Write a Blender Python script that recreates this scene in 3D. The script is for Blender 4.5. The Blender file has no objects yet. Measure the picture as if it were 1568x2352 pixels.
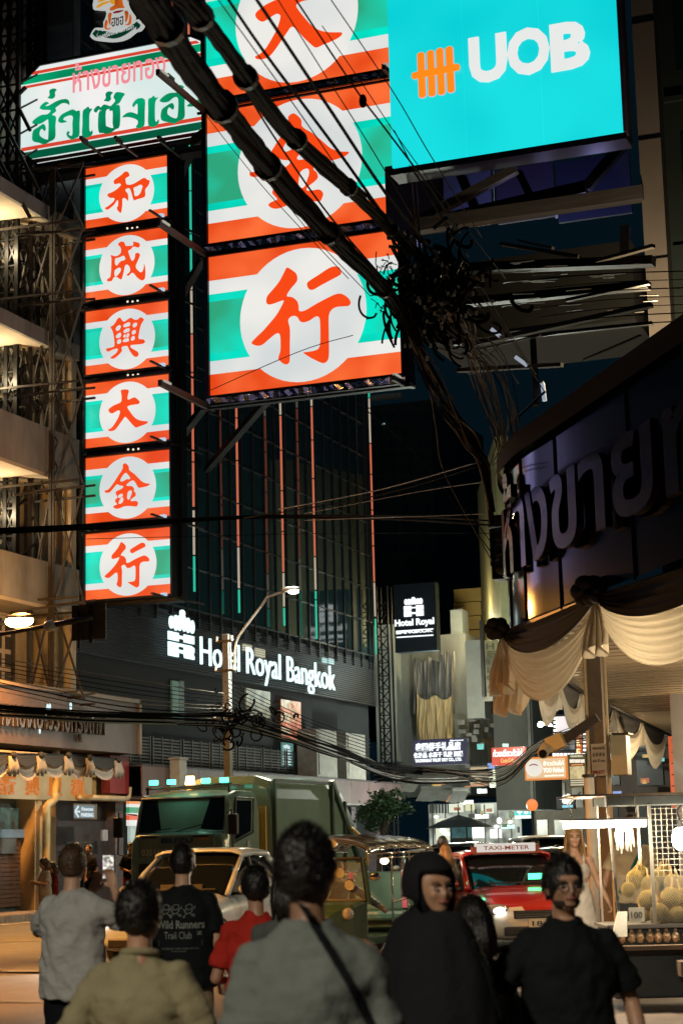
import bpy, bmesh, math, random
from mathutils import Vector, Matrix, noise
random.seed(7)
sc = bpy.context.scene
COL = sc.collection
R = math.radians
# ---------------- camera ----------------
F = 4250.0            # focal length in pixels of a 1568 x 2352 picture
YAW, PITCH, ROLL = R(20.5), R(10.3), R(1.42)
CAM = Vector((0, 0, 1.65))
_rt = Vector((math.cos(YAW), math.sin(YAW), 0)); _fh = Vector((-math.sin(YAW), math.cos(YAW), 0)); _z = Vector((0, 0, 1))
FW = _fh*math.cos(PITCH) + _z*math.sin(PITCH)
_up = -_fh*math.sin(PITCH) + _z*math.cos(PITCH)
RC = _rt*math.cos(ROLL) - _up*math.sin(ROLL)
UC = _up*math.cos(ROLL) + _rt*math.sin(ROLL)
cd = bpy.data.cameras.new('camera'); cam = bpy.data.objects.new('camera', cd); COL.objects.link(cam)
m = Matrix((RC, UC, -FW)).transposed().to_4x4(); m.translation = CAM; cam.matrix_world = m
cd.sensor_fit = 'VERTICAL'; cd.sensor_height = 36; cd.sensor_width = 24; cd.lens = 36*F/2352
cd.clip_start = .1; cd.clip_end = 1500
cd.dof.use_dof = True; cd.dof.focus_distance = 32; cd.dof.aperture_fstop = 3.9; cd.dof.aperture_blades = 7
sc.camera = cam
# ---------------- world, view ----------------
w = bpy.data.worlds.new('World'); sc.world = w; w.use_nodes = True
nt = w.node_tree; bg = nt.nodes['Background']
bg.inputs[0].default_value = (.12, .50, .80, 1); bg.inputs[1].default_value = .0105
sc.view_settings.view_transform = 'Standard'; sc.view_settings.look = 'None'
sc.view_settings.exposure = 0; sc.view_settings.gamma = 1; sc.view_settings.use_curve_mapping = False
sc.cycles.max_bounces = 5; sc.cycles.diffuse_bounces = 2; sc.cycles.glossy_bounces = 3; sc.cycles.transmission_bounces = 4
sc.cycles.sample_clamp_indirect = 3.0; sc.cycles.use_light_tree = True; sc.cycles.caustics_reflective = False; sc.cycles.caustics_refractive = False

def ray(px, py): return FW*F + RC*(px-784) + UC*(1176-py)
def W(px, py, d): return CAM + ray(px, py)*(d/F)
def onX(px, py, X): r = ray(px, py); return CAM + r*((X-CAM.x)/r.x)
def onY(px, py, Y): r = ray(px, py); return CAM + r*((Y-CAM.y)/r.y)
def onZ(px, py, Z): r = ray(px, py); return CAM + r*((Z-CAM.z)/r.z)
def V(*a): return Vector(a)
def s2l(c): return c/12.92 if c <= .04045 else ((c+.055)/1.055)**2.4
def hx(h): h = h.lstrip('#'); return tuple(s2l(int(h[i:i+2], 16)/255) for i in (0, 2, 4))
# ---------------- lamps ----------------
def lamp(kind, loc, energy, col, size=.1, name='lamp_light', target=None, spot=None, parent=None):
    l = bpy.data.lights.new(name, kind); l.energy = energy; l.color = col
    if kind in ('POINT', 'SPOT'): l.shadow_soft_size = size
    if kind == 'SPOT' and spot: l.spot_size = R(spot); l.spot_blend = .6
    if kind == 'AREA': l.size = size
    o = bpy.data.objects.new(name, l); COL.objects.link(o); o.location = loc
    if target is not None: o.rotation_euler = (Vector(target)-Vector(loc)).to_track_quat('-Z', 'Y').to_euler()
    return o
# ---------------- materials ----------------
_m = {}
def M(name, col, rough=.6, metal=0, var=.25, scale=3.0, bump=0, bscale=40, coat=0, spec=.5, streak=None):
    if name in _m: return _m[name]
    if isinstance(col, str): col = hx(col)
    mt = bpy.data.materials.new(name); mt.use_nodes = True; n = mt.node_tree; b = n.nodes['Principled BSDF']
    b.inputs['Roughness'].default_value = rough; b.inputs['Metallic'].default_value = metal
    b.inputs['Coat Weight'].default_value = coat; b.inputs['Specular IOR Level'].default_value = spec
    tc = n.nodes.new('ShaderNodeTexCoord')
    if var:
        mp = n.nodes.new('ShaderNodeMapping'); n.links.new(tc.outputs['Object'], mp.inputs[0])
        if streak: mp.inputs['Scale'].default_value = streak
        nz = n.nodes.new('ShaderNodeTexNoise'); nz.inputs['Scale'].default_value = scale; nz.inputs['Detail'].default_value = 5; nz.inputs['Roughness'].default_value = .65
        n.links.new(mp.outputs[0], nz.inputs['Vector'])
        cr = n.nodes.new('ShaderNodeValToRGB'); n.links.new(nz.outputs['Fac'], cr.inputs[0])
        cr.color_ramp.elements[0].position = .3; cr.color_ramp.elements[1].position = .7
        cr.color_ramp.elements[0].color = tuple(c*(1-var) for c in col)+(1,)
        cr.color_ramp.elements[1].color = tuple(min(1, c*(1+var*.6)) for c in col)+(1,)
        n.links.new(cr.outputs[0], b.inputs['Base Color'])
    else: b.inputs['Base Color'].default_value = tuple(col)+(1,)
    if bump:
        n2 = n.nodes.new('ShaderNodeTexNoise'); n2.inputs['Scale'].default_value = bscale; n2.inputs['Detail'].default_value = 4
        n.links.new(tc.outputs['Object'], n2.inputs['Vector'])
        bp = n.nodes.new('ShaderNodeBump'); bp.inputs['Strength'].default_value = bump; bp.inputs['Distance'].default_value = .02
        n.links.new(n2.outputs['Fac'], bp.inputs['Height']); n.links.new(bp.outputs[0], b.inputs['Normal'])
    _m[name] = mt; return mt
def E(name, col, strength=1.0, var=0, scale=1.5, col2=None):
    if name in _m: return _m[name]
    if isinstance(col, str): col = hx(col)
    if isinstance(col2, str): col2 = hx(col2)
    mt = bpy.data.materials.new(name); mt.use_nodes = True; n = mt.node_tree; b = n.nodes['Principled BSDF']
    b.inputs['Base Color'].default_value = (.02, .02, .02, 1); b.inputs['Roughness'].default_value = .35
    b.inputs['Emission Strength'].default_value = strength; b.inputs['Emission Color'].default_value = tuple(col)+(1,)
    if var or col2:
        tc = n.nodes.new('ShaderNodeTexCoord'); nz = n.nodes.new('ShaderNodeTexNoise'); nz.inputs['Scale'].default_value = scale; nz.inputs['Detail'].default_value = 1.5
        n.links.new(tc.outputs['Object'], nz.inputs['Vector'])
        cr = n.nodes.new('ShaderNodeValToRGB'); n.links.new(nz.outputs['Fac'], cr.inputs[0])
        cr.color_ramp.elements[0].position = .35; cr.color_ramp.elements[1].position = .65
        cr.color_ramp.elements[0].color = tuple(c*(1-var) for c in col)+(1,)
        cr.color_ramp.elements[1].color = tuple(col2 or col)+(1,)
        n.links.new(cr.outputs[0], b.inputs['Emission Color'])
    _m[name] = mt; return mt
def glass(name='glass_dark', tint=(.02, .03, .035), rough=.05, trans=0.0, spec=.6):
    if name in _m: return _m[name]
    mt = bpy.data.materials.new(name); mt.use_nodes = True; b = mt.node_tree.nodes['Principled BSDF']
    b.inputs['Base Color'].default_value = tuple(tint)+(1,); b.inputs['Roughness'].default_value = rough
    b.inputs['Specular IOR Level'].default_value = spec; b.inputs['Transmission Weight'].default_value = trans
    b.inputs['IOR'].default_value = 1.5 if not trans else 1.1
    _m[name] = mt; return mt
# ---------------- scene graph ----------------
def tag(o, label=None, cat=None, group=None, kind=None):
    if label: o['label'] = label
    if cat: o['category'] = cat
    if group: o['group'] = group
    if kind: o['kind'] = kind
    return o
def thing(name, label, cat, loc, rot=0, group=None, scale=1):
    o = bpy.data.objects.new(name, None); COL.objects.link(o); o.location = loc; o.rotation_euler = (0, 0, rot); o.scale = (scale,)*3
    o.empty_display_size = .2
    return tag(o, label, cat, group)
def attach(o, parent, local):
    if parent is None: return
    o.parent = parent
    if not local and parent.parent is None: o.matrix_parent_inverse = parent.matrix_basis.inverted()
def share(o, loc, rot=0, name=None, scl=1):   # same mesh again
    c = o.copy(); COL.objects.link(c); c.location = loc; c.rotation_euler = (0, 0, rot); return c
def copy_tree(o, parent=None):
    c = o.copy(); COL.objects.link(c)
    if parent is not None: c.parent = parent; c.matrix_parent_inverse = o.matrix_parent_inverse.copy()
    for ch in list(o.children): copy_tree(ch, c)
    return c
# ---------------- mesh builder ----------------
class MB:
    def __init__(s): s.v = []; s.f = []; s.m = []; s.mi = 0
    def add(s, vs, fs):
        o = len(s.v); s.v += [tuple(p) for p in vs]
        for f in fs: s.f.append(tuple(i+o for i in f)); s.m.append(s.mi)
        return s
    def box(s, c, z, X=None, Y=None, Z=None):
        c = Vector(c); X = X or V(1, 0, 0); Y = Y or V(0, 1, 0); Z = Z or V(0, 0, 1)
        a, b, d = X*(z[0]/2), Y*(z[1]/2), Z*(z[2]/2)
        return s.obox(c-a-b-d, a*2, b*2, d*2)
    def obox(s, o, a, b, c):
        o = Vector(o); P = [o, o+a, o+a+b, o+b, o+c, o+a+c, o+a+b+c, o+b+c]
        return s.add(P, [(0, 3, 2, 1), (4, 5, 6, 7), (0, 1, 5, 4), (1, 2, 6, 5), (2, 3, 7, 6), (3, 0, 4, 7)])
    def bar(s, p, q, w, h=None, up=None):
        p, q = Vector(p), Vector(q); d = q-p
        if d.length < 1e-6: return s
        h = h or w; up = up or (V(0, 0, 1) if abs(d.normalized().z) < .95 else V(1, 0, 0))
        x = d.cross(up).normalized(); y = x.cross(d).normalized()
        return s.obox(p-x*w/2-y*h/2, d, x*w, y*h)
    def tube(s, pts, r, n=6, cap=True):
        pts = [Vector(p) for p in pts]; k = len(pts); rings = []
        up = None
        for i, p in enumerate(pts):
            d = (pts[min(i+1, k-1)]-pts[max(i-1, 0)]).normalized()
            if up is None:
                up = V(0, 0, 1) if abs(d.z) < .9 else V(1, 0, 0)
            x = d.cross(up).normalized(); y = x.cross(d).normalized(); up = y
            rr = r[i] if isinstance(r, (list, tuple)) else r
            rings.append([p+(x*math.cos(2*math.pi*j/n)+y*math.sin(2*math.pi*j/n))*rr for j in range(n)])
        return s.loft(rings, cap=cap)
    def loft(s, rings, closed=True, cap=False):
        n = len(rings[0]); vs = [p for r in rings for p in r]; fs = []
        for i in range(len(rings)-1):
            for j in range(n if closed else n-1):
                a = i*n+j; b = i*n+(j+1) % n
                fs.append((a, b, b+n, a+n))
        if cap: fs.append(tuple(range(n-1, -1, -1))); fs.append(tuple(range((len(rings)-1)*n, len(rings)*n)))
        return s.add(vs, fs)
    def poly(s, pts): return s.add(pts, [tuple(range(len(pts)))])
    def prism(s, pts, vec):
        vec = Vector(vec); pts = [Vector(p) for p in pts]; n = len(pts)
        return s.add(pts+[p+vec for p in pts], [tuple(range(n-1, -1, -1)), tuple(range(n, 2*n))]+[(i, (i+1) % n, n+(i+1) % n, n+i) for i in range(n)])
    def ball(s, c, r, nu=10, nv=7, X=None, Y=None, Z=None):
        c = Vector(c); r = r if isinstance(r, (tuple, list)) else (r,)*3
        X = X or V(1, 0, 0); Y = Y or V(0, 1, 0); Z = Z or V(0, 0, 1)
        vs = [c+Z*r[2]]; fs = []
        for i in range(1, nv):
            t = math.pi*i/nv
            for j in range(nu):
                p = 2*math.pi*j/nu
                vs.append(c+X*(r[0]*math.sin(t)*math.cos(p))+Y*(r[1]*math.sin(t)*math.sin(p))+Z*(r[2]*math.cos(t)))
        vs.append(c-Z*r[2])
        for j in range(nu): fs.append((0, 1+j, 1+(j+1) % nu))
        for i in range(nv-2):
            for j in range(nu): a = 1+i*nu+j; b = 1+i*nu+(j+1) % nu; fs.append((a, a+nu, b+nu, b))
        l = len(vs)-1
        for j in range(nu): a = 1+(nv-2)*nu+j; b = 1+(nv-2)*nu+(j+1) % nu; fs.append((a, l, b))
        return s.add(vs, fs)
    def cyl(s, p, q, r, n=12, r2=None): return s.tube([p, q], [r, r if r2 is None else r2], n)
    def build(s, name, mats, parent=None, local=False, smooth=False, bevel=0, label=None):
        me = bpy.data.meshes.new(name)
        vs = s.v; off = None
        if parent is None and not local and vs:
            xs = [p[0] for p in vs]; ys = [p[1] for p in vs]; zs = [p[2] for p in vs]
            off = V((min(xs)+max(xs))/2, (min(ys)+max(ys))/2, min(zs)); vs = [(p[0]-off.x, p[1]-off.y, p[2]-off.z) for p in vs]
        me.from_pydata(vs, [], s.f)
        mats = mats if isinstance(mats, (list, tuple)) else [mats]
        for mt in mats: me.materials.append(mt)
        if len(mats) > 1: me.polygons.foreach_set('material_index', s.m)
        if smooth: me.polygons.foreach_set('use_smooth', [True]*len(me.polygons))
        me.update()
        o = bpy.data.objects.new(name, me); COL.objects.link(o)
        if off: o.location = off
        attach(o, parent, local)
        if bevel:
            b = o.modifiers.new('bevel', 'BEVEL'); b.width = bevel; b.segments = 2; b.limit_method = 'ANGLE'
        if label: o['label'] = label
        return o
def catmull(P, closed=True, k=4):
    n = len(P); out = []
    rng = range(n) if closed else range(n-1)
    for i in rng:
        g = (lambda j: P[j % n]) if closed else (lambda j: P[max(0, min(n-1, j))])
        p0, p1, p2, p3 = g(i-1), g(i), g(i+1), g(i+2)
        for t in range(k):
            t /= k
            out.append(tuple(.5*((2*b)+(c-a)*t+(2*a-5*b+4*c-d)*t*t+(3*b-a-3*c+d)*t**3) for a, b, c, d in zip(p0, p1, p2, p3)))
    if not closed: out.append(tuple(P[-1]))
    return out
def curve_mesh(loops, depth=.0):        # 2-D loops (even-odd) -> (verts, faces) with thickness
    cu = bpy.data.curves.new('c', 'CURVE'); cu.dimensions = '2D'; cu.fill_mode = 'BOTH'; cu.extrude = depth/2
    for L in loops:
        sp = cu.splines.new('POLY'); sp.points.add(len(L)-1)
        for i, p in enumerate(L): sp.points[i].co = (p[0], p[1], 0, 1)
        sp.use_cyclic_u = True
    return _ev(cu)
def _ev(cu):
    o = bpy.data.objects.new('c', cu); COL.objects.link(o)
    dg = bpy.context.evaluated_depsgraph_get(); dg.update()
    me = bpy.data.meshes.new_from_object(o.evaluated_get(dg))
    vs = [tuple(v.co) for v in me.vertices]; fs = [tuple(p.vertices) for p in me.polygons]
    bpy.data.objects.remove(o); bpy.data.meshes.remove(me)
    return vs, fs
def text_mesh(s, bold=0.0, depth=.02, space=1.0):
    cu = bpy.data.curves.new('t', 'FONT'); cu.body = s; cu.offset = bold; cu.extrude = depth/2; cu.space_character = space; cu.resolution_u = 3
    vs, fs = _ev(cu); bpy.data.curves.remove(cu)
    if not vs: return [], []
    x0 = min(p[0] for p in vs); x1 = max(p[0] for p in vs); y0 = min(p[1] for p in vs); y1 = max(p[1] for p in vs)
    return [((p[0]-x0)/max(1e-6, x1-x0), (p[1]-y0)/max(1e-6, y1-y0), p[2]/max(depth, 1e-6)+.5) for p in vs], fs
def put(mb, vf, O, U, Vv, N, d=.02):    # unit-square artwork -> parallelogram O, O+U, O+Vv, thickness d along N
    vs, fs = vf
    return mb.add([O+U*p[0]+Vv*p[1]+N*(p[2]*d) for p in vs], fs)
def text(mb, s, O, U, Vv, N, d=.02, bold=0.0, space=1.0): return put(mb, text_mesh(s, bold, .02, space), O, U, Vv, N, d)
def sag(p, q, s, n=14, jit=0, sd=0):
    p, q = Vector(p), Vector(q); out = []
    for i in range(n+1):
        t = i/n; x = p.lerp(q, t); x.z -= s*4*t*(1-t)
        if jit: x += V(noise.noise((t*5+sd, sd*1.7, 0)), noise.noise((t*5, sd*2.3, 9)), noise.noise((t*6, sd*3.1, 4)))*jit*min(1, 6*t*(1-t))
        out.append(x)
    return out
X1, Y1, Z1 = V(1, 0, 0), V(0, 1, 0), V(0, 0, 1)
BLK = M('black_steel', (.012, .013, .015), .45, .6, .3)
DRK = M('dark_paint', (.02, .022, .026), .5, 0, .3)
WHT = M('white_paint', (.75, .75, .73), .5, 0, .1)
# ================= artwork traced as outlines =================
def Q(corner, pts):      # pixel outline -> unit square of the panel it is drawn on
    (ax, ay), (bx, by), (cx, cy), (dx, dy) = corner; out = []
    for x, y in pts:
        u = .5; 
        for _ in range(4):
            yt = ay+(by-ay)*u; yb = dy+(cy-dy)*u; v = (yb-y)/(yb-yt)
            xl = dx+(ax-dx)*v; xr = cx+(bx-cx)*v; u = (x-xl)/(xr-xl)
        out.append((u, v))
    return out
def pp(s):
    a = [int(t) for t in s.split()]; return list(zip(a[::2], a[1::2]))
GL = {}
GL['xing'] = (((92,150),(1422,38),(1447,1118),(98,1185)), ["655 275 690 295 720 325 728 365 715 395 680 435 652 485 690 497 722 525 735 560 740 603 780 603 850 565 930 525 1000 497 1040 500 1080 530 1098 565 1085 590 1050 592 1000 593 965 612 947 650 945 720 946 850 945 950 932 988 905 1000 870 985 820 955 785 930 767 912 800 910 850 903 875 888 885 850 887 760 884 680 872 655 850 655 810 680 770 690 745 680 728 650 705 637 680 642 662 662 665 690 674 740 672 850 672 930 668 975 650 990 628 985 600 960 590 940 605 890 607 830 604 775 590 757 565 765 520 800 480 832 450 840 420 832 400 815 430 780 480 735 530 680 580 620 615 560 632 520 610 520 570 533 530 541 510 530 508 500 520 470 560 425 600 375 635 310",
 "800 395 870 350 950 300 990 290 1020 300 1032 330 1028 355 960 390 890 425 840 452 815 450 800 430"])
GL['da'] = (((88,145),(1388,0),(1402,1018),(92,1160)), ["640 255 665 240 710 236 750 242 763 260 752 310 742 370 750 392 775 393 815 372 850 362 875 370 905 398 932 430 915 462 880 470 820 478 765 490 742 512 760 550 810 620 850 668 900 705 960 725 1020 732 1060 738 1045 765 990 792 930 812 880 830 850 812 800 760 750 700 722 668 700 668 680 695 640 750 590 820 550 865 510 882 465 882 445 862 480 845 520 810 560 750 600 680 625 610 628 575 605 560 570 575 510 608 475 597 452 565 460 535 520 490 590 460 635 438 652 400 652 330"])
GL['xin'] = (((100,188),(1390,25),(1388,1035),(90,1190)), ["625 285 645 292 665 325 690 348 715 345 750 318 805 290 840 312 880 325 915 315 945 287 975 292 1003 320 990 345 965 385 945 440 930 510 917 580 920 615 945 628 985 628 1010 645 1015 670 1000 690 960 702 880 710 810 715 790 735 810 765 860 795 900 820 915 850 908 885 875 902 840 885 800 835 770 785 750 735 715 730 665 740 655 770 662 800 640 835 600 875 560 910 520 927 490 920 482 908 520 880 570 840 598 795 590 770 550 775 500 792 455 815 430 808 415 775 440 765 500 752 535 740 548 712 545 640 535 560 518 490 488 432 520 412 560 370 590 315",
 "567 465 580 430 615 405 640 405 650 425 640 460 610 490 582 492", "568 575 590 545 630 522 652 535 650 570 630 600 595 608 575 600", "585 660 600 632 630 622 650 635 652 665 635 690 605 697 587 685", "685 405 720 378 765 360 790 365 795 395 780 420 730 435 697 437", "687 495 720 465 765 452 783 465 780 500 745 515 710 528 690 518", "682 580 700 552 722 545 726 570 722 595 695 600", "735 560 748 532 770 532 778 560 765 595 735 600", "680 640 710 617 760 610 773 630 765 658 720 668 682 668", "830 410 845 378 880 367 900 378 900 405 875 435 840 440", "815 515 835 487 865 482 880 500 875 530 850 550 820 548", "803 610 825 580 850 577 863 595 857 630 830 648 805 642"])
GL['cheng'] = (((95,222),(1365,32),(1388,1032),(98,1212)), ["600 315 615 285 650 268 690 275 705 305 718 335 770 335 825 330 835 300 832 272 870 275 915 288 933 315 925 350 900 362 860 350 825 350 800 385 757 410 765 450 790 525 815 568 840 560 862 510 865 465 885 447 915 448 935 470 925 520 895 590 875 640 878 680 905 715 940 745 970 745 990 710 1000 660 1000 618 1015 650 1022 720 1022 800 1012 850 975 875 935 860 890 820 845 765 825 755 795 770 775 795 750 800 732 790 755 770 785 740 790 700 775 655 745 628 715 635 703 665 692 730 675 800 655 855 630 852 590 825 555 818 530 835 510 875 480 887 445 888 433 865 450 845 480 825 492 770 498 680 500 580 498 515 483 478 520 487 560 495 600 485 635 455 648 415 643 370 625 340",
 "560 530 600 520 640 505 680 487 700 500 715 540 690 562 650 572 610 610 590 640 565 635 552 600 552 560", "550 720 575 695 615 675 640 680 650 705 635 745 605 785 580 812 555 808 545 770"])
GL['he'] = (((105,298),(1362,88),(1370,1060),(98,1250)), ["730 345 760 355 775 385 775 415 735 440 718 460 722 500 735 545 780 555 840 540 910 500 970 462 1015 448 1045 475 1085 490 1080 530 1060 575 1022 620 1018 660 1020 720 1000 750 950 768 890 785 850 800 835 775 815 700 795 635 775 610 745 610 718 630 722 655 750 690 760 740 757 805 735 785 705 763 680 765 668 790 668 860 660 940 645 993 615 975 590 940 587 910 605 880 607 820 600 795 580 805 545 860 490 910 445 942 415 935 402 915 430 900 480 865 530 820 552 780 535 758 490 760 455 740 440 710 460 690 520 665 590 620 640 570 648 545 625 530 590 537 555 543 540 515 545 480 600 440 660 395 700 355", "840 605 890 580 940 555 965 560 980 590 965 630 950 680 915 720 880 735 855 720 848 660"])
GL['jin'] = (((92,212),(1398,68),(1420,1120),(92,1240)), ["705 288 730 298 765 340 768 385 795 415 850 455 920 525 970 575 1030 603 1095 613 1060 645 1010 660 960 670 930 677 905 655 875 600 845 562 810 562 765 592 733 625 745 645 800 645 830 660 850 690 848 725 870 750 877 790 850 820 810 850 797 875 820 885 885 880 913 910 905 945 890 968 840 965 770 960 700 965 640 990 590 1003 550 995 528 970 550 950 590 935 575 910 557 885 562 860 590 830 585 795 570 775 567 745 590 720 640 700 680 670 682 648 655 640 625 635 600 622 575 625 545 660 505 710 470 745 430 752 400 742 398 715 430 712 470 680 530 600 600 490 660 395 675 350 675 310",
 "635 555 660 500 700 448 725 440 755 465 790 520 780 540 740 538 700 560 655 577", "598 820 615 785 650 768 675 770 677 800 650 825 620 833", "610 910 630 860 655 825 680 825 687 860 675 900 640 925 615 922", "745 790 755 740 785 717 812 720 817 755 803 800 785 850 760 858 742 835"])
GLM = {}
for k, (cr, ls) in GL.items():
    GLM[k] = curve_mesh([catmull(Q(cr, pp(l)), True, 3) for l in ls], .02)
    vs, fs = GLM[k]; GLM[k] = ([(p[0], p[1], p[2]/.02+.5) for p in vs], fs)
# Thai lettering of the long sign, outlines in source pixels of a 1568 x 660 crop
TL = ["232 190 248 170 247 130 275 113 306 120 292 145 294 175 270 198",
 "166 272 195 235 225 222 243 236 225 245 215 258 245 252 290 225 340 205 385 200 408 215 410 248 385 235 350 235 310 262 296 275 302 300 268 330 300 345 296 420 293 520 240 555 205 575 160 560 108 543 112 465 150 435 200 405 217 440 207 465 185 445 168 465 170 505 228 535 238 500 238 375 215 378 180 400 130 410 105 390 140 355 185 330 230 325 258 295 232 290 190 288",
 "320 370 345 330 400 300 440 285 470 300 498 300 495 400 492 500 455 525 437 538 400 515 388 490 395 468 415 470 405 492 436 498 437 400 440 345 410 335 370 352 362 370 392 385 350 397 325 390",
 "522 303 545 278 568 262 580 280 600 280 578 320 575 400 576 450 585 470 600 458 603 480 588 505 552 520 517 502 520 400",
 "695 212 712 192 710 155 735 137 770 145 752 170 755 200 735 220 715 218",
 "612 290 635 262 655 256 670 268 695 245 725 250 750 258 775 235 790 212 775 185 790 150 815 142 868 155 850 185 825 230 795 250 828 260 826 420 790 450 735 488 690 480 651 465 652 320 680 290 668 300 655 285 635 310 620 308",
 "930 250 950 215 985 193 1033 205 1032 300 1030 410 1005 435 990 446 960 430 975 405 972 375 930 355 890 348 848 350 880 318 920 308 960 320 974 320 972 240 950 255 940 268",
 "1062 205 1085 190 1108 172 1120 190 1143 185 1120 220 1116 300 1118 370 1130 388 1143 368 1150 385 1135 415 1100 432 1062 412 1062 300",
 "1155 215 1190 175 1240 150 1300 145 1310 120 1300 95 1330 84 1358 100 1340 120 1362 150 1360 250 1360 350 1310 385 1275 403 1220 390 1168 370 1170 295 1205 260 1258 232 1275 262 1262 288 1235 268 1220 290 1225 330 1285 360 1305 330 1308 200 1275 185 1230 220 1190 228",
 "1380 258 1420 225 1470 205 1512 215 1560 230 1556 330 1530 350 1500 340 1512 310 1512 262 1470 258 1420 262"]
TLH = {4: [], 5: ["712 300 740 282 745 300 768 300 768 400 772 440 722 425 712 410"], 1: [], 8: []}

P_OR = E('panel_orange', '#f24a14', 1.0, .10, .7, '#ff7038')
P_WH = E('panel_white', '#dce2e2', 1.0, .08, .45, '#eeece6')
P_TE = E('panel_green', (.03, .42, .22), 1.0, .1, .55, (.0, .80, .58))
P_TEb = E('panel_teal', (.0, .72, .52), 1.0, .2, .7, (.0, .80, .60))
P_CH = E('character_orange', '#fb4a14', 1.0, .05, 1)
SIGNM = [P_OR, P_WH, P_TE, P_TEb]
def striped_panel(root, x0, x1, z0, z1, Y, glyph, name='lightbox'):
    U, Vv, N = V(x1-x0, 0, 0), V(0, 0, z1-z0), V(0, -1, 0); O = V(x0, Y, z0)
    a = MB(); d = .25; W_ = x1-x0; H_ = z1-z0
    for t, b, mi in ((1, .821, 0), (.821, .723, 1), (.246, .153, 1), (.153, 0, 0)):
        a.mi = mi; a.obox(O+Vv*b, U, V(0, d, 0), Vv*(t-b))
    # green centre: plain field with brighter strips where the tubes sit
    for t, b, mi in ((.723, .67, 3), (.67, .30, 2), (.30, .246, 3)):
        a.mi = mi; a.obox(O+Vv*b, U, V(0, d, 0), Vv*(t-b))
    lb = a.build(name, SIGNM, root)
    c = MB(); n = 56
    c.prism([O+U*(.497+.331*math.cos(2*math.pi*k/n))+Vv*(.492+.467*math.sin(2*math.pi*k/n))+N*.002 for k in range(n)], N*.012)
    c.build('white_disc', P_WH, lb)
    g = MB(); put(g, GLM[glyph], O+N*.016, U, Vv, N, .012)
    g.build('character', P_CH, lb)
    fr = MB(); t = .06
    for q, s in (((x0-t/2, Y+.1, (z0+z1)/2), (t, .4, H_+2*t)), ((x1+t/2, Y+.1, (z0+z1)/2), (t, .4, H_+2*t)), (((x0+x1)/2, Y+.1, z0-t/2-.003), (W_-.004, .4, t)), (((x0+x1)/2, Y+.1, z1+t/2+.003), (W_-.004, .4, t))): fr.box(q, s)
    fr.build('panel_frame', BLK, root)
    return lb
STEEL = M('old_steel', (.045, .04, .035), .55, .5, .5, 5)
FOIL = M('crumpled_foil', (.5, .48, .45), .18, 1, .3, 9, .9, 25)
# ---- narrow column of six lit panels ----
YC = 46.5
col_t = thing('vertical_sign', 'narrow column of six orange, white and green lightbox panels left of the glass building', 'sign', (-24, YC+.5, 8.7))
xa = onY(197.7, 870, YC).x; xb = onY(392, 1000, YC).x
rows = [(388.3,527.7,'he'),(549.4,694.5,'cheng'),(716.7,863.5,'xin'),(882.7,1031.4,'da'),(1053.3,1204,'jin'),(1228,1379.7,'xing')]
zr = []
for a_, b_, g in rows:
    z1, z0 = onY(197.7, a_, YC).z, onY(197.7, b_, YC).z; zr.append((z0, z1)); striped_panel(col_t, xa, xb, z0, z1, YC, g)
bk = MB(); bk.box(((xa+xb)/2, YC+.55, (zr[-1][0]+zr[0][1])/2), (xb-xa+.3, .4, zr[0][1]-zr[-1][0]+.3)); bk.build('back_box', BLK, col_t)
for i in range(5):
    g = MB(); za = zr[i+1][1]; zb = zr[i][0]
    for q in range(9): g.bar((xa+.15+q*(xb-xa-.3)/8, YC+.12, za+.07), (xa+.15+q*(xb-xa-.3)/8, YC+.12, zb-.07), .03)
    g.bar((xa-.1, YC+.05, (za+zb)/2), (xb+.1, YC+.05, (za+zb)/2), .05)
    g.build('gap_frame', BLK, col_t)
    for q in (.5, .56, .62): MB().ball((xa+(xb-xa)*q, YC+.02, (za+zb)/2-.02*(q > .55)), .035, 6, 4).build('indicator_lamp', E('indicator', (.9, .75, .55), 1.2), col_t)
for z0, z1 in zr:
    g = MB(); g.bar((xb-.1, YC-.05, z0-.1), (xb-.15, YC-.95, z0-.1+.02), .07, .05); g.bar((xb+.05, YC, z0-.12), (xb+.25, YC+1.6, z0-.12), .05); g.build('lamp_arm', STEEL, col_t)
    MB().box((xb-.1, YC-.3, z0-.04), (.16, .12, .08)).build('arm_lamp', E('armlamp', (.5, .6, .75), 1.0), col_t)
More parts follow.
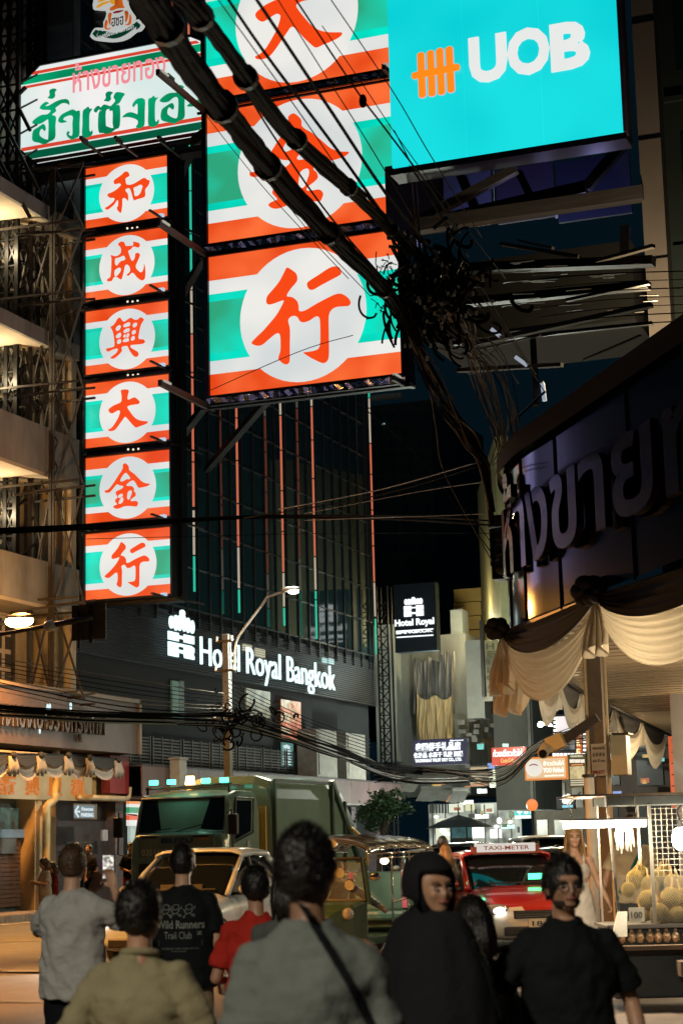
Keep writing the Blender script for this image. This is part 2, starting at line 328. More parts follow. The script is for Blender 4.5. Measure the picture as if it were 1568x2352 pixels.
# ---- wide column of three big panels ----
YB = 44.5
big_t = thing('vertical_sign', 'wide stack of giant orange, white and green lightboxes with red characters in white discs', 'sign', (-18, YB+.6, 13))
xa2 = onY(481, 700, YB).x; xb2 = onY(919, 700, YB).x
for a_, b_, g in ((-82, 232, 'da'), (252.7, 562, 'jin'), (589, 911, 'xing')):
    z1, z0 = onY(478, a_, YB).z, onY(480, b_, YB).z
    striped_panel(big_t, xa2, xb2, z0, z1, YB, g)
    g = MB(); random.seed(int(z0*10))
    zz = z0-.17
    prev = None
    for k in range(41):
        x = xa2-.1+(xb2-xa2+.2)*k/40; p = [(x, YB-.06-random.random()*.10, zz+.05+random.random()*.06), (x, YB-.04-random.random()*.10, zz-.05-random.random()*.06)]
        if prev: g.poly([prev[0], p[0], p[1], prev[1]])
        prev = p
    g.build('foil_strip', FOIL, big_t)
    g = MB()
    g.box(((xa2+xb2)/2, YB+.25, z0-.2), (xb2-xa2+.4, .5, .12)); g.box(((xa2+xb2)/2, YB-.1, z0-.36), (xb2-xa2+.5, .07, .06)); g.build('sill_beam', BLK, big_t)
    for s in (0, 1):
        x = xa2-.05 if s == 0 else xb2+.05
        g = MB(); g.bar((x, YB-.1, z0-.3), (x-.05, YB-(2.9 if s == 0 else .8), z0-.3+.03), .1, .16); g.build('lamp_arm', STEEL, big_t)
        g = MB(); g.box((x, YB-(2.6 if s == 0 else .6), z0-.2), (.1, .4, .05)); g.build('tube_lamp', E('dim_tube', (.6, .56, .45), .6), big_t)
zt, zb_ = onY(478, -82, YB).z, onY(480, 911, YB).z
g = MB(); g.box(((xa2+xb2)/2, YB+.55, (zt+zb_)/2), (xb2-xa2+.1, .5, zt-zb_+.4)); g.build('back_box', BLK, big_t)
g = MB()
for x in (xa2-.12, xb2+.12): g.box((x, YB+.25, (zt+zb_)/2), (.12, .5, zt-zb_+.6))
g.build('side_frame', BLK, big_t)
for z in (14.5, 19, 23):
    g = MB(); g.bar((xa2, YB+1, z), (-26, YB+9, z), .2); g.bar((xa2+2, YB+1, z), (-26, YB+12, z), .2); g.build('outrigger', BLK, big_t)
# ---- long Thai gold-shop sign ----
YT = 46.3
th = thing('shop_sign', 'long white lightbox with green Thai lettering, clipped corners and red and green stripes', 'sign', (-26, YT+.4, 22.5))
def T(px, py): return onY(px, py, YT)
A_, B_ = T(48.7, 194), T(500, 200)
x0, x1 = T(48.7, 270).x, T(505, 270).x
zt = T(240, 121).z; zb_ = T(240, 354).z
xcl = T(92, 148).x
out = [(x0, T(48.7, 346).z), (T(88, 376).x, zb_), (x1-.9, zb_), (x1, T(48.7, 346).z), (x1, T(48.7, 194).z), (x1-.9, zt), (xcl, zt), (x0, T(48.7, 194).z)]
TW = E('thai_white', '#d8efea', 1.0, .06, .5, '#f2f0ee')
g = MB(); g.prism([V(x, YT, z) for x, z in out], (0, .3, 0)); box_ = g.build('lightbox', TW, th)
H_ = zt-zb_
GD, RD, DG, PKD = E('sign_green', '#00935f', 1.0, .35, .6, '#00a973'), E('sign_red', '#d8442e', 1), E('sign_deep_green', '#00573c', 1), E('sign_pink', '#f0909a', 1)
def band(n, m, t, b):
    g = MB()
    def xs(z):
        f = lambda zz: x0+(xcl-x0)*max(0, min(1, (zz-out[7][1])/(zt-out[7][1]))) if zz > out[7][1] else (x0+(out[1][0]-x0)*max(0, min(1, (out[0][1]-zz)/(out[0][1]-zb_))) if zz < out[0][1] else x0)
        return f(z)
    za, zc = zb_+H_*t, zb_+H_*b; a, c = xs(za), xs(zc)
    g.prism([V(a+.02, YT-.014, za), V(c+.02, YT-.014, zc), V(x1-.3-(c-x0), YT-.014, zc), V(x1-.3-(a-x0), YT-.014, za)], (0, .012, 0)); g.build(n, m, box_)
band('stripe', RD, .945, .915); band('stripe', GD, .905, .83); band('stripe', RD, .815, .79)
band('stripe', RD, .20, .165); band('stripe', DG, .15, .075); band('stripe', M('sign_dkred', (.3, .02, .02), .5), .06, .025)
# crop pixel -> plane
def TP(x, y): return T((80+x*.4847)*.57415, (300+y*.4847)*.57415)
N = V(0, -1, 0)
loops = []
for i, l in enumerate(TL):
    loops.append([(q.x, q.z) for q in (TP(*p) for p in catmull(pp(l), True, 3))])
    for h in TLH.get(i, []): loops.append([(q.x, q.z) for q in (TP(*p) for p in catmull(pp(h), True, 3))])
for i, L in enumerate(loops):
    if i == 6: continue
    vs, fs = curve_mesh([L]+([loops[6]] if i == 5 else []), .012)
    g = MB(); g.add([V(p[0], YT-.012+p[2], p[1]) for p in vs], fs); g.build('letter', GD, box_)
g = MB(); O = T(168, 206); U = T(381, 168)-T(168, 206); U = V(U.x, 0, 0)
text(g, 'ห้างขายทอง', V(O.x, YT-.008, O.z-.12), U, V(0, 0, .95), N, .012, .012); g.build('small_lettering', PKD, box_)
g = MB()
for i in range(8):
    (xA, zA), (xB, zB) = out[i], out[(i+1) % 8]; g.bar((xA, YT+.12, zA), (xB, YT+.12, zB), .36, .07, up=Z1)
g.build('rim', BLK, th)
g = MB(); g.box(((x0+x1)/2, YT+.6, zb_-.15), (x1-x0, .5, .18)); g.box(((x0+x1)/2, YT+.6, zt+.1), (x1-x0, .5, .14)); g.build('support_beam', BLK, th)
for px in (240, 318, 415, 435):
    p = T(px, 345 if px != 435 else 205); g = MB(); g.bar(p+V(0, -.05, -.2), p+V(-.03, -1.3, -.17), .06); g.build('lamp_arm', STEEL, th)
    p2 = p+V(-.03, -1.2, -.1); MB().box(p2, (.09, .4, .09)).build('arm_lamp', STEEL, th)
# torn cloth hanging at its lower left
c = T(120, 372); g = MB(); g.poly([c, c+V(1.1, .1, .15), c+V(.8, .2, -.02), c+V(.2, .1, -.12)]); tag(g.build('torn_tarp', M('tarp_tan', (.45, .36, .2), .8)), 'torn tan tarp hanging under the long white Thai sign', 'tarp')
# ---- emblem above ----
em = thing('emblem_sign', 'cut-out white gold-shop emblem with orange ornament and green ribbon at the top left', 'sign', (-25, YT+.4, 27.4))
def EP(x, y): return T((360+x*.15306)*.57415, y*.15306*.57415)
def shp(s, off, d=.03, k=2): 
    vs, fs = curve_mesh([catmull([(q.x, q.z) for q in (EP(*p) for p in pp(s))], True, k)], d); g = MB(); g.add([V(p[0], YT-off+p[2], p[1]) for p in vs], fs); return g
shp("110 -300 120 0 108 250 430 275 430 480 370 600 375 740 220 738 125 775 25 965 130 1040 280 1065 420 1080 600 1090 850 1060 1050 970 1220 830 1330 800 1430 670 1350 600 1300 520 1180 540 1190 430 1100 300 1000 100 950 -300", .0, .1).build('white_board', E('emblem_white', '#c9ccc8', .8), em)
for s in ("235 65 360 -10 480 0 330 70 250 75", "195 218 300 120 470 60 545 65 530 95 400 140 280 215", "555 -100 700 -100 690 130 570 100"): shp(s, .07).build('gold_leaf', E('gold_yellow', '#e0a030', .8), em)
for s in ("565 300 570 230 680 160 690 80 700 -50 850 -60 900 150 930 230 770 240 640 290", "510 420 560 360 600 380 580 500 560 690 520 560", "415 700 455 540 500 600 470 720 500 770 570 750 510 800 430 780", "940 330 1010 310 1040 400 1000 560 960 600 960 450", "960 660 1040 630 1080 400 1115 480 1100 640 1010 685"): shp(s, .072, .03, 3).build('orange_ornament', E('ornament_orange', '#d8641a', .8, .4, 4), em)
shp("630 360 720 315 910 292 800 350 680 372", .07).build('red_band', E('deep_red', '#8a1c22', .7), em)
g = MB(); a, b = EP(605, 730), EP(915, 660); text(g, 'ฮซฮ', V(a.x, YT-.075, a.z), V(b.x-a.x, 0, 0), V(0, 0, .28), N, .02, .0); g.build('monogram', M('brown_ink', (.12, .02, .02), .6), em)
shp("300 930 390 835 650 885 900 830 1170 655 1230 720 1000 900 800 1000 620 1030 400 990", .07, .03, 3).build('ribbon', E('ribbon_green', '#00402e', .6), em)
for s in ("190 800 270 830 200 930 240 1010 160 980 100 910", "290 815 350 835 280 960 330 1010 220 950", "1190 650 1260 590 1350 670 1330 740 1240 800 1250 740"): shp(s, .07, .03, 1).build('ribbon_tail', E('ribbon_green', '#00402e', .6), em)
g = MB(); s_ = 'เครื่องหมายการค้า'
for i in range(1):
    a, b = EP(370, 1010), EP(1180, 760); text(g, s_, V(a.x, YT-.09, a.z-.02), V(b.x-a.x, 0, b.z-a.z), V(0, 0, .17), N, .01, .01)
g.build('lettering', E('ribbon_text', '#d0d4d0', .8), em)
g = MB(); a, b = EP(100, 300), EP(430, 470); g.box(((a.x+b.x)/2, YT+.3, (a.z+b.z)/2), (b.x-a.x, .5, .3)); g.build('bracket_box', M('grey_box', (.05, .05, .055), .5), em)
for k in range(4):
    a, b = EP(70+k*60, 1010+k*15), EP(330+k*70, 1230+k*12); g = MB(); g.bar(V(a.x, YT+.3, a.z), V(b.x, YT+.3, b.z), .03); g.build('strut', STEEL, em)
# ---- bank billboard ----
YU = 36.0
ub = thing('billboard', 'large glowing cyan bank billboard with white UOB lettering and an orange tally-mark logo', 'billboard', (-9.5, YU+.5, 16))
a, b = onY(900, 385, YU), onY(1430, 295, YU); zt = b.z+5.2
CY = E('billboard_cyan', (0, .62, .68), 1.0, .05, .35, (.01, .74, .76))
g = MB(); w3 = (b.x-a.x)/3
for k in range(3): MB().obox(V(a.x+k*w3+.004, YU, a.z), V(w3-.008, 0, 0), V(0, .12, 0), V(0, 0, zt-a.z)).build('face_panel', CY, ub)
g = MB(); g.obox(V(a.x-.02, YU+.13, a.z-.02), V(b.x-a.x+.04, 0, 0), V(0, .7, 0), V(0, 0, zt-a.z+.04))
g.box(((a.x+b.x)/2, YU+.3, a.z-.1), (b.x-a.x+.1, .6, .14)); g.build('cabinet', M('navy_box', (.02, .02, .05), .4), ub)
for q in ((b.x+.03, (a.z+zt)/2, .05, zt-a.z+.05), ): MB().box((q[0], YU+.12, q[1]), (q[2], .3, q[3])).build('edge_trim', M('violet_trim', (.2, .15, .35), .35), ub)
def UP(x, y): return onY((1500+x*.7851)*.57415, y*.7851*.57415, YU)
def rr(p, q, wd, name, m, off):
    p, q = UP(*p), UP(*q); d = (q-p); L = d.length; d.normalize(); n_ = V(-d.z, 0, d.x); pts = []
    for e, sg in ((q, 1), (p, -1)):
        for k in range(7):
            t = math.pi*(k/6-.5); pts.append(e+d*sg*math.cos(t)*wd/2*.6+n_*(-sg)*math.sin(t)*wd/2*-1)
    g = MB(); g.prism([V(v.x, YU-off, v.z) for v in pts], (0, -.03, 0)); g.build(name, m, ub)
OR_ = E('logo_orange', '#ff8c1a', 1.0); PK = E('logo_pink', '#ffa0b0', .9)
for (p, q) in (((234, 280), (243, 490)), ((283, 270), (292, 483)), ((330, 258), (340, 475)), ((378, 250), (388, 463))): rr(p, q, .15, 'logo_bar', OR_, .012); rr(p, q, .175, 'logo_outline', PK, .003)
rr((200, 392), (425, 347), .15, 'logo_bar', OR_, .045)
WL = E('letter_white', '#e9ece9', 1.0, .02)
for ch, (x0_, y0_, x1_, y1_) in {'U': (484, 425, 668, 205), 'O': (678, 390, 885, 178), 'B': (898, 360, 1088, 135)}.items():
    p, q = UP(x0_, y0_), UP(x1_, y1_); za = UP((x0_+x1_)/2, (y0_+y0_-33)/2+10).z
    g = MB(); text(g, ch, V(p.x, YU-.005, UP(x0_, y0_).z-.05), V(q.x-p.x, 0, 0), V(0, 0, 1.06), N, .04, .045); g.build('letter', WL, ub)
# ================= ground =================
def grid_sheet(x0, x1, y0, y1, nx, ny, zf):
    vs = [(x0+(x1-x0)*i/nx, y0+(y1-y0)*j/ny, 0) for j in range(ny+1) for i in range(nx+1)]
    vs = [(x, y, zf(x, y)) for x, y, _ in vs]
    return vs, [(j*(nx+1)+i, j*(nx+1)+i+1, (j+1)*(nx+1)+i+1, (j+1)*(nx+1)+i) for j in range(ny) for i in range(nx)]
ASPH = M('asphalt', (.085, .08, .075), .62, 0, .35, 1.2, .55, 30)
g = MB(); g.add(*grid_sheet(-300, 300, -100, 500, 4, 4, lambda x, y: -.02)); tag(g.build('ground', M('far_ground', (.05, .05, .05), .8)), kind='structure')
g = MB(); g.add(*grid_sheet(-24.8, 12, -15, 130, 60, 200, lambda x, y: .012*noise.noise((x*.5, y*.5, 0)))); tag(g.build('road', ASPH), kind='structure')
PAINT = M('road_paint', (.5, .48, .42), .6, 0, .5, 12)
g = MB()
for k in range(9):
    y = 12+k*7; g.add([(-13.4, y, .02), (-13.28, y, .02), (-13.28, y+3, .02), (-13.4, y+3, .02)], [(0, 1, 2, 3)])
g.add([(-24.2, 0, .02), (-24.1, 0, .02), (-24.1, 46, .02), (-24.2, 46, .02)], [(0, 1, 2, 3)])
tag(g.build('lane_marking', PAINT), kind='structure')
PAV = M('pavement_tile', (.20, .15, .12), .75, 0, .3, 2, .3, 20)
g = MB(); g.box((-25.9, 60, .1), (1.9, 170, .2)); pv = tag(g.build('pavement', PAV), kind='structure')
kerbm = M('kerb_stone', (.14, .13, .12), .8, 0, .4, 3)
kb = None
for k in range(60):
    y = 33+k*1.0
    if kb is None: g = MB(); g.box((-24.88, y, .085), (.16, .97, .19)); kb = g.build('kerb_block', kerbm, pv); first = (kb, y)
    else: c = first[0].copy(); COL.objects.link(c); c.location = first[0].location+V(0, y-first[1], 0)
g = MB(); g.box((-1, 40, .06), (10.5, 76, .12)); tag(g.build('pavement', PAV), kind='structure')
# manhole / tar patches on the road near the crossing
g = MB()
for (px, py, rx, ry) in ((150, 2230, 1.4, .25), (1290, 2280, .8, .35), (70, 2160, 1.2, .1), (60, 2300, .9, .06)):
    c = onZ(px, py, .02); n = 16
    g.poly([c+V(rx*math.cos(2*math.pi*k/n)*(1+.25*noise.noise((k, px, 0))), ry*math.sin(2*math.pi*k/n)*(1+.3*noise.noise((k, px, 3))), .003) for k in range(n)])
tag(g.build('road_patch', M('tar_patch', (.03, .03, .03), .5, 0, .3, 6)), kind='structure')

# ================= hotel =================
XF = -26.2
ho = thing('hotel_building', 'tall dark glass hotel with neon lines, louvred fascia and canopy behind the garbage truck', 'building', (-30, 60, 0))
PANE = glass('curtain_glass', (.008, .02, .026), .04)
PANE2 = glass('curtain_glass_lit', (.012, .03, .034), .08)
g = MB(); g.box((XF-6, 60.7, 22), (11.4, 25.3, 43.9)); g.build('inner_mass', M('dark_core', (.008, .01, .012), .9), ho)
yn = [50.7, 55.2, 58.85, 62.96, 66.2, 73.0]   # neon positions
ys = [47.9]
for a_, b_ in zip([47.9]+yn, yn+[73.4]):
    n = max(1, round((b_-a_)/1.0)); ys += [a_+(b_-a_)*k/n for k in range(1, n+1)]
zs = [9.6+1.42*2*k for k in range(12)]
random.seed(3)
_pm = {}
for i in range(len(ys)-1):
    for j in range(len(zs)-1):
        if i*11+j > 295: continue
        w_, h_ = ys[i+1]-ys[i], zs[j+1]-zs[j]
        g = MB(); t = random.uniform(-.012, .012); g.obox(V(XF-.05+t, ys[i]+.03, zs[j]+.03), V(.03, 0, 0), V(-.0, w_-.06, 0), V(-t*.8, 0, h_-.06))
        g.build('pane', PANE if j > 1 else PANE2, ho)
MUL = M('mullion', (.045, .055, .06), .4, .5, .2)
for y in ys:
    g = MB(); g.box((XF, y, 24), (.09, .05, 30)); g.build('mullion', MUL, ho)
for k in range(22):
    g = MB(); g.box((XF-.005, 60.6, 9.6+1.42*k), (.07, 25.4, .05)); g.build('transom', MUL, ho)
NO, NW, NG = E('neon_orange', (.70, .17, .09), .8), E('neon_white', (.60, .50, .38), .75), E('neon_green', (.03, .62, .40), .8)
NO2, NW2, NG2 = E('neon_orange_dim', (.5, .10, .05), .7), E('neon_white_dim', (.35, .3, .2), .7), E('neon_green_dim', (.02, .35, .2), .7)
gtop = {55.2: 1270, 58.85: 1347, 62.96: 1390, 66.2: 1351, 73.0: 1413}
wtop = {55.2: 1159, 58.85: 1250, 62.96: 1310, 66.2: 1274, 73.0: 1333}
for y, zb_ in zip(yn[1:], (10.11, 9.8, 9.77, 9.59, 9.6)):
    px = {55.2: 428, 58.85: 530, 62.96: 636, 66.2: 710, 73.0: 848}[y]
    zg, zw = onX(px, gtop[y], XF+.3).z, onX(px, wtop[y], XF+.3).z
    segs = [(zb_, zg, 2), (zg, zw, 1), (zw, zw+6, 0), (zw+6, zw+8, 1), (zw+8, zw+14, 2), (zw+14, zw+16, 1), (zw+16, 40, 0)]
    for za, zc, c in segs:
        z = za
        while z < zc-.2:
            z2 = min(z+1.55, zc)
            g = MB(); g.cyl((XF+.3, y, z+.03), (XF+.3, y, z2-.03), .038, 6); g.build('neon_tube', (NO, NW, NG)[c], ho)
            z = z2
# fascia with louvres
g = MB(); g.box((XF-.1, 60.8, 8.45), (.1, 26.2, 1.9)); g.build('fascia_backing', M('fascia_dark', (.015, .018, .022), .5), ho)
LOUV = M('louvre', (.05, .05, .052), .45, .4, .2)
for k in range(22):
    z = 7.55+k*.082
    g = MB(); g.obox(V(XF-.02, 47.8, z), V(0, 26, 0), V(.12, 0, -.05), V(0, 0, .014)); g.build('louvre', LOUV, ho)
WE = E('letters_white', '#d6f3f2', 1.5)
g = MB(); a, b, c = onX(459, 1529, XF+.25), onX(768, 1597, XF+.25), onX(459, 1463, XF+.25); hh = c.z-a.z
x_, y_ = a.x, a.y
LU = V(0, b.y-a.y, 0)
g = MB(); text(g, 'Hotel Royal Bangkok', V(XF+.25, a.y, a.z-hh*.275), LU, V(0, 0, hh*1.29), X1, .06, -.006); hl = g.build('lettering', WE, ho)
a, b = onX(387, 1505, XF+.3), onX(446, 1520, XF+.3); hz = onX(387, 1393, XF+.3).z-a.z
def HP(u, v): return V(XF+.3, a.y+(b.y-a.y)*u, a.z+hz*v)
def hw(x): return (x-92)/508
def hv(y): return (1250-y)/1165
for (xa_, xb__, t, bt) in ((95,190,295,600), (185,275,250,625), (262,350,230,610), (355,435,220,605), (430,515,245,615), (512,600,285,610), (305,412,85,255)):
    g = MB(); n = 20; cx_, cy_ = (xa_+xb__)/2, (t+bt)/2
    g.prism([HP(hw(cx_+(xb__-xa_)*.46*math.cos(2*math.pi*k/n)), hv(cy_+(bt-t)/2*math.sin(2*math.pi*k/n))) for k in range(n)], (.05, 0, 0)); g.build('logo_petal', WE, ho)
for s in ("92 668 290 668 290 722 400 722 400 668 600 668 600 860 400 860 400 795 290 795 290 868 92 868",):
    g = MB(); vs, fs = curve_mesh([[(hw(p[0]), hv(p[1])) for p in pp(s)]], .05); g.add([HP(p[0], p[1])+X1*p[2] for p in vs], fs); g.build('logo_letter', WE, ho)
g = MB(); vs, fs = curve_mesh([[(hw(p[0]), hv(p[1])) for p in pp(s)] for s in ("92 915 540 915 600 960 600 1060 580 1110 600 1160 600 1240 410 1240 395 1140 285 1140 285 1250 92 1250", "280 985 400 985 400 1065 280 1065")], .05); g.add([HP(p[0], p[1])+X1*p[2] for p in vs], fs); g.build('logo_letter', WE, ho)
# floor below the fascia: dark glazing with curtains and lit rooms
lowg = glass('low_glass', (.01, .018, .018), .12)
ys2 = [47.9+k*1.33 for k in range(20)]
for k in range(19):
    for (z0_, z1_) in ((4.35, 5.9), (5.96, 7.48)):
        g = MB(); g.obox(V(XF-.3, ys2[k]+.03, z0_), V(.03, 0, 0), V(0, 1.27, 0), V(0, 0, z1_-z0_)); g.build('low_pane', lowg, ho)
CUR = M('curtain_green', (.16, .24, .17), .8, 0, .3, 1, streak=(1, 14, .3))
def facade_quad(px0, py0, px1, py1, X, name, m, par, d=.06):   # rectangle on the facade from two picture corners
    p, q = onX(px0, py0, X), onX(px1, py1, X); g = MB(); g.obox(V(X, p.y, q.z), V(d, 0, 0), V(0, q.y-p.y, 0), V(0, 0, p.z-q.z)); return g.build(name, m, par)
facade_quad(392, 1563, 408, 1650, XF-.24, 'curtain', E('curtain_glow', (.05, .11, .07), .8, .3, 1), ho)
facade_quad(408, 1563, 420, 1650, XF-.24, 'curtain', E('curtain_glow2', (.03, .06, .045), .6, .3, 1), ho)
facade_quad(562, 1580, 618, 1650, XF-.24, 'lit_window', E('lit_room', (.20, .19, .10), .8, .75, 2.2), ho)
facade_quad(556, 1478, 576, 1498, XF-.0, 'lit_vent', E('lit_vent_m', (.8, .75, .5), .7, .2, 3), ho)
facade_quad(584, 1488, 606, 1512, XF-.0, 'lit_vent', E('lit_vent_m', (.8, .75, .5), .7), ho)
facade_quad(738, 1510, 748, 1524, XF+.02, 'lit_vent', E('lit_vent_b', (.5, .8, .8), .8), ho)
facade_quad(752, 1512, 764, 1527, XF+.02, 'lit_vent', E('lit_vent_b', (.5, .8, .8), .8), ho)
po = thing('poster', 'tall orange and red lit poster of jewellery under the hotel lettering', 'poster', onX(668, 1700, XF-.15))
facade_quad(644, 1606, 689, 1702, XF-.15, 'poster_board', E('poster_orange', (.62, .13, .06), .9, .45, 2.4, (.85, .30, .16)), po)
p, q = onX(644, 1612, XF-.08), onX(668, 1700, XF-.08)
for k in range(3): MB().obox(V(XF-.08, p.y+.05, q.z+.15+k*.5), V(.02, 0, 0), V(0, (q.y-p.y)*.85, 0), V(0, 0, .32)).build('printed_block', E('poster_cream', (.75, .62, .4), .8, .4, 4), po)
for (xx, yy) in ((668, 1622), (676, 1640), (664, 1650)):
    c = onX(xx, yy, XF-.07); n = 18; g = MB(); g.tube([c+V(0, .3*math.cos(2*math.pi*k/n), .13*math.sin(2*math.pi*k/n)) for k in range(n+1)], .03, 5); g.build('printed_ring', E('poster_cream', 0, .8) if False else _m['poster_cream'], po)
st = thing('lit_sign', 'small white and teal lit sign below the orange poster', 'sign', onX(655, 1760, XF-.1))
facade_quad(645, 1705, 671, 1762, XF-.1, 'board', E('teal_white', (.1, .25, .22), .8), st)
p, q = onX(646, 1707, XF-.03), onX(670, 1758, XF-.03)
for k, s in enumerate(('金', '行', '大', '興')):
    g = MB(); text(g, s, V(XF-.03, p.y+.1, q.z+(p.z-q.z)*(.76-.25*k)), V(0, (q.y-p.y)*.8, 0), V(0, 0, (p.z-q.z)*.2), X1, .02, .03); g.build('character', E('white_soft', (.7, .85, .85), 1), st)
g = MB(); g.box((XF-3, 60.7, 5.9), (5.5, 25.3, 3.4)); g.build('lower_mass', _m['dark_core'], ho)
# ventilation grilles over the canopy
for k in range(9):
    y0_ = 50.2+k*2.2; g = MB()
    for j in range(9): g.box((XF+.1, y0_+1, 4.38+j*.1), (.06, 2.0, .035))
    for j in (0, .66, 1.33, 2.0): g.box((XF+.12, y0_+j, 4.8), (.05, .05, .9))
    g.build('vent_grille', M('grille', (.07, .062, .055), .5, .3), ho)
# canopy of brown panels
PUR = M('canopy_panel', (.13, .085, .085), .55, 0, .25, 1.2, .1, 8)
for k in range(12):
    y0_ = 50.0+k*1.98; g = MB(); g.box((XF+.95, y0_+.98, 3.78), (.06, 1.95, .86)); g.build('canopy_panel', PUR, ho)
g = MB(); g.box((XF+.45, 61.9, 4.24), (1.05, 23.8, .06)); g.box((XF+.45, 61.9, 3.3), (1.05, 23.8, .06)); g.build('canopy_slab', M('canopy_dark', (.05, .04, .045), .6), ho)
g = MB(); g.box((XF+1.0, 61.9, 3.32), (.04, 23.8, .05)); g.build('canopy_trim', M('trim_light', (.5, .48, .45), .3, .8), ho)
ACM = M('ac_metal', (.30, .28, .25), .6, 0, .25, 4)
for i, (px0, px1) in enumerate(((722, 780), (790, 845))):
    a, b = onX(px0, 1703+i*8, XF+.9), onX(px1, 1768+i*8, XF+.9)
    u = thing('cabinet_box', ('left' if i == 0 else 'right')+' of two pale metal cabinets standing on the hotel canopy', 'cabinet', (XF+.5, (a.y+b.y)/2, 4.27))
    g = MB(); g.box((XF+.5, (a.y+b.y)/2, 4.27+.9), (.8, (b.y-a.y)*.82, 1.8)); g.build('cabinet_body', ACM, u, bevel=.02)
    g = MB(); g.box((XF+.92, (a.y+b.y)/2, 4.27+.9), (.02, (b.y-a.y)*.7, 1.6)); g.build('cabinet_door', ACM, u)
# ground floor: piers, shutters, door
for k, y0_ in enumerate((50.1, 53.2, 57.5, 61.5, 65.8, 70.2, 73.2)):
    g = MB(); g.box((XF-.1, y0_, 1.8), (.5, .5, 3.0)); g.build('pier', M('pier_stone', (.10, .08, .09), .5, 0, .3, 2), ho)
for k, (y0_, y1_) in enumerate(((50.4, 52.9), (53.5, 57.2), (57.8, 61.2), (61.8, 65.5), (66.1, 69.9), (70.5, 72.9))):
    g = MB()
    for j in range(14): g.box((XF-.35, (y0_+y1_)/2, .35+j*.2), (.04, y1_-y0_, .17))
    g.build('roller_shutter', M('shutter_dark', (.035, .03, .038), .5, .3, .3), ho)
facade_quad(231, 1975, 253, 1990, XF-.2, 'purple_door_light', E('purple', (.10, .02, .09), .5, .2, 1), ho)
facade_quad(232, 1906, 244, 1931, XF+.18, 'notice', M('paper_grey', (.3, .3, .35), .6), ho)

# ================= left shop-house =================
lh = thing('shop_house', 'weathered cream shophouse with lit balconies and shuttered windows behind the steel scaffold', 'building', (-28, 44, 0))
CREAM = M('cream_wall', (.52, .46, .36), .85, 0, .4, 1.0, .25, 10, streak=(1, 1, .35))
GREYW = M('grey_render', (.26, .26, .25), .85, 0, .4, 1.2, .25, 10, streak=(1, 1, .3))
XR = -27.5
g = MB(); g.box((XR-2, 45.0, 17), (4, 5.4, 22)); g.build('wall', CREAM, lh)
for (z0_, z1_) in ((6.3, 8.5), (8.5, 12.3), (12.3, 16.2), (16.2, 20.1), (20.1, 27)):
    g = MB(); g.box((-26.85, 47.55, (z0_+z1_)/2), (1.3, .3, z1_-z0_-.01)); g.build('party_wall', CREAM if z1_ < 21 else M('blue_grey_wall', (.22, .25, .28), .85, 0, .3, 1), lh)
g = MB(); g.box((-26.9, 47.62, 22.5), (1.5, .42, 12)); g.build('corner_pier', M('grey_upper', (.12, .135, .15), .8, 0, .3, 1), lh)
for zf, par in ((8.5, 1.25), (12.3, 1.35), (16.2, 0), (20.0, 0)):
    g = MB(); g.box((-26.75, 45.1, zf+.15), (1.5, 4.8, .3)); g.build('balcony_slab', M('slab_cream', (.5, .44, .34), .8, 0, .15, 1), lh)
    if par: g = MB(); g.box((-26.05, 45.1, zf+.1+par/2), (.12, 4.8, par)); g.build('parapet', GREYW, lh)
    else: g = MB(); g.box((-26.05, 45.1, zf+.2), (.12, 4.8, .45)); g.build('parapet', GREYW, lh)
FR = M('window_frame', (.62, .54, .40), .7, 0, .15, 2); WG = M('window_dark', (.045, .04, .03), .3, 0, .3, 2)
def window(y0_, z0_, w_, h_, nc, nr, X=XR):
    f = MB(); f.box((X+.03, y0_+w_/2, z0_+h_/2), (.06, w_, h_)); fo = f.build('window', FR, lh)
    cw, ch = w_/nc, h_/nr
    for i in range(nc):
        for j in range(nr):
            q = MB(); q.box((X+.062, y0_+cw*(i+.5), z0_+ch*(j+.5)), (.02, cw*.62, ch*.74)); q.build('window_pane', WG, fo)
for zf in (6.35, 8.85, 12.6, 16.5):
    hgt = 2.0 if zf < 7 else 2.1
    for y0_ in (42.6, 43.9, 45.2):
        window(y0_, zf+(.05 if zf < 7 else .1), 1.0, hgt, 2, 4)
        if zf > 7: window(y0_, zf+hgt+.25, 1.0, .62, 3, 1)
        else: window(y0_, zf+hgt+.1, 1.0, .35, 2, 1)
for px in (110,):
    g = MB(); g.cyl((-26.6, 47.25, 6.3), (-26.6, 47.25, 8.45), .06); g.cyl((-26.4, 47.3, 8.8), (-26.4, 47.3, 20), .05); g.build('drain_pipe', M('pipe_cream', (.5, .44, .33), .6), lh)
# fascia with dark raised lettering
BR = M('fascia_brown', (.085, .055, .045), .5, 0, .3, 1.5, .1)
g = MB(); g.box((-25.9, 42.3, 5.36), (1.2, 15.2, 1.6)); g.build('fascia', BR, lh)
g = MB(); g.box((-25.27, 42.3, 6.12), (.1, 15.3, .12)); g.box((-25.27, 49.9, 5.36), (.1, .12, 1.6)); g.build('fascia_rim', M('rim_brown', (.2, .15, .11), .5), lh)
g = MB(); p, q = onX(-20, 1730, -25.2), onX(241, 1730, -25.2)
text(g, 'ห้างทองเยาวราชกรุงเทพ', V(-25.26, p.y, 4.75), V(0, q.y-p.y, 0), V(0, 0, 1.1), X1, .1, .015); g.build('raised_lettering', M('letter_bronze', (.10, .075, .06), .25, .7, .3), lh)
for (px, py) in ((198, 1642), (292, 1638)):
    pass
random.seed(5)
for (px, py, s) in ((110, 1627, .13), (115, 1624, .1), (163, 1622, .12), (106, 1648, .08), (92, 1680, .07), (214, 1653, .06)):
    c = onX(px, py, -25.12); g = MB(); g.ball(c, (.03, s*.5, s), 6, 5); g.build('glint_spot', E('cool_glint', (.6, .85, .9), 1.1), lh)  # cool glints on the fascia set as small glowing blobs
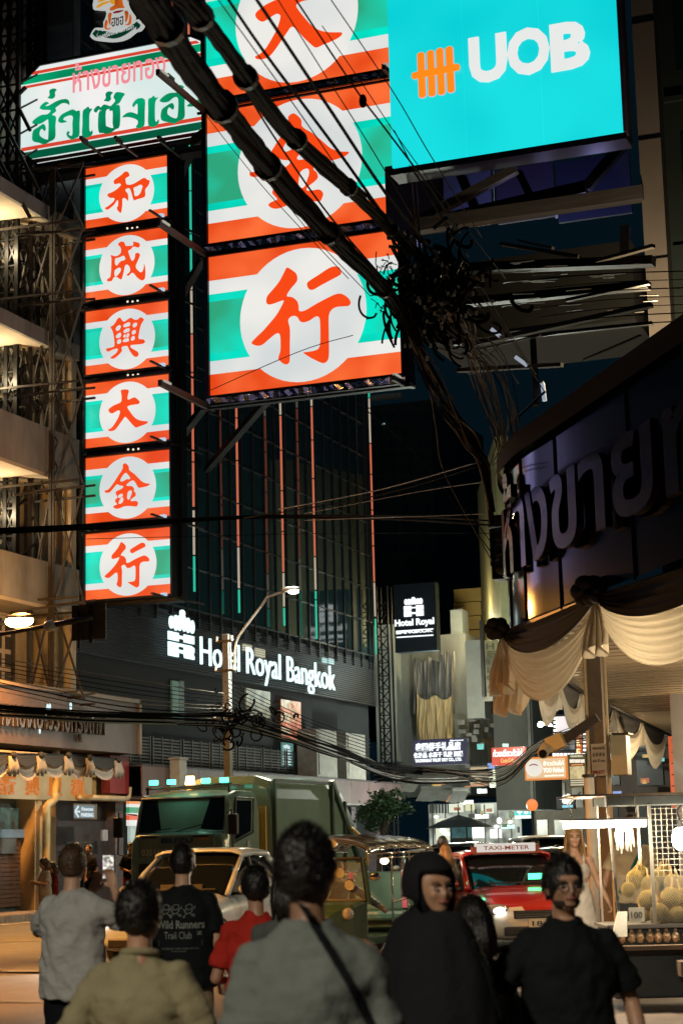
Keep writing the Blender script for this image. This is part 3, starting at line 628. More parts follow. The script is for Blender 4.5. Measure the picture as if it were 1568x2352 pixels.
# lit yellow sign with orange characters
ys_ = thing('lit_sign', 'yellow-lit shop sign with orange Chinese characters under the swags', 'sign', onX(100, 1838, -25.9))
p, q = onX(-30, 1775, -25.9), onX(212, 1840, -25.9); zb_ = q.z; ztp = p.z+.2
g = MB(); g.obox(V(-26.0, p.y, zb_), V(.1, 0, 0), V(0, q.y-p.y, 0), V(0, 0, ztp-zb_)); g.build('board', E('board_yellow', (.42, .27, .10), .8, .3, .6, (.55, .38, .17)), ys_)
for i, (ch, px) in enumerate((('金', -8), ('行', 18), ('興', 73), ('順', 125), ('和', 176))):
    c = onX(px, 1818, -25.85); g = MB(); text(g, ch, V(-25.88, c.y-.28, zb_+.10), V(0, .62, 0), V(0, 0, .52), X1, .09, .03); g.build('character', E('char_orange', (.75, .20, .03), .7), ys_)
# swags over the shop sign
def cloth_swag(mb, P, Q_, drop, out=V(1, 0, 0), top=.0, folds=7, nu=26, nv=9, d0=.1, ruck=.035):
    P, Q_ = Vector(P), Vector(Q_); vs = []
    for j in range(nv+1):
        v = j/nv
        for i in range(nu+1):
            u = i/nu; s = 4*u*(1-u); s2 = s**.75
            z = -(top*s2*(1-v)+drop*s2*v) - .04*v
            ph = v*folds*math.pi*1.0
            wv = ruck*math.sin(ph*2+u*2.2)*(.3+s)
            p = P.lerp(Q_, u)+V(0, 0, z+wv*.3)+out*(d0*(.4+s2*v*1.2)+wv)
            vs.append(p)
    fs = [(j*(nu+1)+i, j*(nu+1)+i+1, (j+1)*(nu+1)+i+1, (j+1)*(nu+1)+i) for j in range(nv) for i in range(nu)]
    mb.add(vs, fs)
SW_W = M('swag_cream', (.62, .56, .46), .85, 0, .1, 3, .25, 60); SW_B = M('swag_black', (.012, .011, .012), .7, 0, .2, 3)
SW_G = M('swag_grey', (.40, .37, .36), .85, 0, .15, 3, .2, 60)
for _mt in (SW_W, SW_G):
    _n = _mt.node_tree; _b = _n.nodes['Principled BSDF']; _o = [q for q in _n.nodes if q.type == 'OUTPUT_MATERIAL'][0]; _t = _n.nodes.new('ShaderNodeBsdfTranslucent'); _x = _n.nodes.new('ShaderNodeMixShader'); _t.inputs[0].default_value = (.64, .57, .45, 1); _x.inputs[0].default_value = .45
    _n.links.new(_b.outputs[0], _x.inputs[1]); _n.links.new(_t.outputs[0], _x.inputs[2]); _n.links.new(_x.outputs[0], _o.inputs[0])
sw = thing('swag_drape', 'row of grey-white and black cloth swags over the yellow shop sign', 'drape', onX(120, 1810, -25.2))
pts = [onX(px, py, -25.15) for px, py in ((-70, 1738), (20, 1742), (84, 1742), (147, 1742), (196, 1747), (262, 1752))]
for i in range(5):
    g = MB(); cloth_swag(g, pts[i]+V(0, .05, 0), pts[i+1]+V(0, -.05, 0), .50+.06*(i % 2), X1, .12); o = g.build('white_swag', SW_G, sw, smooth=True)
    g = MB(); cloth_swag(g, pts[i]+V(.02, 0, .12), pts[i+1]+V(.02, 0, .12), .32, X1, .0, 4); g.build('black_swag', SW_B, sw, smooth=True)
    c = pts[i+1]; g = MB()
    for k in range(7): g.tube([c+V(.12, -.16+.05*k, .05), c+V(.18, -.2+.065*k, -.25), c+V(.14, -.24+.08*k, -.42-.05*math.sin(k*2))], [.03, .05, .045], 5)
    g.build('swag_tail', SW_G, sw, smooth=True)
    g = MB(); g.ball(c+V(.15, 0, .08), (.09, .12, .1), 8, 6); g.build('rosette', SW_B, sw)
g = MB(); g.box((-25.3, 44, 4.35), (.05, 9, .05)); g.build('swag_rail', M('lit_rail', (.5, .35, .2), .5), sw)
# ground floor of the shop-house
g = MB(); g.box((-26.6, 40.5, 1.9), (.4, 8.4, 3.5)); g.build('shop_wall', M('shop_dark', (.03, .045, .045), .5, 0, .4, 1), lh)
for (y0_, y1_) in ((44.95, 46.1),):
    g = MB(); g.box((-26.3, (y0_+y1_)/2, 1.9), (.7, y1_-y0_, 3.4)); g.build('column', M('column_tan', (.42, .31, .18), .8, 0, .25, 1), lh)
g = MB()
for j in range(16): g.box((-26.36, 43.3, .38+j*.115), (.05, 3.1, .10))
g.build('roller_shutter', M('shutter_brown', (.10, .055, .04), .5, .3, .35, 2), lh)
g = MB(); g.box((-26.33, 43.5, 2.55), (.03, 2.4, .8)); g.build('shop_glass', E('shop_teal_glow', (.02, .06, .05), .7, .8, 3, (.05, .13, .10)), lh)
facade_quad(2, 1905, 52, 1924, -26.3, 'white_board', E('board_pale', (.2, .28, .30), .6, .3, 3), lh)
facade_quad(2, 1926, 34, 1960, -26.3, 'menu_board', E('menu_dim', (.11, .12, .10), .6, .5, 3), lh)
p = onX(129, 1800, -25.6); q = onX(128, 1835, -25.6)
g = MB(); g.tube([(-25.6, p.y, 4.5), (-25.6, p.y, q.z), (-25.7, p.y-.15, q.z-.12), (-25.7, p.y-.33, q.z-.2), (-25.7, p.y-.35, .25)], .11, 10); g.build('drain_pipe', M('pipe_yellow', (.5, .38, .2), .5), lh, smooth=True)
# recess with ducts and red panel
g = MB(); g.box((-26.3, 48.3, 3.75), (.3, 3.6, .8)); g.build('duct_panel', M('duct_yellow', (.42, .26, .10), .6, 0, .3, 2), lh)
g = MB(); g.box((-25.8, 49.35, 3.95), (.3, 1.2, 1.1)); g.build('red_panel', M('red_panel_m', (.20, .02, .02), .55), lh)
g = MB(); g.tube([(-25.7, 46.9, 3.25), (-25.7, 49.8, 3.25), (-25.7, 50.0, 3.3), (-25.7, 50.05, 3.6)], .09, 8); g.build('duct_pipe', M('duct_pipe_m', (.42, .33, .22), .5), lh, smooth=True)
g = MB(); g.box((-26.5, 48.2, 1.7), (.2, 4.1, 3.0)); g.build('recess_wall', M('recess_dark', (.04, .03, .035), .7), lh)
g = MB()
for k in range(12): g.cyl((-26.1, 47.0+k*.13, .25), (-26.1, 47.0+k*.13, 2.0), .015, 5)
g.bar((-26.1, 46.9, 2.0), (-26.1, 48.6, 2.0), .03); g.build('bar_gate', STEEL, lh)
pk = thing('parking_sign', 'framed grey parking sign with a left arrow hanging in the passage', 'sign', onX(193, 1882, -25.6))
facade_quad(167, 1846, 220, 1882, -25.6, 'frame', M('brown_frame', (.15, .10, .06), .5), pk, .05)
facade_quad(170, 1849, 217, 1879, -25.54, 'board', E('parking_board', (.16, .22, .25), .8), pk, .01)
WS = E('white_letters', (.75, .85, .88), .9)
for s_, (a, b, c, d_) in {'ที่จอดรถ': (188, 1862, 214, 1853), 'PARKING': (187, 1876, 215, 1867)}.items():
    p, q = onX(a, b, -25.52), onX(c, b, -25.52); g = MB(); text(g, s_, V(-25.525, p.y, onX(a, b, -25.52).z), V(0, q.y-p.y, 0), V(0, 0, onX(a, d_, -25.52).z-p.z), X1, .01, .02); g.build('lettering', WS, pk)
p, q = onX(173, 1864, -25.52), onX(184, 1864, -25.52); g = MB(); g.bar(V(-25.52, p.y, p.z), V(-25.52, q.y, p.z), .02, .05); g.bar(V(-25.52, p.y, p.z), V(-25.52, p.y+.2, p.z+.15), .02, .05); g.bar(V(-25.52, p.y, p.z), V(-25.52, p.y+.2, p.z-.15), .02, .05); g.build('arrow', WS, pk)
# convenience-store stripe sign
cs = thing('store_sign', 'lit convenience-store sign with orange, green, red and white stripes seen past the truck', 'sign', onX(335, 1885, -25.8))
p, q = onX(297, 1840, -25.8), onX(368, 1890, -25.8); H_ = p.z-q.z
for t, b, c in ((1, .87, 0), (.87, .72, 1), (.72, .45, 2), (.45, .35, 1), (.35, .12, 3), (.12, -.15, 1)):
    MB().obox(V(-25.9, p.y, q.z+H_*b), V(.1, 0, 0), V(0, q.y-p.y, 0), V(0, 0, H_*(t-b))).build('stripe', (E('st_or', (.9, .3, .08), .9), E('st_wh', (.8, .8, .76), .9), E('st_gr', (.03, .3, .13), .9), E('st_rd', (.8, .1, .04), .9))[c], cs)
ps = [onX(x, y, -25.9) for x, y in ((300, 1905), (322, 1905))]
MB().obox(V(-26, ps[0].y, .4), V(.1, 0, 0), V(0, ps[1].y-ps[0].y, 0), V(0, 0, 2.2)).build('bright_doorway', E('store_glow', (.45, .55, .5), .8, .4, 2), cs)
tv = thing('utility_box', 'grey metal column box on the canopy behind the truck lights', 'box', onX(410, 1810, XF+1.2))
g = MB(); c = onX(410, 1790, XF+1.2); g.box((c.x, c.y, c.z+.05), (.35, .5, 1.1)); g.build('box_body', ACM, tv, bevel=.02); g = MB(); g.box((c.x, c.y, c.z+.63), (.42, .58, .06)); g.build('box_lid', ACM, tv)

# ================= steel scaffold by the shop-house =================
sf = thing('steel_scaffold', 'tall rusty steel lattice scaffold in front of the cream shophouse', 'scaffold', (-27, 45, 0))
SC = M('scaffold_steel', (.05, .042, .035), .6, .3, .4, 4)
def bars(name, segs, wd, m=SC, par=None):
    for p, q in segs: g = MB(); g.bar(p, q, wd); g.build(name, m, par or sf)
def S(px, py, Y=45.6): return onY(px, py, Y)
lv = [1605, 1382+85, 1230, 1140, 1050, 895, 775, 700, 600, 540, 470, 385]
zl = [S(190, y).z for y in (1612, 1450, 1145, 900, 780, 555, 372)]
zlv = [S(100, y).z for y in (1610, 1395, 1130, 905, 700, 540, 392)]
for px in (30, 66, 115, 122):
    p = S(px, 1600); 
    for a_, b_ in zip(zlv[:-1], zlv[1:]): bars('post', [(V(p.x, p.y, a_), V(p.x, p.y, b_))], .09 if px != 122 else .06)
pr = S(190, 1600)
for i, (z_) in enumerate(zlv):
    q0, q1 = S(-60, 1600), S(192, 1600)
    bars('ledger', [(V(q0.x, q0.y, z_), V(q1.x, q1.y, z_+.05)), (V(q0.x, q0.y+.7, z_-.12), V(q1.x, q1.y+.7, z_-.1)), (V(q0.x, q0.y-.8, z_+.1), V(q1.x, q1.y-.3, z_+.18)), (V(S(66,1600).x, q0.y-.9, z_-.2), V(q1.x, q1.y+.7, z_+.2))], .06)
    if i < len(zlv)-1:
        z2 = zlv[i+1]; a_, b_, c_, d_ = S(122, 1600).x, S(190, 1600).x, S(30, 1600).x, S(115, 1600).x
        bars('brace', [(V(a_, 45.6, z_), V(b_, 45.6, z2)), (V(b_, 45.7, z_), V(a_, 45.7, z2)), (V(S(66,1600).x, 45.6, z_), V(d_, 45.6, z2)), (V(d_, 45.7, z_), V(S(66,1600).x, 45.7, z2))], .05)
        if i >= 2: 
            zm = (z_+z2)/2
        if i >= 2:
            zq = z_
            while zq < z2-.3:
                xs_ = [S(q_, 1600).x for q_ in (30, 48, 66, 90, 115)]
                for a4, b4 in zip(xs_[:-1], xs_[1:]): bars('truss_brace', [(V(a4, 46.0, zq), V(b4, 46.0, zq+.75)), (V(b4, 46.0, zq), V(a4, 46.0, zq+.75))], .032)
                zq += .75
        if i >= 2: bars('brace', [(V(c_, 45.6, z_), V(S(66,1600).x, 45.6, z2)), (V(c_, 45.7, z2), V(S(66,1600).x, 45.7, z_)), (V(c_-1, 45.6, z_), V(c_, 45.6, z2))], .05)
# dense lattice mast at the top left
lm = thing('lattice_mast', 'dense dark steel lattice mast at the upper left edge', 'mast', (-28, 43, 0))
Ym = 45.2; xm = [S(x, 300, Ym).x for x in (-24, -2, 20, 42, 150)]; zt_ = 30; zb2 = 9.0
for x in xm[:4]:
    for dy in (0, 1.2): bars('mast_post', [(V(x, Ym+dy, zb2), V(x, Ym+dy, zt_))], .12, BLK, lm)
k = 0
z = zb2
while z < zt_:
    for i in range(3):
        bars('mast_brace', [(V(xm[i], Ym, z), V(xm[i+1], Ym, z+.8)), (V(xm[i+1], Ym, z), V(xm[i], Ym, z+.8)), (V(xm[i], Ym, z), V(xm[i+1], Ym, z))], .05, BLK, lm)
    bars('mast_brace', [(V(xm[3], Ym, z), V(xm[3], Ym+1.2, z+.8)), (V(xm[0], Ym+1.2, z), V(xm[3], Ym+1.2, z+.8))], .05, BLK, lm)
    z += .8
bars('mast_brace', [(S(-10, 140, Ym), S(70, 300, Ym)), (S(-10, 270, Ym), S(60, 200, Ym)), (S(-10, 350, Ym-1), S(70, 500, Ym-1)), (S(-5, 250, Ym-.6), S(90, 440, Ym-.6))], .09, STEEL, lm)
um_ = thing('lattice_mast', 'second dark lattice mast rising behind the clipped corner of the Thai sign', 'mast', (-28, 47, 24))   # upper_mast
zz_ = onY(80, 190, 46.9).z
for px_ in (62, 84, 104):
    x = onY(px_, 100, 46.9).x; bars('mast_post', [(V(x, 46.9, zz_-3), V(x, 46.9, 31))], .1, BLK, um_)
z = zz_-3
while z < 31:
    for a_, b_ in ((62, 84), (84, 104)):
        xa_, xb2_ = onY(a_, 100, 46.9).x, onY(b_, 100, 46.9).x; bars('mast_brace', [(V(xa_, 46.9, z), V(xb2_, 46.9, z+.6)), (V(xb2_, 46.9, z), V(xa_, 46.9, z+.6)), (V(xa_, 46.9, z), V(xb2_, 46.9, z))], .05, BLK, um_)
    z += .6
# back wall high up behind the mast
g = MB(); p, q = S(-80, 0, 49), S(192, 400, 49); g.box(((p.x+q.x)/2, 49.2, 28), (q.x-p.x, .4, 14)); tag(g.build('rear_tower_wall', M('rear_grey', (.10, .12, .14), .85, 0, .25, .6)), 'plain blue-grey building wall behind the lattice mast', 'building')
# ---------------- sodium lamp & LED street lamp ----------------
SOD = (1.0, .43, .09)
sl = thing('street_lamp', 'glowing orange sodium street lamp on an arm at the left edge', 'street lamp', onY(45, 1425, 40.5))
c = onY(45, 1422, 40.5)
g = MB(); g.ball(c+V(0, 0, -.05), (.40, .2, .17), 14, 8); g.build('lamp_bowl', E('sodium_bowl', (1, .62, .25), 30), sl, smooth=True)
g = MB(); g.ball(c+V(.02, 0, .05), (.42, .2, .1), 12, 6); g.tube([c+V(-3, 0, -1.0), c+V(-.6, 0, -.12), c+V(-.1, 0, .06)], .06, 8); g.cyl(c+V(-3, 0, -1.0), c+V(-3, 0, -c.z), .11); g.build('lamp_housing', STEEL, sl, smooth=True)
lamp('SPOT', c+V(0, 0, -.22), 6500, SOD, .25, 'sodium_light', target=c+V(.0, 0, -10), spot=165)
lamp('POINT', c+V(.1, -.1, .25), 1100, SOD, .2, 'sodium_glow')
sg = thing('road_sign', 'dark square sign panel seen from behind on a round arm near the sodium lamp', 'sign', onY(205, 1460, 39))
a, b = onY(165, 1472, 39), onY(243, 1385, 39)
g = MB(); g.obox(V(a.x, 39, a.z), V(b.x-a.x, 0, .0), V(0, .04, 0), V(0, 0, b.z-a.z)); g.build('sign_panel', M('sign_back', (.12, .085, .05), .5, .3, .3, 3), sg)
g = MB(); p = onY(108, 1438, 38.9); q = onY(215, 1418, 38.9); g.cyl(p, q, .075, 10); g.build('sign_arm', STEEL, sg, smooth=True)
for px in (183, 210): u = onY(px, 1400+(px == 183)*12, 38.93); g = MB(); g.box(u+V(0, 0, -.35), (.05+.05*(px == 210), .05, .9)); g.build('bracket', STEEL, sg)
g = MB(); g.ball(p+V(.1, 0, 0), (.2, .12, .14), 10, 6); g.build('camera_head', M('cam_white', (.5, .5, .48), .5), sg, smooth=True)
g = MB(); g.cyl(p, p+V(-3.2, 0, -.3), .05, 8); g.build('long_arm', STEEL, sg)
# LED lamp on concrete pole in front of the hotel
YP = 46
pl = thing('utility_pole', 'grey concrete utility pole in front of the hotel lettering', 'pole', V(onY(521, 1950, YP).x, YP, 0))
cx_ = onY(521, 1500, YP)
ztop = onY(521, 1457, YP).z; zm_ = onY(521, 1640, YP).z; g = MB(); g.box((cx_.x, YP, (ztop+zm_)/2), (.19, .2, ztop-zm_)); g.build('pole_shaft', M('concrete', (.22, .24, .27), .8, 0, .25, 3, .3, 30), pl, bevel=.015)
g = MB(); g.box((cx_.x, YP, zm_/2), (.18, .19, zm_-.004)); g.build('pole_foot', M('concrete_darkened', (.05, .048, .045), .85, 0, .4, 3), pl)  # lower shaft coloured darker so the sodium light doesn't brighten it
g = MB()
for z in range(10): g.cyl((cx_.x, YP-.12, ztop-.35-z*.32), (cx_.x, YP-.10, ztop-.35-z*.32), .018, 6)
g.build('bolt_holes', BLK, pl)
for z, l in ((ztop-.2, .5), (ztop-1.0, .6), (ztop-2.3, .7)):
    g = MB(); g.bar((cx_.x-l/2, YP-.15, z), (cx_.x+l/2, YP-.15, z), .06); g.build('cross_arm', STEEL, pl)
    for s in (-1, 1): g = MB(); g.cyl((cx_.x+s*l*.45, YP-.15, z), (cx_.x+s*l*.45, YP-.15, z+.14), .045, 8, .025); g.build('insulator', M('insulator', (.45, .4, .36), .3), pl)
l2 = thing('street_lamp', 'glowing pale street lamp on a curved arm above the hotel lettering', 'street lamp', onY(670, 1355, YP))
P_ = [onY(x, y, YP) for x, y in ((540, 1545), (539, 1500), (543, 1473), (556, 1450), (600, 1392), (612, 1374), (625, 1368), (658, 1357))]
g = MB(); g.tube(catmull([tuple(p) for p in P_], False, 3), .036, 8); g.build('lamp_arm', M('galvanised', (.45, .46, .47), .35, .8, .1), l2, smooth=True)
g = MB(); g.ball(onY(668, 1353, YP), (.28, .13, .07), 10, 6); g.build('lamp_head', M('cam_white', 0) if False else _m['cam_white'], l2, smooth=True)
c = onY(674, 1356, YP); g = MB(); g.ball(c+V(0, 0, -.03), (.16, .12, .07), 10, 6); g.build('lamp_lens', E('led_lens', (1, 1, .75), 18), l2, smooth=True)
lamp('SPOT', c+V(0, 0, -.15), 3500, (1, .97, .72), .12, 'led_light', target=c+V(0, 0, -9), spot=160)
lamp('POINT', c+V(0, -.1, .3), 30, (1, .97, .72), .1, 'led_glow')
# warm lamps under each balcony soffit of the shop-house
for z in (11.6, 15.5, 19.4):
    for y in (44.6,):
        o = thing('balcony_lamp', 'small warm wall lamp lighting the balcony soffit on '+{11.6: 'the second', 15.5: 'the third', 19.4: 'the top'}[z]+' floor', 'lamp', (-27.35, y, z-.1))
        g = MB(); g.ball((-27.3, y, z-.35), (.06, .07, .09), 8, 6); g.build('bulb', E('warm_bulb', (1, .8, .5), 6), o); g = MB(); g.box((-27.44, y, z-.35), (.08, .1, .16)); g.build('wall_bracket', STEEL, o)
        lamp('POINT', (-27.15, y, z-.3), 150, (1, .78, .46), .08, 'balcony_light')

def street_lamp(label, x, y, h, dx, dy, e, col, mat, spot=150, tg=None):      # lamps beside the road just outside the picture, the pale ones added
    o = thing('street_lamp', label, 'street lamp', (x, y, 0)); g = MB(); g.tube([V(x, y, 0), V(x, y, h-.6), V(x+dx*.4, y+dy*.4, h), V(x+dx, y+dy, h+.1)], [.1, .08, .06, .05], 8); g.build('lamp_post', STEEL, o, smooth=True)
    g = MB(); g.ball((x+dx, y+dy, h+.08), (.3, .3, .08), 12, 6); g.build('lamp_head', STEEL, o, smooth=True); g = MB(); g.ball((x+dx, y+dy, h+.0), (.18, .18, .07), 12, 6); g.build('lamp_lens', mat, o, smooth=True)
    lamp('SPOT', (x+dx, y+dy, h-.1), e, col, .2, 'street_light', target=tg or (x+dx*1.3, y+dy*1.3, 0), spot=spot)
# off_frame lamps
street_lamp('sodium street lamp on the left pavement before the crossing', -19.5, 19, 8, 2.5, 0, 15000, (1, .37, .06), _m['sodium_bowl'], 98, (-14.5, 23, 0))
street_lamp('pale street lamp behind the crowd at the crossing', -4.5, -6, 8.5, 1.2, 1.5, 6500, (1, .92, .74), _m['led_lens'], 46, (-2.9, 8.2, .5))  # added to light the crowd's backs, out of view
street_lamp('pale street lamp on the left pavement beyond the crossing', -18.5, 24, 8.5, 2.5, 0, 6000, (.92, 1, .86), _m['led_lens'], 46, (-7.5, 36, 1.4))  # added out of view to light the truck, cars and tuk-tuk

# unseen violet screen added for violet spill and a reflection in the copper fascia
ls = thing('added_video_screen', 'tall violet video screen on a frame at the left side of the junction', 'screen', (-25, 40, 0))
d_ = V(1, 0, 0); s_ = V(0, 1, 0); c = V(-25.25, 40.1, 14)
g = MB(); g.box(c, (.2, 2.4, 11), X=d_, Y=s_); g.build('led_screen', E('led_violet', (.30, .26, .85), 1.5, .5, .8, (.5, .48, .95)), ls)
g = MB(); g.box(c-d_*.25, (.3, 2.6, 11.3), X=d_, Y=s_); g.build('screen_cabinet', BLK, ls)
for q in (-1.0, 1.0): g = MB(); g.cyl(c-d_*.3+s_*q-V(0, 0, 13.9), c-d_*.3+s_*q, .12); g.build('screen_post', STEEL, ls)
# ================= right-hand side of the street =================
def rectY(px0, py0, px1, py1, Y, d, name, m, par=None, bevel=0):   # box facing -Y from two picture corners
    a, b = onY(px0, (py0+py1)/2, Y), onY(px1, (py0+py1)/2, Y); cx_ = (px0+px1)/2; t, u = onY(cx_, py0, Y).z, onY(cx_, py1, Y).z
    g = MB(); g.obox(V(a.x, Y, u), V(b.x-a.x, 0, 0), V(0, d, 0), V(0, 0, t-u)); return g.build(name, m, par, bevel=bevel)
def at(px, py, Y): return onY(px, py, Y)
DKT = M('dark_teal_wall', (.018, .032, .035), .7, 0, .3, .5)
rb = thing('tower_building', 'dark high-rise with a pale grey pillar at the right edge beside the cyan billboard', 'building', (0, 48, 0))
c0, c1 = at(1447, 0, 38), at(1497, 0, 38)
c2, c3 = at(1487, 600, 38), at(1544, 785, 38)
g = MB(); g.box(((c0.x+c1.x)/2+.0, 38.4, 17), (c1.x-c0.x, .8, 34)); g.build('pillar', M('pillar_grey', (.24, .22, .22), .8, 0, .2, .5, .1, 6), rb)
for z in (8.5, 11.2, 13.9, 16.6, 19.3): g = MB(); g.box(((c0.x+c1.x)/2, 37.98, z), (c1.x-c0.x+.02, .05, .02)); g.build('pillar_joint', BLK, rb)
g = MB(); g.box((c1.x+5.0, 42, 17), (10, 7, 34)); g.build('wall', DKT, rb)
for k in range(9):
    g = MB(); g.box((c1.x+5, 38.44, 4+k*3.4), (9.9, .1, .12)); g.build('floor_line', M('floor_line_m', (.03, .045, .05), .6), rb)
    for j in range(4): g = MB(); g.box((c1.x+1.2+j*2.2, 38.46, 5.6+k*3.4), (1.7, .05, 1.9)); g.build('window', glass('tower_glass', (.01, .02, .025), .08), rb)
lamp('POINT', at(1515, 800, 35.6), 500, (1, .72, .38), .2, 'pillar_fill')  # fill light added to brighten the grey pillar, with an invented lamp below
ow = thing('added_wall_lamp', 'small warm uplight at the foot of the grey pillar', 'lamp', at(1523, 870, 36)); g = MB(); g.ball(at(1523, 872, 35.9), .08, 8, 5); g.build('bulb', E('warm_bulb', 0, 6) if False else _m['warm_bulb'], ow); g = MB(); g.box(at(1523, 880, 36), (.2, .2, .06)); g.build('bracket', STEEL, ow)
# frame that carries the billboard
bf = thing('support_framework', 'dark timber and steel framework under the cyan billboard', 'frame', (-9.5, 38.5, 12))
WOOD = M('weathered_wood', (.09, .088, .10), .8, 0, .4, 2, .3, 20, streak=(.4, 6, 6))
g = MB(); a, b = at(958, 520, 38), at(1482, 528, 38); g.box(((a.x+b.x)/2, 38, a.z), (b.x-a.x, .3, .3)); g.build('main_beam', WOOD, bf)
for (x0_, y0_, x1_, y1_, w_, Y, mt) in ((965, 505, 1185, 388, .2, 38.2, WOOD), (1000, 512, 1345, 432, .28, 38.6, BLK), (1345, 432, 1440, 320, .22, 38.9, BLK), (1190, 395, 1232, 480, .16, 38.5, BLK), (1055, 396, 1100, 500, .2, 38.7, BLK), (1130, 380, 1132, 500, .05, 38.9, M('strip_pale', (.35, .32, .22), .6)), (1435, 520, 1435, 590, .2, 38, BLK), (940, 400, 965, 700, .09, 37.4, STEEL), (952, 400, 975, 700, .05, 37.7, STEEL)):
    g = MB(); g.bar(at(x0_, y0_, Y), at(x1_, y1_, Y), w_); g.build('strut', mt, bf)
for (x0_, y0_, x1_, y1_, c) in ((1018, 372, 1128, 505, '#5a6480'), (1140, 380, 1272, 505, '#3a3350'), (1278, 360, 1447, 500, '#232a48'),):
    rectY(x0_, y0_, x1_, y1_, 41.5, .1, 'rear_panel', M('rear_panel_'+c, c, .6, 0, .2, .6), bf)
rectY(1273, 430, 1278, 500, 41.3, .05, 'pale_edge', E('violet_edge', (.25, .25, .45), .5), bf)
rectY(885, 372, 1017, 540, 42, .1, 'rear_panel', _m['dark_core'], bf)
# messy dark eaves below the frame
ev = thing('eave_roof', 'dark cluttered steel eaves and awning beams over the corner shop', 'roof', (-6, 33, 8))
g = MB()
a = [at(960, 545, 36), at(1490, 545, 36), at(1560, 640, 34), at(1568, 790, 31), at(1100, 1000, 33), at(975, 800, 35)]
g = MB(); g.obox(at(985, 790, 37.9), V(4.6, 0, 0), V(0, 3, 0), V(0, 0, 1.75)); g.build('back_mass', _m['dark_core'], ev)
random.seed(11)
for (x0_, y0_, x1_, y1_, w_, Y, c) in ((1067, 795, 1496, 700, .14, 33, 1), (1050, 851, 1290, 838, .12, 33, 1), (1223, 780, 1231, 931, .12, 32.9, 1), (1060, 812, 1240, 770, .05, 32.8, 1), (1170, 760, 1285, 745, .1, 33.5, 1), (1040, 790, 1497, 742, .1, 34, 0), (1190, 552, 1270, 570, .09, 36, 1), (1370, 600, 1500, 565, .12, 35.5, 1), (1200, 645, 1280, 638, .08, 35, 1), (1340, 826, 1470, 770, .05, 31.5, 1), (1150, 560, 1330, 590, .12, 36, 1), (1300, 690, 1490, 650, .1, 34, 0), (1020, 700, 1490, 655, .25, 35, 0), (1010, 620, 1500, 600, .3, 36, 0), (1250, 900, 1170, 975, .06, 31, 1)):
    g = MB(); g.bar(at(x0_, y0_, Y), at(x1_, y1_, Y-.5), w_, w_*.6); g.build('eave_beam', (BLK, M('grey_batten', (.05, .048, .047), .7, 0, .4, 3, streak=(.5, 5, 5)))[c], ev)
for k in range(26):
    x, y = random.uniform(1150, 1480), random.uniform(600, 720); l = random.uniform(15, 60); Y = random.uniform(33, 36)
    g = MB(); g.bar(at(x, y, Y), at(x+l, y-l*random.uniform(.02, .14), Y), .03, .015); g.build('batten', random.choice((BLK, _m['grey_batten'], STEEL)), ev)
for (x0_, y0_, x1_, y1_) in ((1128, 756, 1148, 773), (1183, 820, 1209, 839), (1245, 880, 1250, 921)):
    tb = thing('tube_lamp', {1128: 'uppermost', 1183: 'middle', 1245: 'lowest'}[x0_]+' short pale fluorescent tube in the dark eaves', 'lamp', at(x0_, y0_, 32.5))
    g = MB(); g.bar(at(x0_, y0_, 32.4), at(x1_, y1_, 32.4), .07); g.build('tube', E('tube_blue', (.42, .46, .55), .75), tb); g = MB(); g.bar(at(x0_, y0_-3, 32.5), at(x1_, y1_-3, 32.5), .1, .04); g.build('tube_holder', BLK, tb)
# corner shop: curved shiny fascia
cs_ = thing('corner_shop', 'corner gold shop with curved reflective copper fascia, dark raised letters and brass soffit', 'building', (-2, 26, 0))
path = catmull([(-8.4, 38), (-8.0, 33), (-7.75, 29.3), (-7.45, 27.1), (-6.8, 25.4), (-5.85, 23.9), (-4.4, 21.7), (-2.6, 19.0), (0, 15.2)], False, 6)
COP = M('copper_cladding', (.005, .003, .0035), .12, .3, .4, .5, .0, coat=.3, spec=.35)
def curve_wall(i0, i1, z0, z1, name, m, off=0, ztop=None):
    g = MB(); vs = []
    pts = path[i0:i1+1]
    for i, (x, y) in enumerate(pts):
        a = V(*pts[max(0, i-1)], 0); b = V(*pts[min(len(pts)-1, i+1)], 0); t = (b-a).normalized(); n_ = V(t.y, -t.x, 0)*-1
        n_ = V(-abs(t.y), -abs(t.x), 0).normalized() if True else n_
        zt = z1 if ztop is None else ztop(x, y)
        vs += [V(x, y, z0)+n_*off, V(x, y, zt)+n_*off]
    g.add(vs, [(2*i, 2*i+2, 2*i+3, 2*i+1) for i in range(len(pts)-1)]); return g.build(name, m, cs_, smooth=True)
seg = [0, 12, 17, 21, 25, 30, 36, 42, 48]
for a_, b_ in zip(seg[:-1], seg[1:]): curve_wall(a_, b_, 4.75, 7.1, 'cladding_panel', COP, 0)
for k in seg[1:-1]:
    g = MB(); x, y = path[k]; g.box((x-.0, y-.01, 6.05), (.03, .03, 2.7)); g.build('cladding_joint', BLK, cs_)
curve_wall(0, 48, 7.1, 7.4, 'dark_coping', M('coping_dark', (.002, .002, .003), .7, 0, 0, spec=.05), .10)
g = MB(); vs = [V(x, y, 7.4) for x, y in path]; g.add(vs+[V(6, 38, 7.4)], [(i, i+1, len(vs)) for i in range(len(vs)-1)]); g.build('flat_roof', _m['dark_core'], cs_)
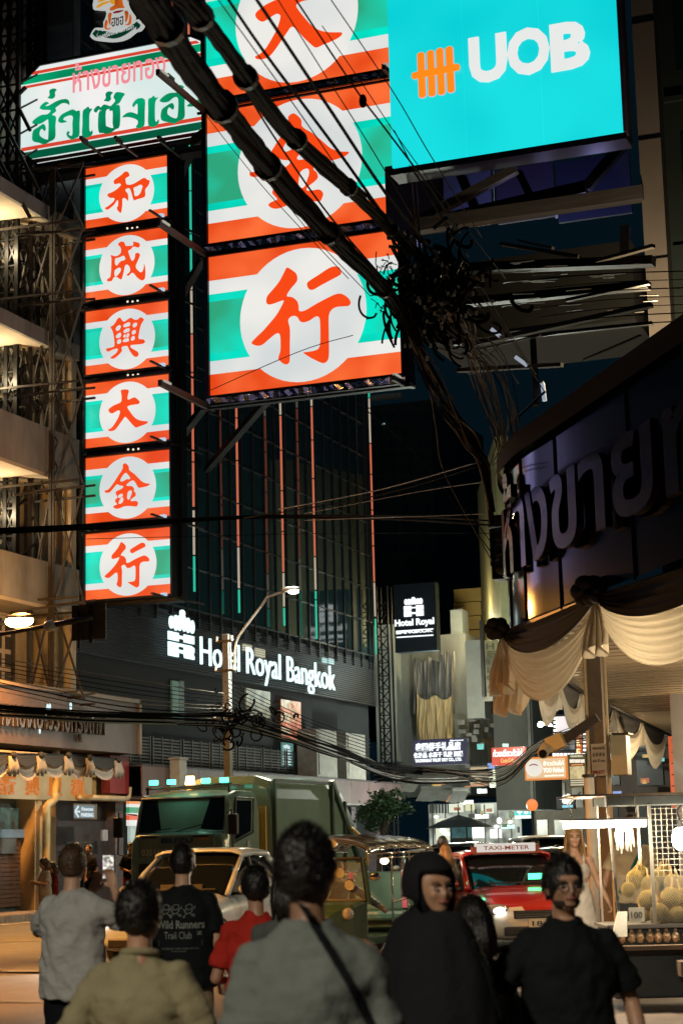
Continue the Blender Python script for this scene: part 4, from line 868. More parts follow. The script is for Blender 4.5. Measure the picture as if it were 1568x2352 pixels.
# top hood that bulges up towards the right
# raised letters following the curve
vs, fs = text_mesh('ห้างขายทอง', .02, .02, 1.0)
def along(s):
    i = min(len(path)-2, max(0, int(s))); t = s-i; a, b = V(*path[i], 0), V(*path[i+1], 0); p = a.lerp(b, t); d = (b-a).normalized(); return p, V(-abs(d.y), -abs(d.x), 0).normalized()
g = MB(); out = []
for (u, v, w_) in vs:
    p, n_ = along(22.5+u*25); out.append(p+n_*(.06+.10*w_)+V(0, 0, 5.42+v*1.5))
g.add(out, fs); g.build('raised_letters', M('letter_chrome', (.03, .028, .03), .16, .95, .2, 2), cs_)
# soffit and canopy edge
zc = 4.6
near = [V(-7.19, 25.9, zc), V(-5.08, 22.72, zc), V(-3.69, 20.94, zc), V(-1.4, 17.8, zc)]
far = [V(-8.53, 36.35, zc), V(-10.0, 53.3, zc)]
SOF = M('brass_soffit', (.50, .40, .26), .35, .55, .25, .7, .25, 12, streak=(.3, 4, 1))
g = MB(); k = 0
P0 = near+[V(2, 17.8, zc), V(2, 53.3, zc)]+[far[1], far[0]]
g.prism(P0, (0, 0, .12)); g.build('soffit', SOF, cs_)
for k in range(44):   # corrugation ribs across the soffit
    y = 19+k*.55
    if y < 25.9: xl = -7.19+(25.9-y)*(.663 if y > 22.7 else .73)
    else: xl = -7.19-(y-25.9)*.128
    g = MB(); g.box(((xl+2)/2+.1, y, zc-.008), (2-xl-.25, .035, .014)); g.build('soffit_rib', SOF, cs_)
g = MB(); g.tube(near, .05, 6); g.tube([near[0], far[0], far[1]], .05, 6); g.build('canopy_edge', BLK, cs_)
g = MB(); g.box((5.0, 30.5, 2.4), (6, 20, 4.3)); g.build('shop_mass', M('shop_mass_m', (.08, .05, .035), .6, 0, .4, 1), cs_)
# swags
sd = thing('swag_drape', 'large cream and black cloth swags draped along the corner canopy at right', 'drape', (-5.5, 23.5, 4.4))
def nrm(a, b): t = (b-a).normalized(); n_ = V(t.y, -t.x, 0); return n_ if n_.dot(V(0, -1, 0)) > 0 or n_.x < 0 else -n_
R1, R2 = near[0]+V(0, 0, .03), near[1]+V(0, 0, .05); R3 = V(-2.6, 19.4, 4.65)
for (a, b, dr, tp, nf) in ((R1, R2, 1.02, .42, 3), (R2, R3, .95, .42, 3)):
    n_ = V(-.75, -.65, 0)
    g = MB(); cloth_swag(g, a+V(0, 0, -.05), b+V(0, 0, -.05), dr, n_, .38, nf+3, 44, 26, .06, .028); g.build('white_swag', SW_W, sd, smooth=True)
    g = MB(); cloth_swag(g, a+n_*.03+V(0, 0, .05), b+n_*.03+V(0, 0, .05), .45, n_, .05, 4, 30, 10, .05, .03); g.build('black_swag', SW_B, sd, smooth=True)
def cascade(c, n_, w0, w1, L, name='swag_tail', m=SW_W, nf=4, side=None, skew=0):
    side = side or V(n_.y, -n_.x, 0); g = MB(); vs = []; nu, nv = 28, 12
    for j in range(nv+1):
        v = j/nv
        for i in range(nu+1):
            u = i/nu-.5; w_ = w0+(w1-w0)*min(1, v*1.3); ph = u*nf*2*math.pi
            vs.append(c+side*(u*w_+skew*v)+n_*(.05+.07*math.sin(ph)*(.3+v)+.05*v)+V(0, 0, -L*v*(1-.12*math.cos(ph*.5+skew*5))))
    g.add(vs, [(j*(nu+1)+i, j*(nu+1)+i+1, (j+1)*(nu+1)+i+1, (j+1)*(nu+1)+i) for j in range(nv) for i in range(nu)])
    return g.build(name, m, sd, smooth=True)
n_ = V(-.75, -.65, 0)
cascade(R1, V(-.6, -.8, 0), .12, .62, .78, skew=.0); cascade(R1+V(.08, .2, -.35), V(-.6, -.8, 0), .35, .7, .72, skew=.12)
cascade(R2+V(0, 0, -.05), V(-.6, -.8, 0), .12, .5, .62)
for c, r in ((R1, .19), (R2, .26), (R3, .26)):
    g = MB()
    for k in range(6): g.ball(c+V(-.1+.1*math.cos(k), -.12+.03*math.sin(k*2), .1+.09*math.sin(k*1.05)), (r*.55, r*.5, r*.45), 8, 6)
    g.build('rosette', SW_B, sd, smooth=True)
e = [near[0], V(-7.62, 29.2, zc), V(-8.05, 32.6, zc), V(-8.53, 36.35, zc), V(-8.95, 41.2, zc), V(-9.4, 46.4, zc), V(-9.85, 51.8, zc)]
for i in range(6):
    a, b = e[i], e[i+1]; s_ = (.95, .95, .8, .85, 1.0, 1.05)[i]
    g = MB(); cloth_swag(g, a, b, s_, V(-1, -.2, 0), .45, 3, 26, 12, .04, .02); g.build('white_swag', SW_W, sd, smooth=True)
    g = MB(); cloth_swag(g, a+V(-.05, -.02, .02), b+V(-.05, -.02, .02), s_*.62, V(-1, -.2, 0), .0, 3, 22, 8, .04, .02); g.build('black_swag', SW_B, sd, smooth=True)
    if i: cascade(a, V(-.8, -.6, 0), .1, .45, .55, nf=2)
# pole with control boxes
YPo = 27.5
up = thing('utility_pole', 'brown square utility pole with a grey control box and paper notice under the canopy', 'pole', V(at(1375, 1900, YPo).x, YPo, 0))
c = at(1372, 1700, YPo); g = MB(); g.box((c.x, YPo, 2.25), (.24, .24, 4.5)); g.build('pole_shaft', M('pole_brown', (.13, .10, .075), .8, 0, .4, 2, .3, 20), up)
for dx in (-.13, .17): g = MB(); g.cyl((c.x+dx, YPo-.16, .1), (c.x+dx+.02, YPo-.16, 4.45), .028, 8); g.build('conduit', M('conduit_cream', (.5, .4, .24), .5), up)
rectY(1401, 1688, 1438, 1780, YPo-.35, .3, 'control_box', M('box_olive', (.36, .32, .22), .5, 0, .15, 3), up, .01)
rectY(1403, 1683, 1442, 1687, YPo-.38, .34, 'box_lid', STEEL, up)
nb = rectY(1357, 1708, 1391, 1782, YPo-.2, .015, 'paper_notice', M('paper_tan', (.52, .42, .33), .8, 0, .2, 3), up)
for t_, y0_, h_, c_ in (('ทอง ขาย ซื้อ', 1722, 8, 'ink_brown'), ('出 售 黄 金', 1738, 9, 'ink_brown'), ('ฝาก ไว้ ขาย', 1751, 7, 'ink_brown'), ('080-0777', 1778, 8, 'ink_red')):
    a, b = at(1360, y0_, YPo-.22), at(1388, y0_, YPo-.22); g = MB(); text(g, t_, V(a.x, YPo-.205, a.z), V(b.x-a.x, 0, 0), V(0, 0, at(1360, y0_-h_, YPo-.22).z-a.z), V(0, -1, 0), .006, .01); g.build('lettering', M(c_, (.10, .05, .03) if c_ == 'ink_brown' else (.35, .03, .02), .7), nb)
wc = thing('concrete_post', 'pale round post left of the fruit stall', 'post', V(at(1355, 1900, 25).x, 25, 0))
c = at(1355, 1870, 25); zt = at(1355, 1785, 25).z; g = MB(); g.cyl((c.x, 25, .1), (c.x, 25, zt), .068, 14); g.build('post_shaft', M('post_white', (.55, .53, .5), .6, 0, .2, 3), wc, smooth=True); g = MB(); g.cyl((c.x, 25, zt), (c.x, 25, zt+.04), .09, 14); g.build('post_cap', STEEL, wc)
cc = thing('security_camera', 'cream security camera and tan junction box on a brown bar beneath the swags', 'camera', at(1250, 1720, 27))
g = MB(); g.bar(at(1270, 1715, 27), at(1372, 1648, 27), .1, .13); g.build('mounting_bar', M('bar_brown', (.05, .035, .03), .6), cc)
g = MB(); q = at(1276, 1706, 26.9); g.box(q, (.26, .2, .22), X=V(.93, 0, .36), Z=V(-.36, 0, .93)); g.build('junction_box', M('box_tan', (.52, .40, .2), .6), cc, bevel=.01)
g = MB(); g.cyl(at(1254, 1716, 26.9), at(1246, 1730, 26.6), .085, 12); g.build('camera_body', M('cam_cream', (.5, .45, .33), .45), cc, smooth=True); g = MB(); g.cyl(at(1246, 1730, 26.6), at(1245, 1731.5, 26.56), .06, 12); g.build('lens', BLK, cc)
# red shop signs at the right edge
rs = thing('shop_sign', 'tall lit orange-red shop sign at the right edge under the canopy', 'sign', at(1550, 1800, 44))
rectY(1537, 1690, 1580, 1855, 44, .2, 'board', E('red_board', (.75, .14, .05), .9, .3, .8), rs)
for k in range(6): rectY(1541, 1700+k*26, 1566, 1702+k*26, 43.9, .05, 'steel_bar', BLK, rs)
rectY(1556, 1700, 1570, 1790, 43.8, .08, 'yellow_panel', E('yel_panel', (.8, .6, .25), .9, .4, 3), rs)

# ================= far street =================
def fthing(n, label, cat, px, py, Y, group=None): return thing(n, label, cat, at(px, py, Y), 0, group)
dt = fthing('office_tower', 'very dark distant office tower right of the glass hotel', 'building', 980, 1350, 120)
rectY(838, 925, 1000, 1700, 110, 12, 'tower_mass', M('tower_teal', (.010, .028, .034), .7, 0, .2, .2), dt)
rectY(845, 905, 920, 915, 109.5, .5, 'roof_strip', M('roof_strip_m', (.3, .3, .3), .6), dt)
for k in range(14):
    for j in range(4): rectY(850+j*36, 950+k*30, 876+j*36, 968+k*30, 109.9, .08, 'window', glass('far_glass', (.012, .03, .035), .2), dt)
rectY(877, 972, 883, 975, 109.7, .05, 'lit_window', E('lit_green', (.3, .6, .4), .8), dt)
# blade sign Hotel Royal BANGKOK
YS = 73.3
hb = fthing('hotel_sign', 'dark square hotel blade sign with glowing white crown logo and lettering', 'sign', 952, 1490, YS)
rectY(905, 1340, 1001, 1496, YS, .5, 'sign_box', M('blade_navy', (.012, .02, .03), .35), hb)
SWH = E('sign_white_glow', '#eef6f8', 1.5)
def logo(px0, py0, px1, py1, Y, par):
    a, b = at(px0, py1, Y), at(px1, py1, Y); zt = at(px0, py0, Y).z; W_, H_ = b.x-a.x, zt-a.z
    for i in range(6):
        c = V(a.x+W_*(.12+.152*i), Y, a.z+H_*(.76-.0*abs(i-2.5))); g = MB(); n = 12
        g.prism([c+V(W_*.085*math.cos(2*math.pi*k/n), 0, H_*.16*math.sin(2*math.pi*k/n)) for k in range(n)], (0, -.05, 0)); g.build('logo_petal', SWH, par)
    g = MB(); g.prism([V(a.x+W_*.5+W_*.1*math.cos(2*math.pi*k/12), Y, a.z+H_*.9+H_*.1*math.sin(2*math.pi*k/12)) for k in range(12)], (0, -.04, 0)); g.build('logo_petal', SWH, par)
    for z0_, z1_, rects in ((.33, .55, ((0, .38), (.62, 1), (.38, .62))), (.0, .30, ((0, .38), (.62, 1), (.38, .62)))):
        for i, (u0, u1) in enumerate(rects):
            zz0, zz1 = (z0_, z1_) if i < 2 else (z0_+(z1_-z0_)*.4, z0_+(z1_-z0_)*.68)
            g = MB(); g.obox(V(a.x+W_*u0+.002, Y-.05, a.z+H_*zz0), V(W_*(u1-u0)-.004, 0, 0), V(0, .05, 0), V(0, 0, H_*(zz1-zz0))); g.build('logo_letter', SWH, par)
logo(928, 1373, 973, 1417, YS-.02, hb)
def tline(s, px0, px1, py0, py1, Y, par, m, bold=.02, name='lettering'):
    a, b = at(px0, py1, Y), at(px1, py1, Y); zt = at(px0, py0, Y).z
    g = MB(); text(g, s, V(a.x, Y, a.z), V(b.x-a.x, 0, 0), V(0, 0, zt-a.z), V(0, -1, 0), .04, bold); return g.build(name, m, par)
tline('Hotel Royal', 907, 997, 1424, 1444, YS-.02, hb, SWH, .03)
tline('BANGKOK', 910, 994, 1449, 1457, YS-.02, hb, SWH, .03)
for y_ in (1446, 1460): rectY(910, y_, 994, y_+2.5, YS-.05, .04, 'rule', SWH, hb)
lt = fthing('lattice_tower', 'slim black steel lattice tower carrying the hotel blade sign', 'tower', 885, 1750, 73.6)
a, b = at(863, 1500, 73.6).x, at(903, 1500, 73.6).x
a = at(868, 1500, 73.6).x; b = at(892, 1500, 73.6).x
for x in (a, b):
    for dy in (0, .5): bars('tower_post', [(V(x, 73.6+dy, .2), V(x, 73.6+dy, at(885, 1345, 73.6).z))], .07, BLK, lt)
z = .5
while z < 11.8:
    bars('tower_brace', [(V(a, 73.6, z), V(b, 73.6, z+.5)), (V(b, 73.6, z), V(a, 73.6, z+.5)), (V(a, 73.6, z), V(b, 73.6, z))], .045, BLK, lt); z += .55
cb = fthing('concrete_building', 'bare grey concrete building behind the hotel blade sign', 'building', 960, 1800, 84)
GC = M('bare_concrete', (.20, .21, .20), .85, 0, .4, .8, .2, 6, streak=(1, 1, .3))
rectY(895, 1460, 1075, 1830, 84, 6, 'wall', GC, cb)
rectY(862, 1435, 907, 1750, 83, 1, 'pale_wall', M('pale_wall_m', (.34, .38, .38), .8, 0, .25, .6), cb)
rectY(1035, 1400, 1062, 1500, 84.5, 1, 'pale_wall', _m['pale_wall_m'], cb)
tp = fthing('plastic_sheet', 'draped translucent plastic sheeting with bright gathered folds on the concrete building', 'sheet', 1000, 1700, 83)
random.seed(4)
def sheet(px0, py0, px1, py1, Y, nf, m, name, amp=.18, par=tp):
    nu, nv = 60, 14; vs = []
    for j in range(nv+1):
        v = j/nv
        for i in range(nu+1):
            u = i/nu; p = at(px0+(px1-px0)*u, py0+(py1-py0)*v, Y); f = noise.noise((u*nf, v*1.2, px0))*amp*(.3+v)+noise.noise((u*nf*3, v*2, 5))*amp*.4
            vs.append(p+V(0, f, -.25*abs(math.sin(u*math.pi*2))*(1-v)))
    g = MB(); g.add(vs, [(j*(nu+1)+i, j*(nu+1)+i+1, (j+1)*(nu+1)+i+1, (j+1)*(nu+1)+i) for j in range(nv) for i in range(nu)]); return g.build(name, m, par, smooth=True)
sheet(948, 1508, 1022, 1640, 83, 8, M('plastic_grey', (.20, .19, .18), .35, 0, .4, 2, streak=(3, 1, .3)), 'sheet_panel', .3)
sheet(1008, 1490, 1045, 1640, 82.7, 8, _m['plastic_grey'], 'sheet_panel', .3)
sheet(957, 1595, 1040, 1702, 82.4, 14, M('plastic_gold', (.62, .46, .24), .4, 0, .5, 3, streak=(5, 1, .15)), 'gathered_panel', .5)
yb = fthing('yellow_building', 'narrow ochre panelled building with stepped top beyond the concrete one', 'building', 1090, 1600, 88)
OC = M('ochre_panel', (.36, .26, .08), .6, 0, .15, .6)
for k in range(6):
    x0_ = 1042+(k > 2)*14; rectY(x0_, 1352+k*32, 1104-(k > 2)*0, 1382+k*32, 88, 3, 'cladding_panel', OC, yb)
p, q = at(1104, 1352, 88), at(1150, 1400, 76)
g = MB(); g.obox(V(p.x, 88, at(1104, 1570, 88).z), V(q.x-p.x, -12, 0), V(.6, 0, 0), V(0, 0, 9.6)); g.build('side_wall', M('side_ochre', (.42, .38, .18), .7, 0, .3, .5), yb)
# vertical unreadable sign board on its side
vb = fthing('blade_sign', 'tall pale blade sign with dark lettering on the ochre building', 'sign', 1125, 1560, 78)
rectY(1108, 1470, 1143, 1610, 79, .3, 'board', E('board_ochre_glow', (.28, .26, .12), .7, .5, 1.2), vb)
rectY(1103, 1425, 1110, 1600, 78.8, .4, 'frame', STEEL, vb)
for k, ch in enumerate('HEENGAY'): tline(ch, 1116+(k % 2)*2, 1134+(k % 2)*2, 1478+k*18, 1492+k*18, 78.9, vb, M('ink_olive', (.08, .07, .03), .6), .02, 'letter')
wb = fthing('white_building', 'pale grey building wall with a conduit behind the camera and red sign', 'building', 1200, 1800, 66)
rectY(1135, 1590, 1225, 1860, 66, 4, 'wall', M('pale_green_wall', (.26, .29, .27), .8, 0, .25, .5, .1, 4), wb)
rectY(1215, 1600, 1222, 1960, 65.6, .15, 'pipe', M('pipe_pale', (.4, .42, .4), .6), wb)
rectY(1070, 1470, 1110, 1650, 80, 1, 'pale_block', M('pale_block_m', (.33, .33, .3), .8, 0, .2, 1), cb)
for i, (a_, b_, c_, d_, Y, col) in enumerate(((1222, 1640, 1262, 1760, 72, (.12, .10, .07)), (1085, 1640, 1140, 1780, 86, (.10, .075, .05)), (1225, 1790, 1345, 1960, 75, (.07, .055, .04)), (1060, 1700, 1135, 1770, 92, (.16, .11, .06)), (1340, 1690, 1640, 1990, 62, (.05, .038, .03)))):
    bb = fthing('shop_building', ('dim building with louvred windows left of the neon sign', 'dark building behind the red soft-drink sign', 'brown building face behind the menu board', 'amber-lit wall strip above the market awnings', 'dark shop frontage behind the fruit stall')[i], 'building', (a_+b_)/2 if False else (a_+c_)/2, d_, Y)
    rectY(a_, b_, c_, d_, Y, 3, 'wall', M('far_wall%d' % i, col, .8, 0, .4, 1), bb)
    for r_ in range(2):
        for q_ in range(3): w_ = (c_-a_)/3; rectY(a_+q_*w_+w_*.2, b_+8+r_*(d_-b_)/2, a_+q_*w_+w_*.8, b_+(d_-b_)*.38+r_*(d_-b_)/2, Y-.06, .05, 'window', E('far_window%d' % (i % 3), ((.10, .08, .05), (.02, .03, .03), (.30, .22, .10))[i % 3], .6, .6, 1.5), bb)
# signs
s1 = fthing('lit_sign', 'dark navy lit sign with three lines of white Chinese and English lettering', 'sign', 1008, 1755, 70)
rectY(948, 1697, 1068, 1757, 70, .3, 'sign_box', E('navy_box_glow', (.035, .035, .075), .9), s1)
for s_, a_, b_, c_, d_ in (('泰國伴手礼品店', 954, 1058, 1707, 1727), ('化妆品 水果干 乳胶 面膜', 950, 1063, 1729, 1742), ('YAOWARAT FRUIT DRY CO., LTD.', 953, 1060, 1744, 1753), ('@yaowarat', 1033, 1064, 1699.5, 1703)): tline(s_, a_, b_, c_, d_, 69.98, s1, SWH, .03)
s2 = fthing('lit_sign', 'red lit shop sign with white Thai lettering and a small yellow script line', 'sign', 1165, 1757, 58)
rectY(1128, 1716, 1204, 1757, 58, .25, 'sign_box', E('sign_red_glow', (.85, .10, .05), .95, .15, 1), s2, .02)
tline('ก๋วยเตี๋ยวคั่วไก่', 1132, 1199, 1722, 1739, 57.98, s2, E('white_bright', (.95, .95, .9), 1.3), .035); tline('Coca-Cola', 1150, 1180, 1742, 1752, 57.98, s2, E('script_yellow', (.9, .6, .15), 1), .0)
for x_ in (1153, 1160): rectY(x_, 1708, x_+5, 1715, 58, .1, 'small_lamp', E('mint_lamp', (.6, 1, .8), 1.2), s2)
s3 = fthing('lit_sign', 'orange and cream lit sign with a pale round emblem beside the menu board', 'sign', 1252, 1790, 50)
rectY(1204, 1738, 1300, 1791, 50, .25, 'sign_frame', E('frame_orange', (.85, .28, .06), .9), s3)
rectY(1208, 1742, 1297, 1787, 49.97, .02, 'sign_face', E('face_cream', (.9, .62, .36), 1, .12, 1), s3)
c = at(1225, 1764, 49.9); r_ = (at(1244, 1764, 49.9).x-at(1206, 1764, 49.9).x)/2
g = MB(); g.prism([c+V(r_*math.cos(k*.2618), 0, r_*math.sin(k*.2618)) for k in range(24)], (0, .03, 0)); g.build('round_emblem', E('emblem_cream', (.9, .85, .75), 1, .1, 3), s3)
g = MB(); g.tube([c+V(r_*(-.5+.125*k), -.02, r_*(.28+.14*math.sin(math.pi*k/8))) for k in range(9)], .015, 5); g.build('emblem_line', M('ink_red', 0), s3)
for s_, a_, b_, c_, d_ in (('ข้าวมันไก่', 1247, 1294, 1748, 1759), ('YOO Fishball', 1247, 1294, 1764, 1775), ('ตลาดเก่าเยาวราช', 1250, 1294, 1779, 1784)): tline(s_, a_, b_, c_, d_, 49.9, s3, E('white_warm', (1, .93, .8), 1.2), .02)
s4 = fthing('menu_board', 'black framed lit menu board with cream panels right of the orange sign', 'sign', 1325, 1800, 47)
rectY(1304, 1732, 1345, 1808, 47, .2, 'frame', M('frame_green_black', (.015, .02, .015), .5), s4)
tline('WARNING', 1309, 1338, 1735, 1740, 46.97, s4, E('cream_dim', (.7, .65, .4), .9), .01)
for (a_, b_, c_, d_) in ((1307, 1744, 1318, 1752), (1319, 1744, 1331, 1752), (1332, 1744, 1341, 1752)): rectY(a_, b_, c_, d_, 46.97, .02, 'menu_panel', E('cream_bright', (.9, .85, .7), 1), s4)
rectY(1311, 1755, 1337, 1758, 46.97, .02, 'orange_strip', _m['frame_orange'], s4)
rectY(1308, 1760, 1341, 1789, 46.97, .02, 'menu_panel', E('panel_gold', (.75, .60, .30), .9, .35, 9), s4)
for k in range(3): rectY(1309, 1791+k*5, 1341, 1794+k*5, 46.97, .02, 'menu_panel', E('cream_mid', (.6, .55, .38), .9), s4)
s5 = fthing('neon_sign', 'bright neon shop sign with vertical orange-outlined letters and white scalloped border', 'sign', 1305, 1740, 56)
rectY(1268, 1640, 1345, 1742, 56, .2, 'back_board', M('sign_dark', (.03, .03, .035), .5), s5)
rectY(1275, 1645, 1318, 1680, 55.95, .04, 'lit_panel', E('pink_white', (.9, .82, .80), 1.1, .2, 1), s5)
rectY(1275, 1684, 1318, 1722, 55.95, .04, 'picture_panel', E('picture_mix', (.10, .13, .16), .8, .5, 2, (.5, .5, .45)), s5)
rectY(1322, 1650, 1334, 1738, 55.9, .05, 'letter_strip', E('strip_orange', (.65, .13, .02), .8), s5)
for k, ch in enumerate('UARE'): tline(ch, 1324, 1332, 1654+k*22, 1670+k*22, 55.88, s5, E('letter_amber', (1, .75, .4), 1.4), .03, 'neon_letter')
for k in range(9):
    for (x_, y_) in ((1270, 1648+k*9), (1338, 1648+k*9)): rectY(x_, y_, x_+6, y_+5, 55.9, .05, 'border_bulb', E('white_hot', (1, .98, .92), 1.6), s5)
    rectY(1268+k*8.5, 1730, 1274+k*8.5, 1737, 55.9, .05, 'border_bulb', _m['white_hot'], s5)
s6 = fthing('pharmacy_sign', 'small teal lit sign with a white cross above the traffic', 'sign', 1202, 1879, 70)
rectY(1181, 1855, 1224, 1880, 70, .2, 'sign_box', E('teal_glow', (.05, .65, .62), 1.1), s6)
rectY(1181, 1873, 1224, 1880, 69.97, .02, 'white_strip', _m['white_bright'], s6)
for (a_, b_, c_, d_) in ((1190, 1858, 1194, 1871), (1186, 1862.5, 1198, 1866.5)): rectY(a_, b_, c_, d_, 69.95-.01*(a_ == 1186), .02, 'cross_bar', _m['white_bright'], s6)
tline('ยา', 1203, 1220, 1859, 1870, 69.95, s6, _m['white_bright'], .03)
s7 = fthing('small_sign', 'little square lit sign with a white flower mark below the menu board', 'sign', 1302, 1845, 52)
rectY(1277, 1830, 1318, 1858, 58, .2, 'sign_box', M('sign_dark', 0), s7)
c = at(1302, 1836, 57.9)
for k in range(5): g = MB(); g.ball(c+V(.11*math.cos(k*1.257), 0, .09*math.sin(k*1.257)), (.09, .03, .09), 8, 5); g.build('petal', E('petal_white', (1, .95, .85), 1.3), s7)
rectY(1290, 1849, 1314, 1855, 57.9, .03, 'blue_strip', E('strip_blue', (.3, .7, .85), 1), s7)
# hanging banners and awnings
for i, (a_, b_, c_, d_, Y, col, lb) in enumerate(((1079, 1762, 1119, 1806, 72, (.13, .085, .05), 'brown hanging banner above the lit market stalls'), (1123, 1768, 1159, 1808, 71, (.27, .26, .21), 'pale grey hanging panel between the brown and orange banners'), (1168, 1766, 1205, 1810, 70, (.50, .17, .06), 'orange hanging banner right of the grey panel'))):
    bn = fthing('hanging_banner', lb, 'banner', (a_+c_)/2, d_, Y)
    rectY(a_, b_, c_, d_, Y, .08, 'banner_panel', M('banner%d' % i, col, .7, 0, .3, 2), bn); rectY(a_-1, b_-3, c_+1, b_, Y, .12, 'banner_rail', STEEL, bn)
    if i == 0: rectY(a_+2, d_-6, c_-2, d_, Y-.03, .02, 'orange_edge', E('edge_orange', (.6, .2, .06), .7), bn)
def awning(px0, py0, px1, py1, Y, col, lb, roll=False):
    t = fthing('awning', lb, 'awning', (px0+px1)/2, py1, Y); a, b = at(px0, py0, Y), at(px1, py0, Y); z2 = at(px0, py1, Y).z; nm = 'awn%d' % px0
    n = 12; vs = []
    for j in range(5):
        for i in range(n+1): u = i/n; vs.append(V(a.x+(b.x-a.x)*u, Y-.9*j/4*(0 if roll else 1)+.06*noise.noise((u*6, j, px0)), a.z+(z2-a.z)*j/4+.04*noise.noise((u*5, j*2, 3))))
    g = MB(); g.add(vs, [(j*(n+1)+i, j*(n+1)+i+1, (j+1)*(n+1)+i+1, (j+1)*(n+1)+i) for j in range(4) for i in range(n)]); g.build('awning_cloth', M(nm, col, .85, 0, .3, 2, .2, 20), t, smooth=True)
    g = MB(); g.cyl(a, b, .12 if not roll else .22, 8); g.build('awning_roller', M(nm, 0), t)
awning(885, 1800, 965, 1822, 76, (.16, .16, .14), 'rolled grey awning above the small tree')
awning(968, 1812, 1040, 1842, 75, (.10, .095, .085), 'dark grey awning left of the brown banner')
awning(1040, 1815, 1078, 1845, 74, (.13, .125, .115), 'creased grey awning beside the bright stall lights')
g = None
# bright market stalls below
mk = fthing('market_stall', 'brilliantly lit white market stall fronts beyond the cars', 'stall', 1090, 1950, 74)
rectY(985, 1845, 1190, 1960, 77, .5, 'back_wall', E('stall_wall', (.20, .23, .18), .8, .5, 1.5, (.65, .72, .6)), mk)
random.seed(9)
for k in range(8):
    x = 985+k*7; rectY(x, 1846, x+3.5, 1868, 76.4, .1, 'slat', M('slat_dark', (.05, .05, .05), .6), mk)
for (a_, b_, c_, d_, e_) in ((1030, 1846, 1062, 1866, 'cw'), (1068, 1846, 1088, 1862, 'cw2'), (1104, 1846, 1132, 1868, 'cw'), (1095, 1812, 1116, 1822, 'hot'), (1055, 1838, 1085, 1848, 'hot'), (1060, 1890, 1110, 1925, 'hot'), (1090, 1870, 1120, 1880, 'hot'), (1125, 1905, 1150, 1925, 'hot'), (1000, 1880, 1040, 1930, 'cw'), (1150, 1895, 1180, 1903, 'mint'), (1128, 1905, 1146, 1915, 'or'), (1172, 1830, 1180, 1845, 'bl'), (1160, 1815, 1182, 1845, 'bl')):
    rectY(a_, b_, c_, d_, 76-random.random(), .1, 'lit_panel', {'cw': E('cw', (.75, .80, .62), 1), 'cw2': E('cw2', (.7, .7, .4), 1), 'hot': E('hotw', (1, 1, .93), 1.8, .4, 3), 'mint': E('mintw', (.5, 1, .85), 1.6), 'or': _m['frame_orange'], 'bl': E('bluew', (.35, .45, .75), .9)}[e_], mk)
for k in range(16):
    x, y = random.uniform(1000, 1180), random.uniform(1870, 1945); g = MB(); g.ball(at(x, y, 75-random.random()*2), (.12, .1, .07+.08*random.random()), 7, 5); g.build('hanging_bulb', _m['hotw'], mk)
for k in range(7):
    x = 992+k*30; rectY(x, 1848, x+2, 1960, 75.5, .06, 'stall_post', STEEL, mk)
for k in range(18):
    x, y = random.uniform(990, 1190), random.uniform(1850, 1935); rectY(x, y, x+random.uniform(4, 14), y+random.uniform(5, 16), 75.3-random.random(), .08, 'goods', M('goods%d' % (k % 4), ((.2, .05, .03), (.08, .1, .06), (.02, .02, .02), (.25, .2, .1))[k % 4], .7), mk)
lamp('POINT', at(1090, 1880, 70), 2000, (.9, 1, .85), .6, 'stall_light')
lamp('POINT', at(1300, 1800, 44), 420, (1, .74, .42), .3, 'menu_fill')  # fill light standing in for the menu signs' spill
lamp('POINT', at(1170, 1740, 57), 60, (.95, .95, .75), .3, 'sign_fill')  # fill light standing in for the red sign's glow
lamp('POINT', at(1050, 1600, 76), 200, (1, .85, .5), .3, 'sheet_fill')  # fill light added for the plastic sheeting, no fixture
um = fthing('food_cart', 'small food cart under a dark umbrella roof before the bright stall', 'cart', 1053, 1945, 66)
c = at(1053, 1885, 66); g = MB(); n = 12; rr_ = 1.3
g.loft([[c+V(rr_*s*math.cos(2*math.pi*k/n), rr_*s*.7*math.sin(2*math.pi*k/n), h) for k in range(n)] for s, h in ((1, -.25), (.5, .02), (.05, .2))]); g.build('cart_roof', M('cart_dark', (.03, .04, .045), .5), um)
g = MB(); g.cyl(c+V(0, 0, .15), c+V(0, 0, .45), .03); g.build('finial', BLK, um)
rectY(1035, 1895, 1071, 1925, 66, .7, 'cart_glass', E('cart_teal', (.06, .15, .15), .8, .5, 3), um); rectY(1035, 1925, 1071, 1965, 66, .8, 'cart_base', M('cart_dark', 0), um)
for x in (1034, 1071): rectY(x-1, 1880, x+1, 1965, 65.9, .06, 'cart_post', STEEL, um)
sg2 = fthing('traffic_cone_light', 'glowing orange warning globe over the far traffic', 'lamp', 1220, 1850, 60)
g = MB(); g.ball(at(1221, 1849, 60), .2, 10, 7); g.build('globe', E('globe_orange', (.9, .22, .05), 1.2), sg2); g = MB(); g.cyl(at(1221, 1853, 60), V(at(1221, 1853, 60).x, 60, 0), .05); g.build('lamp_post', BLK, sg2)
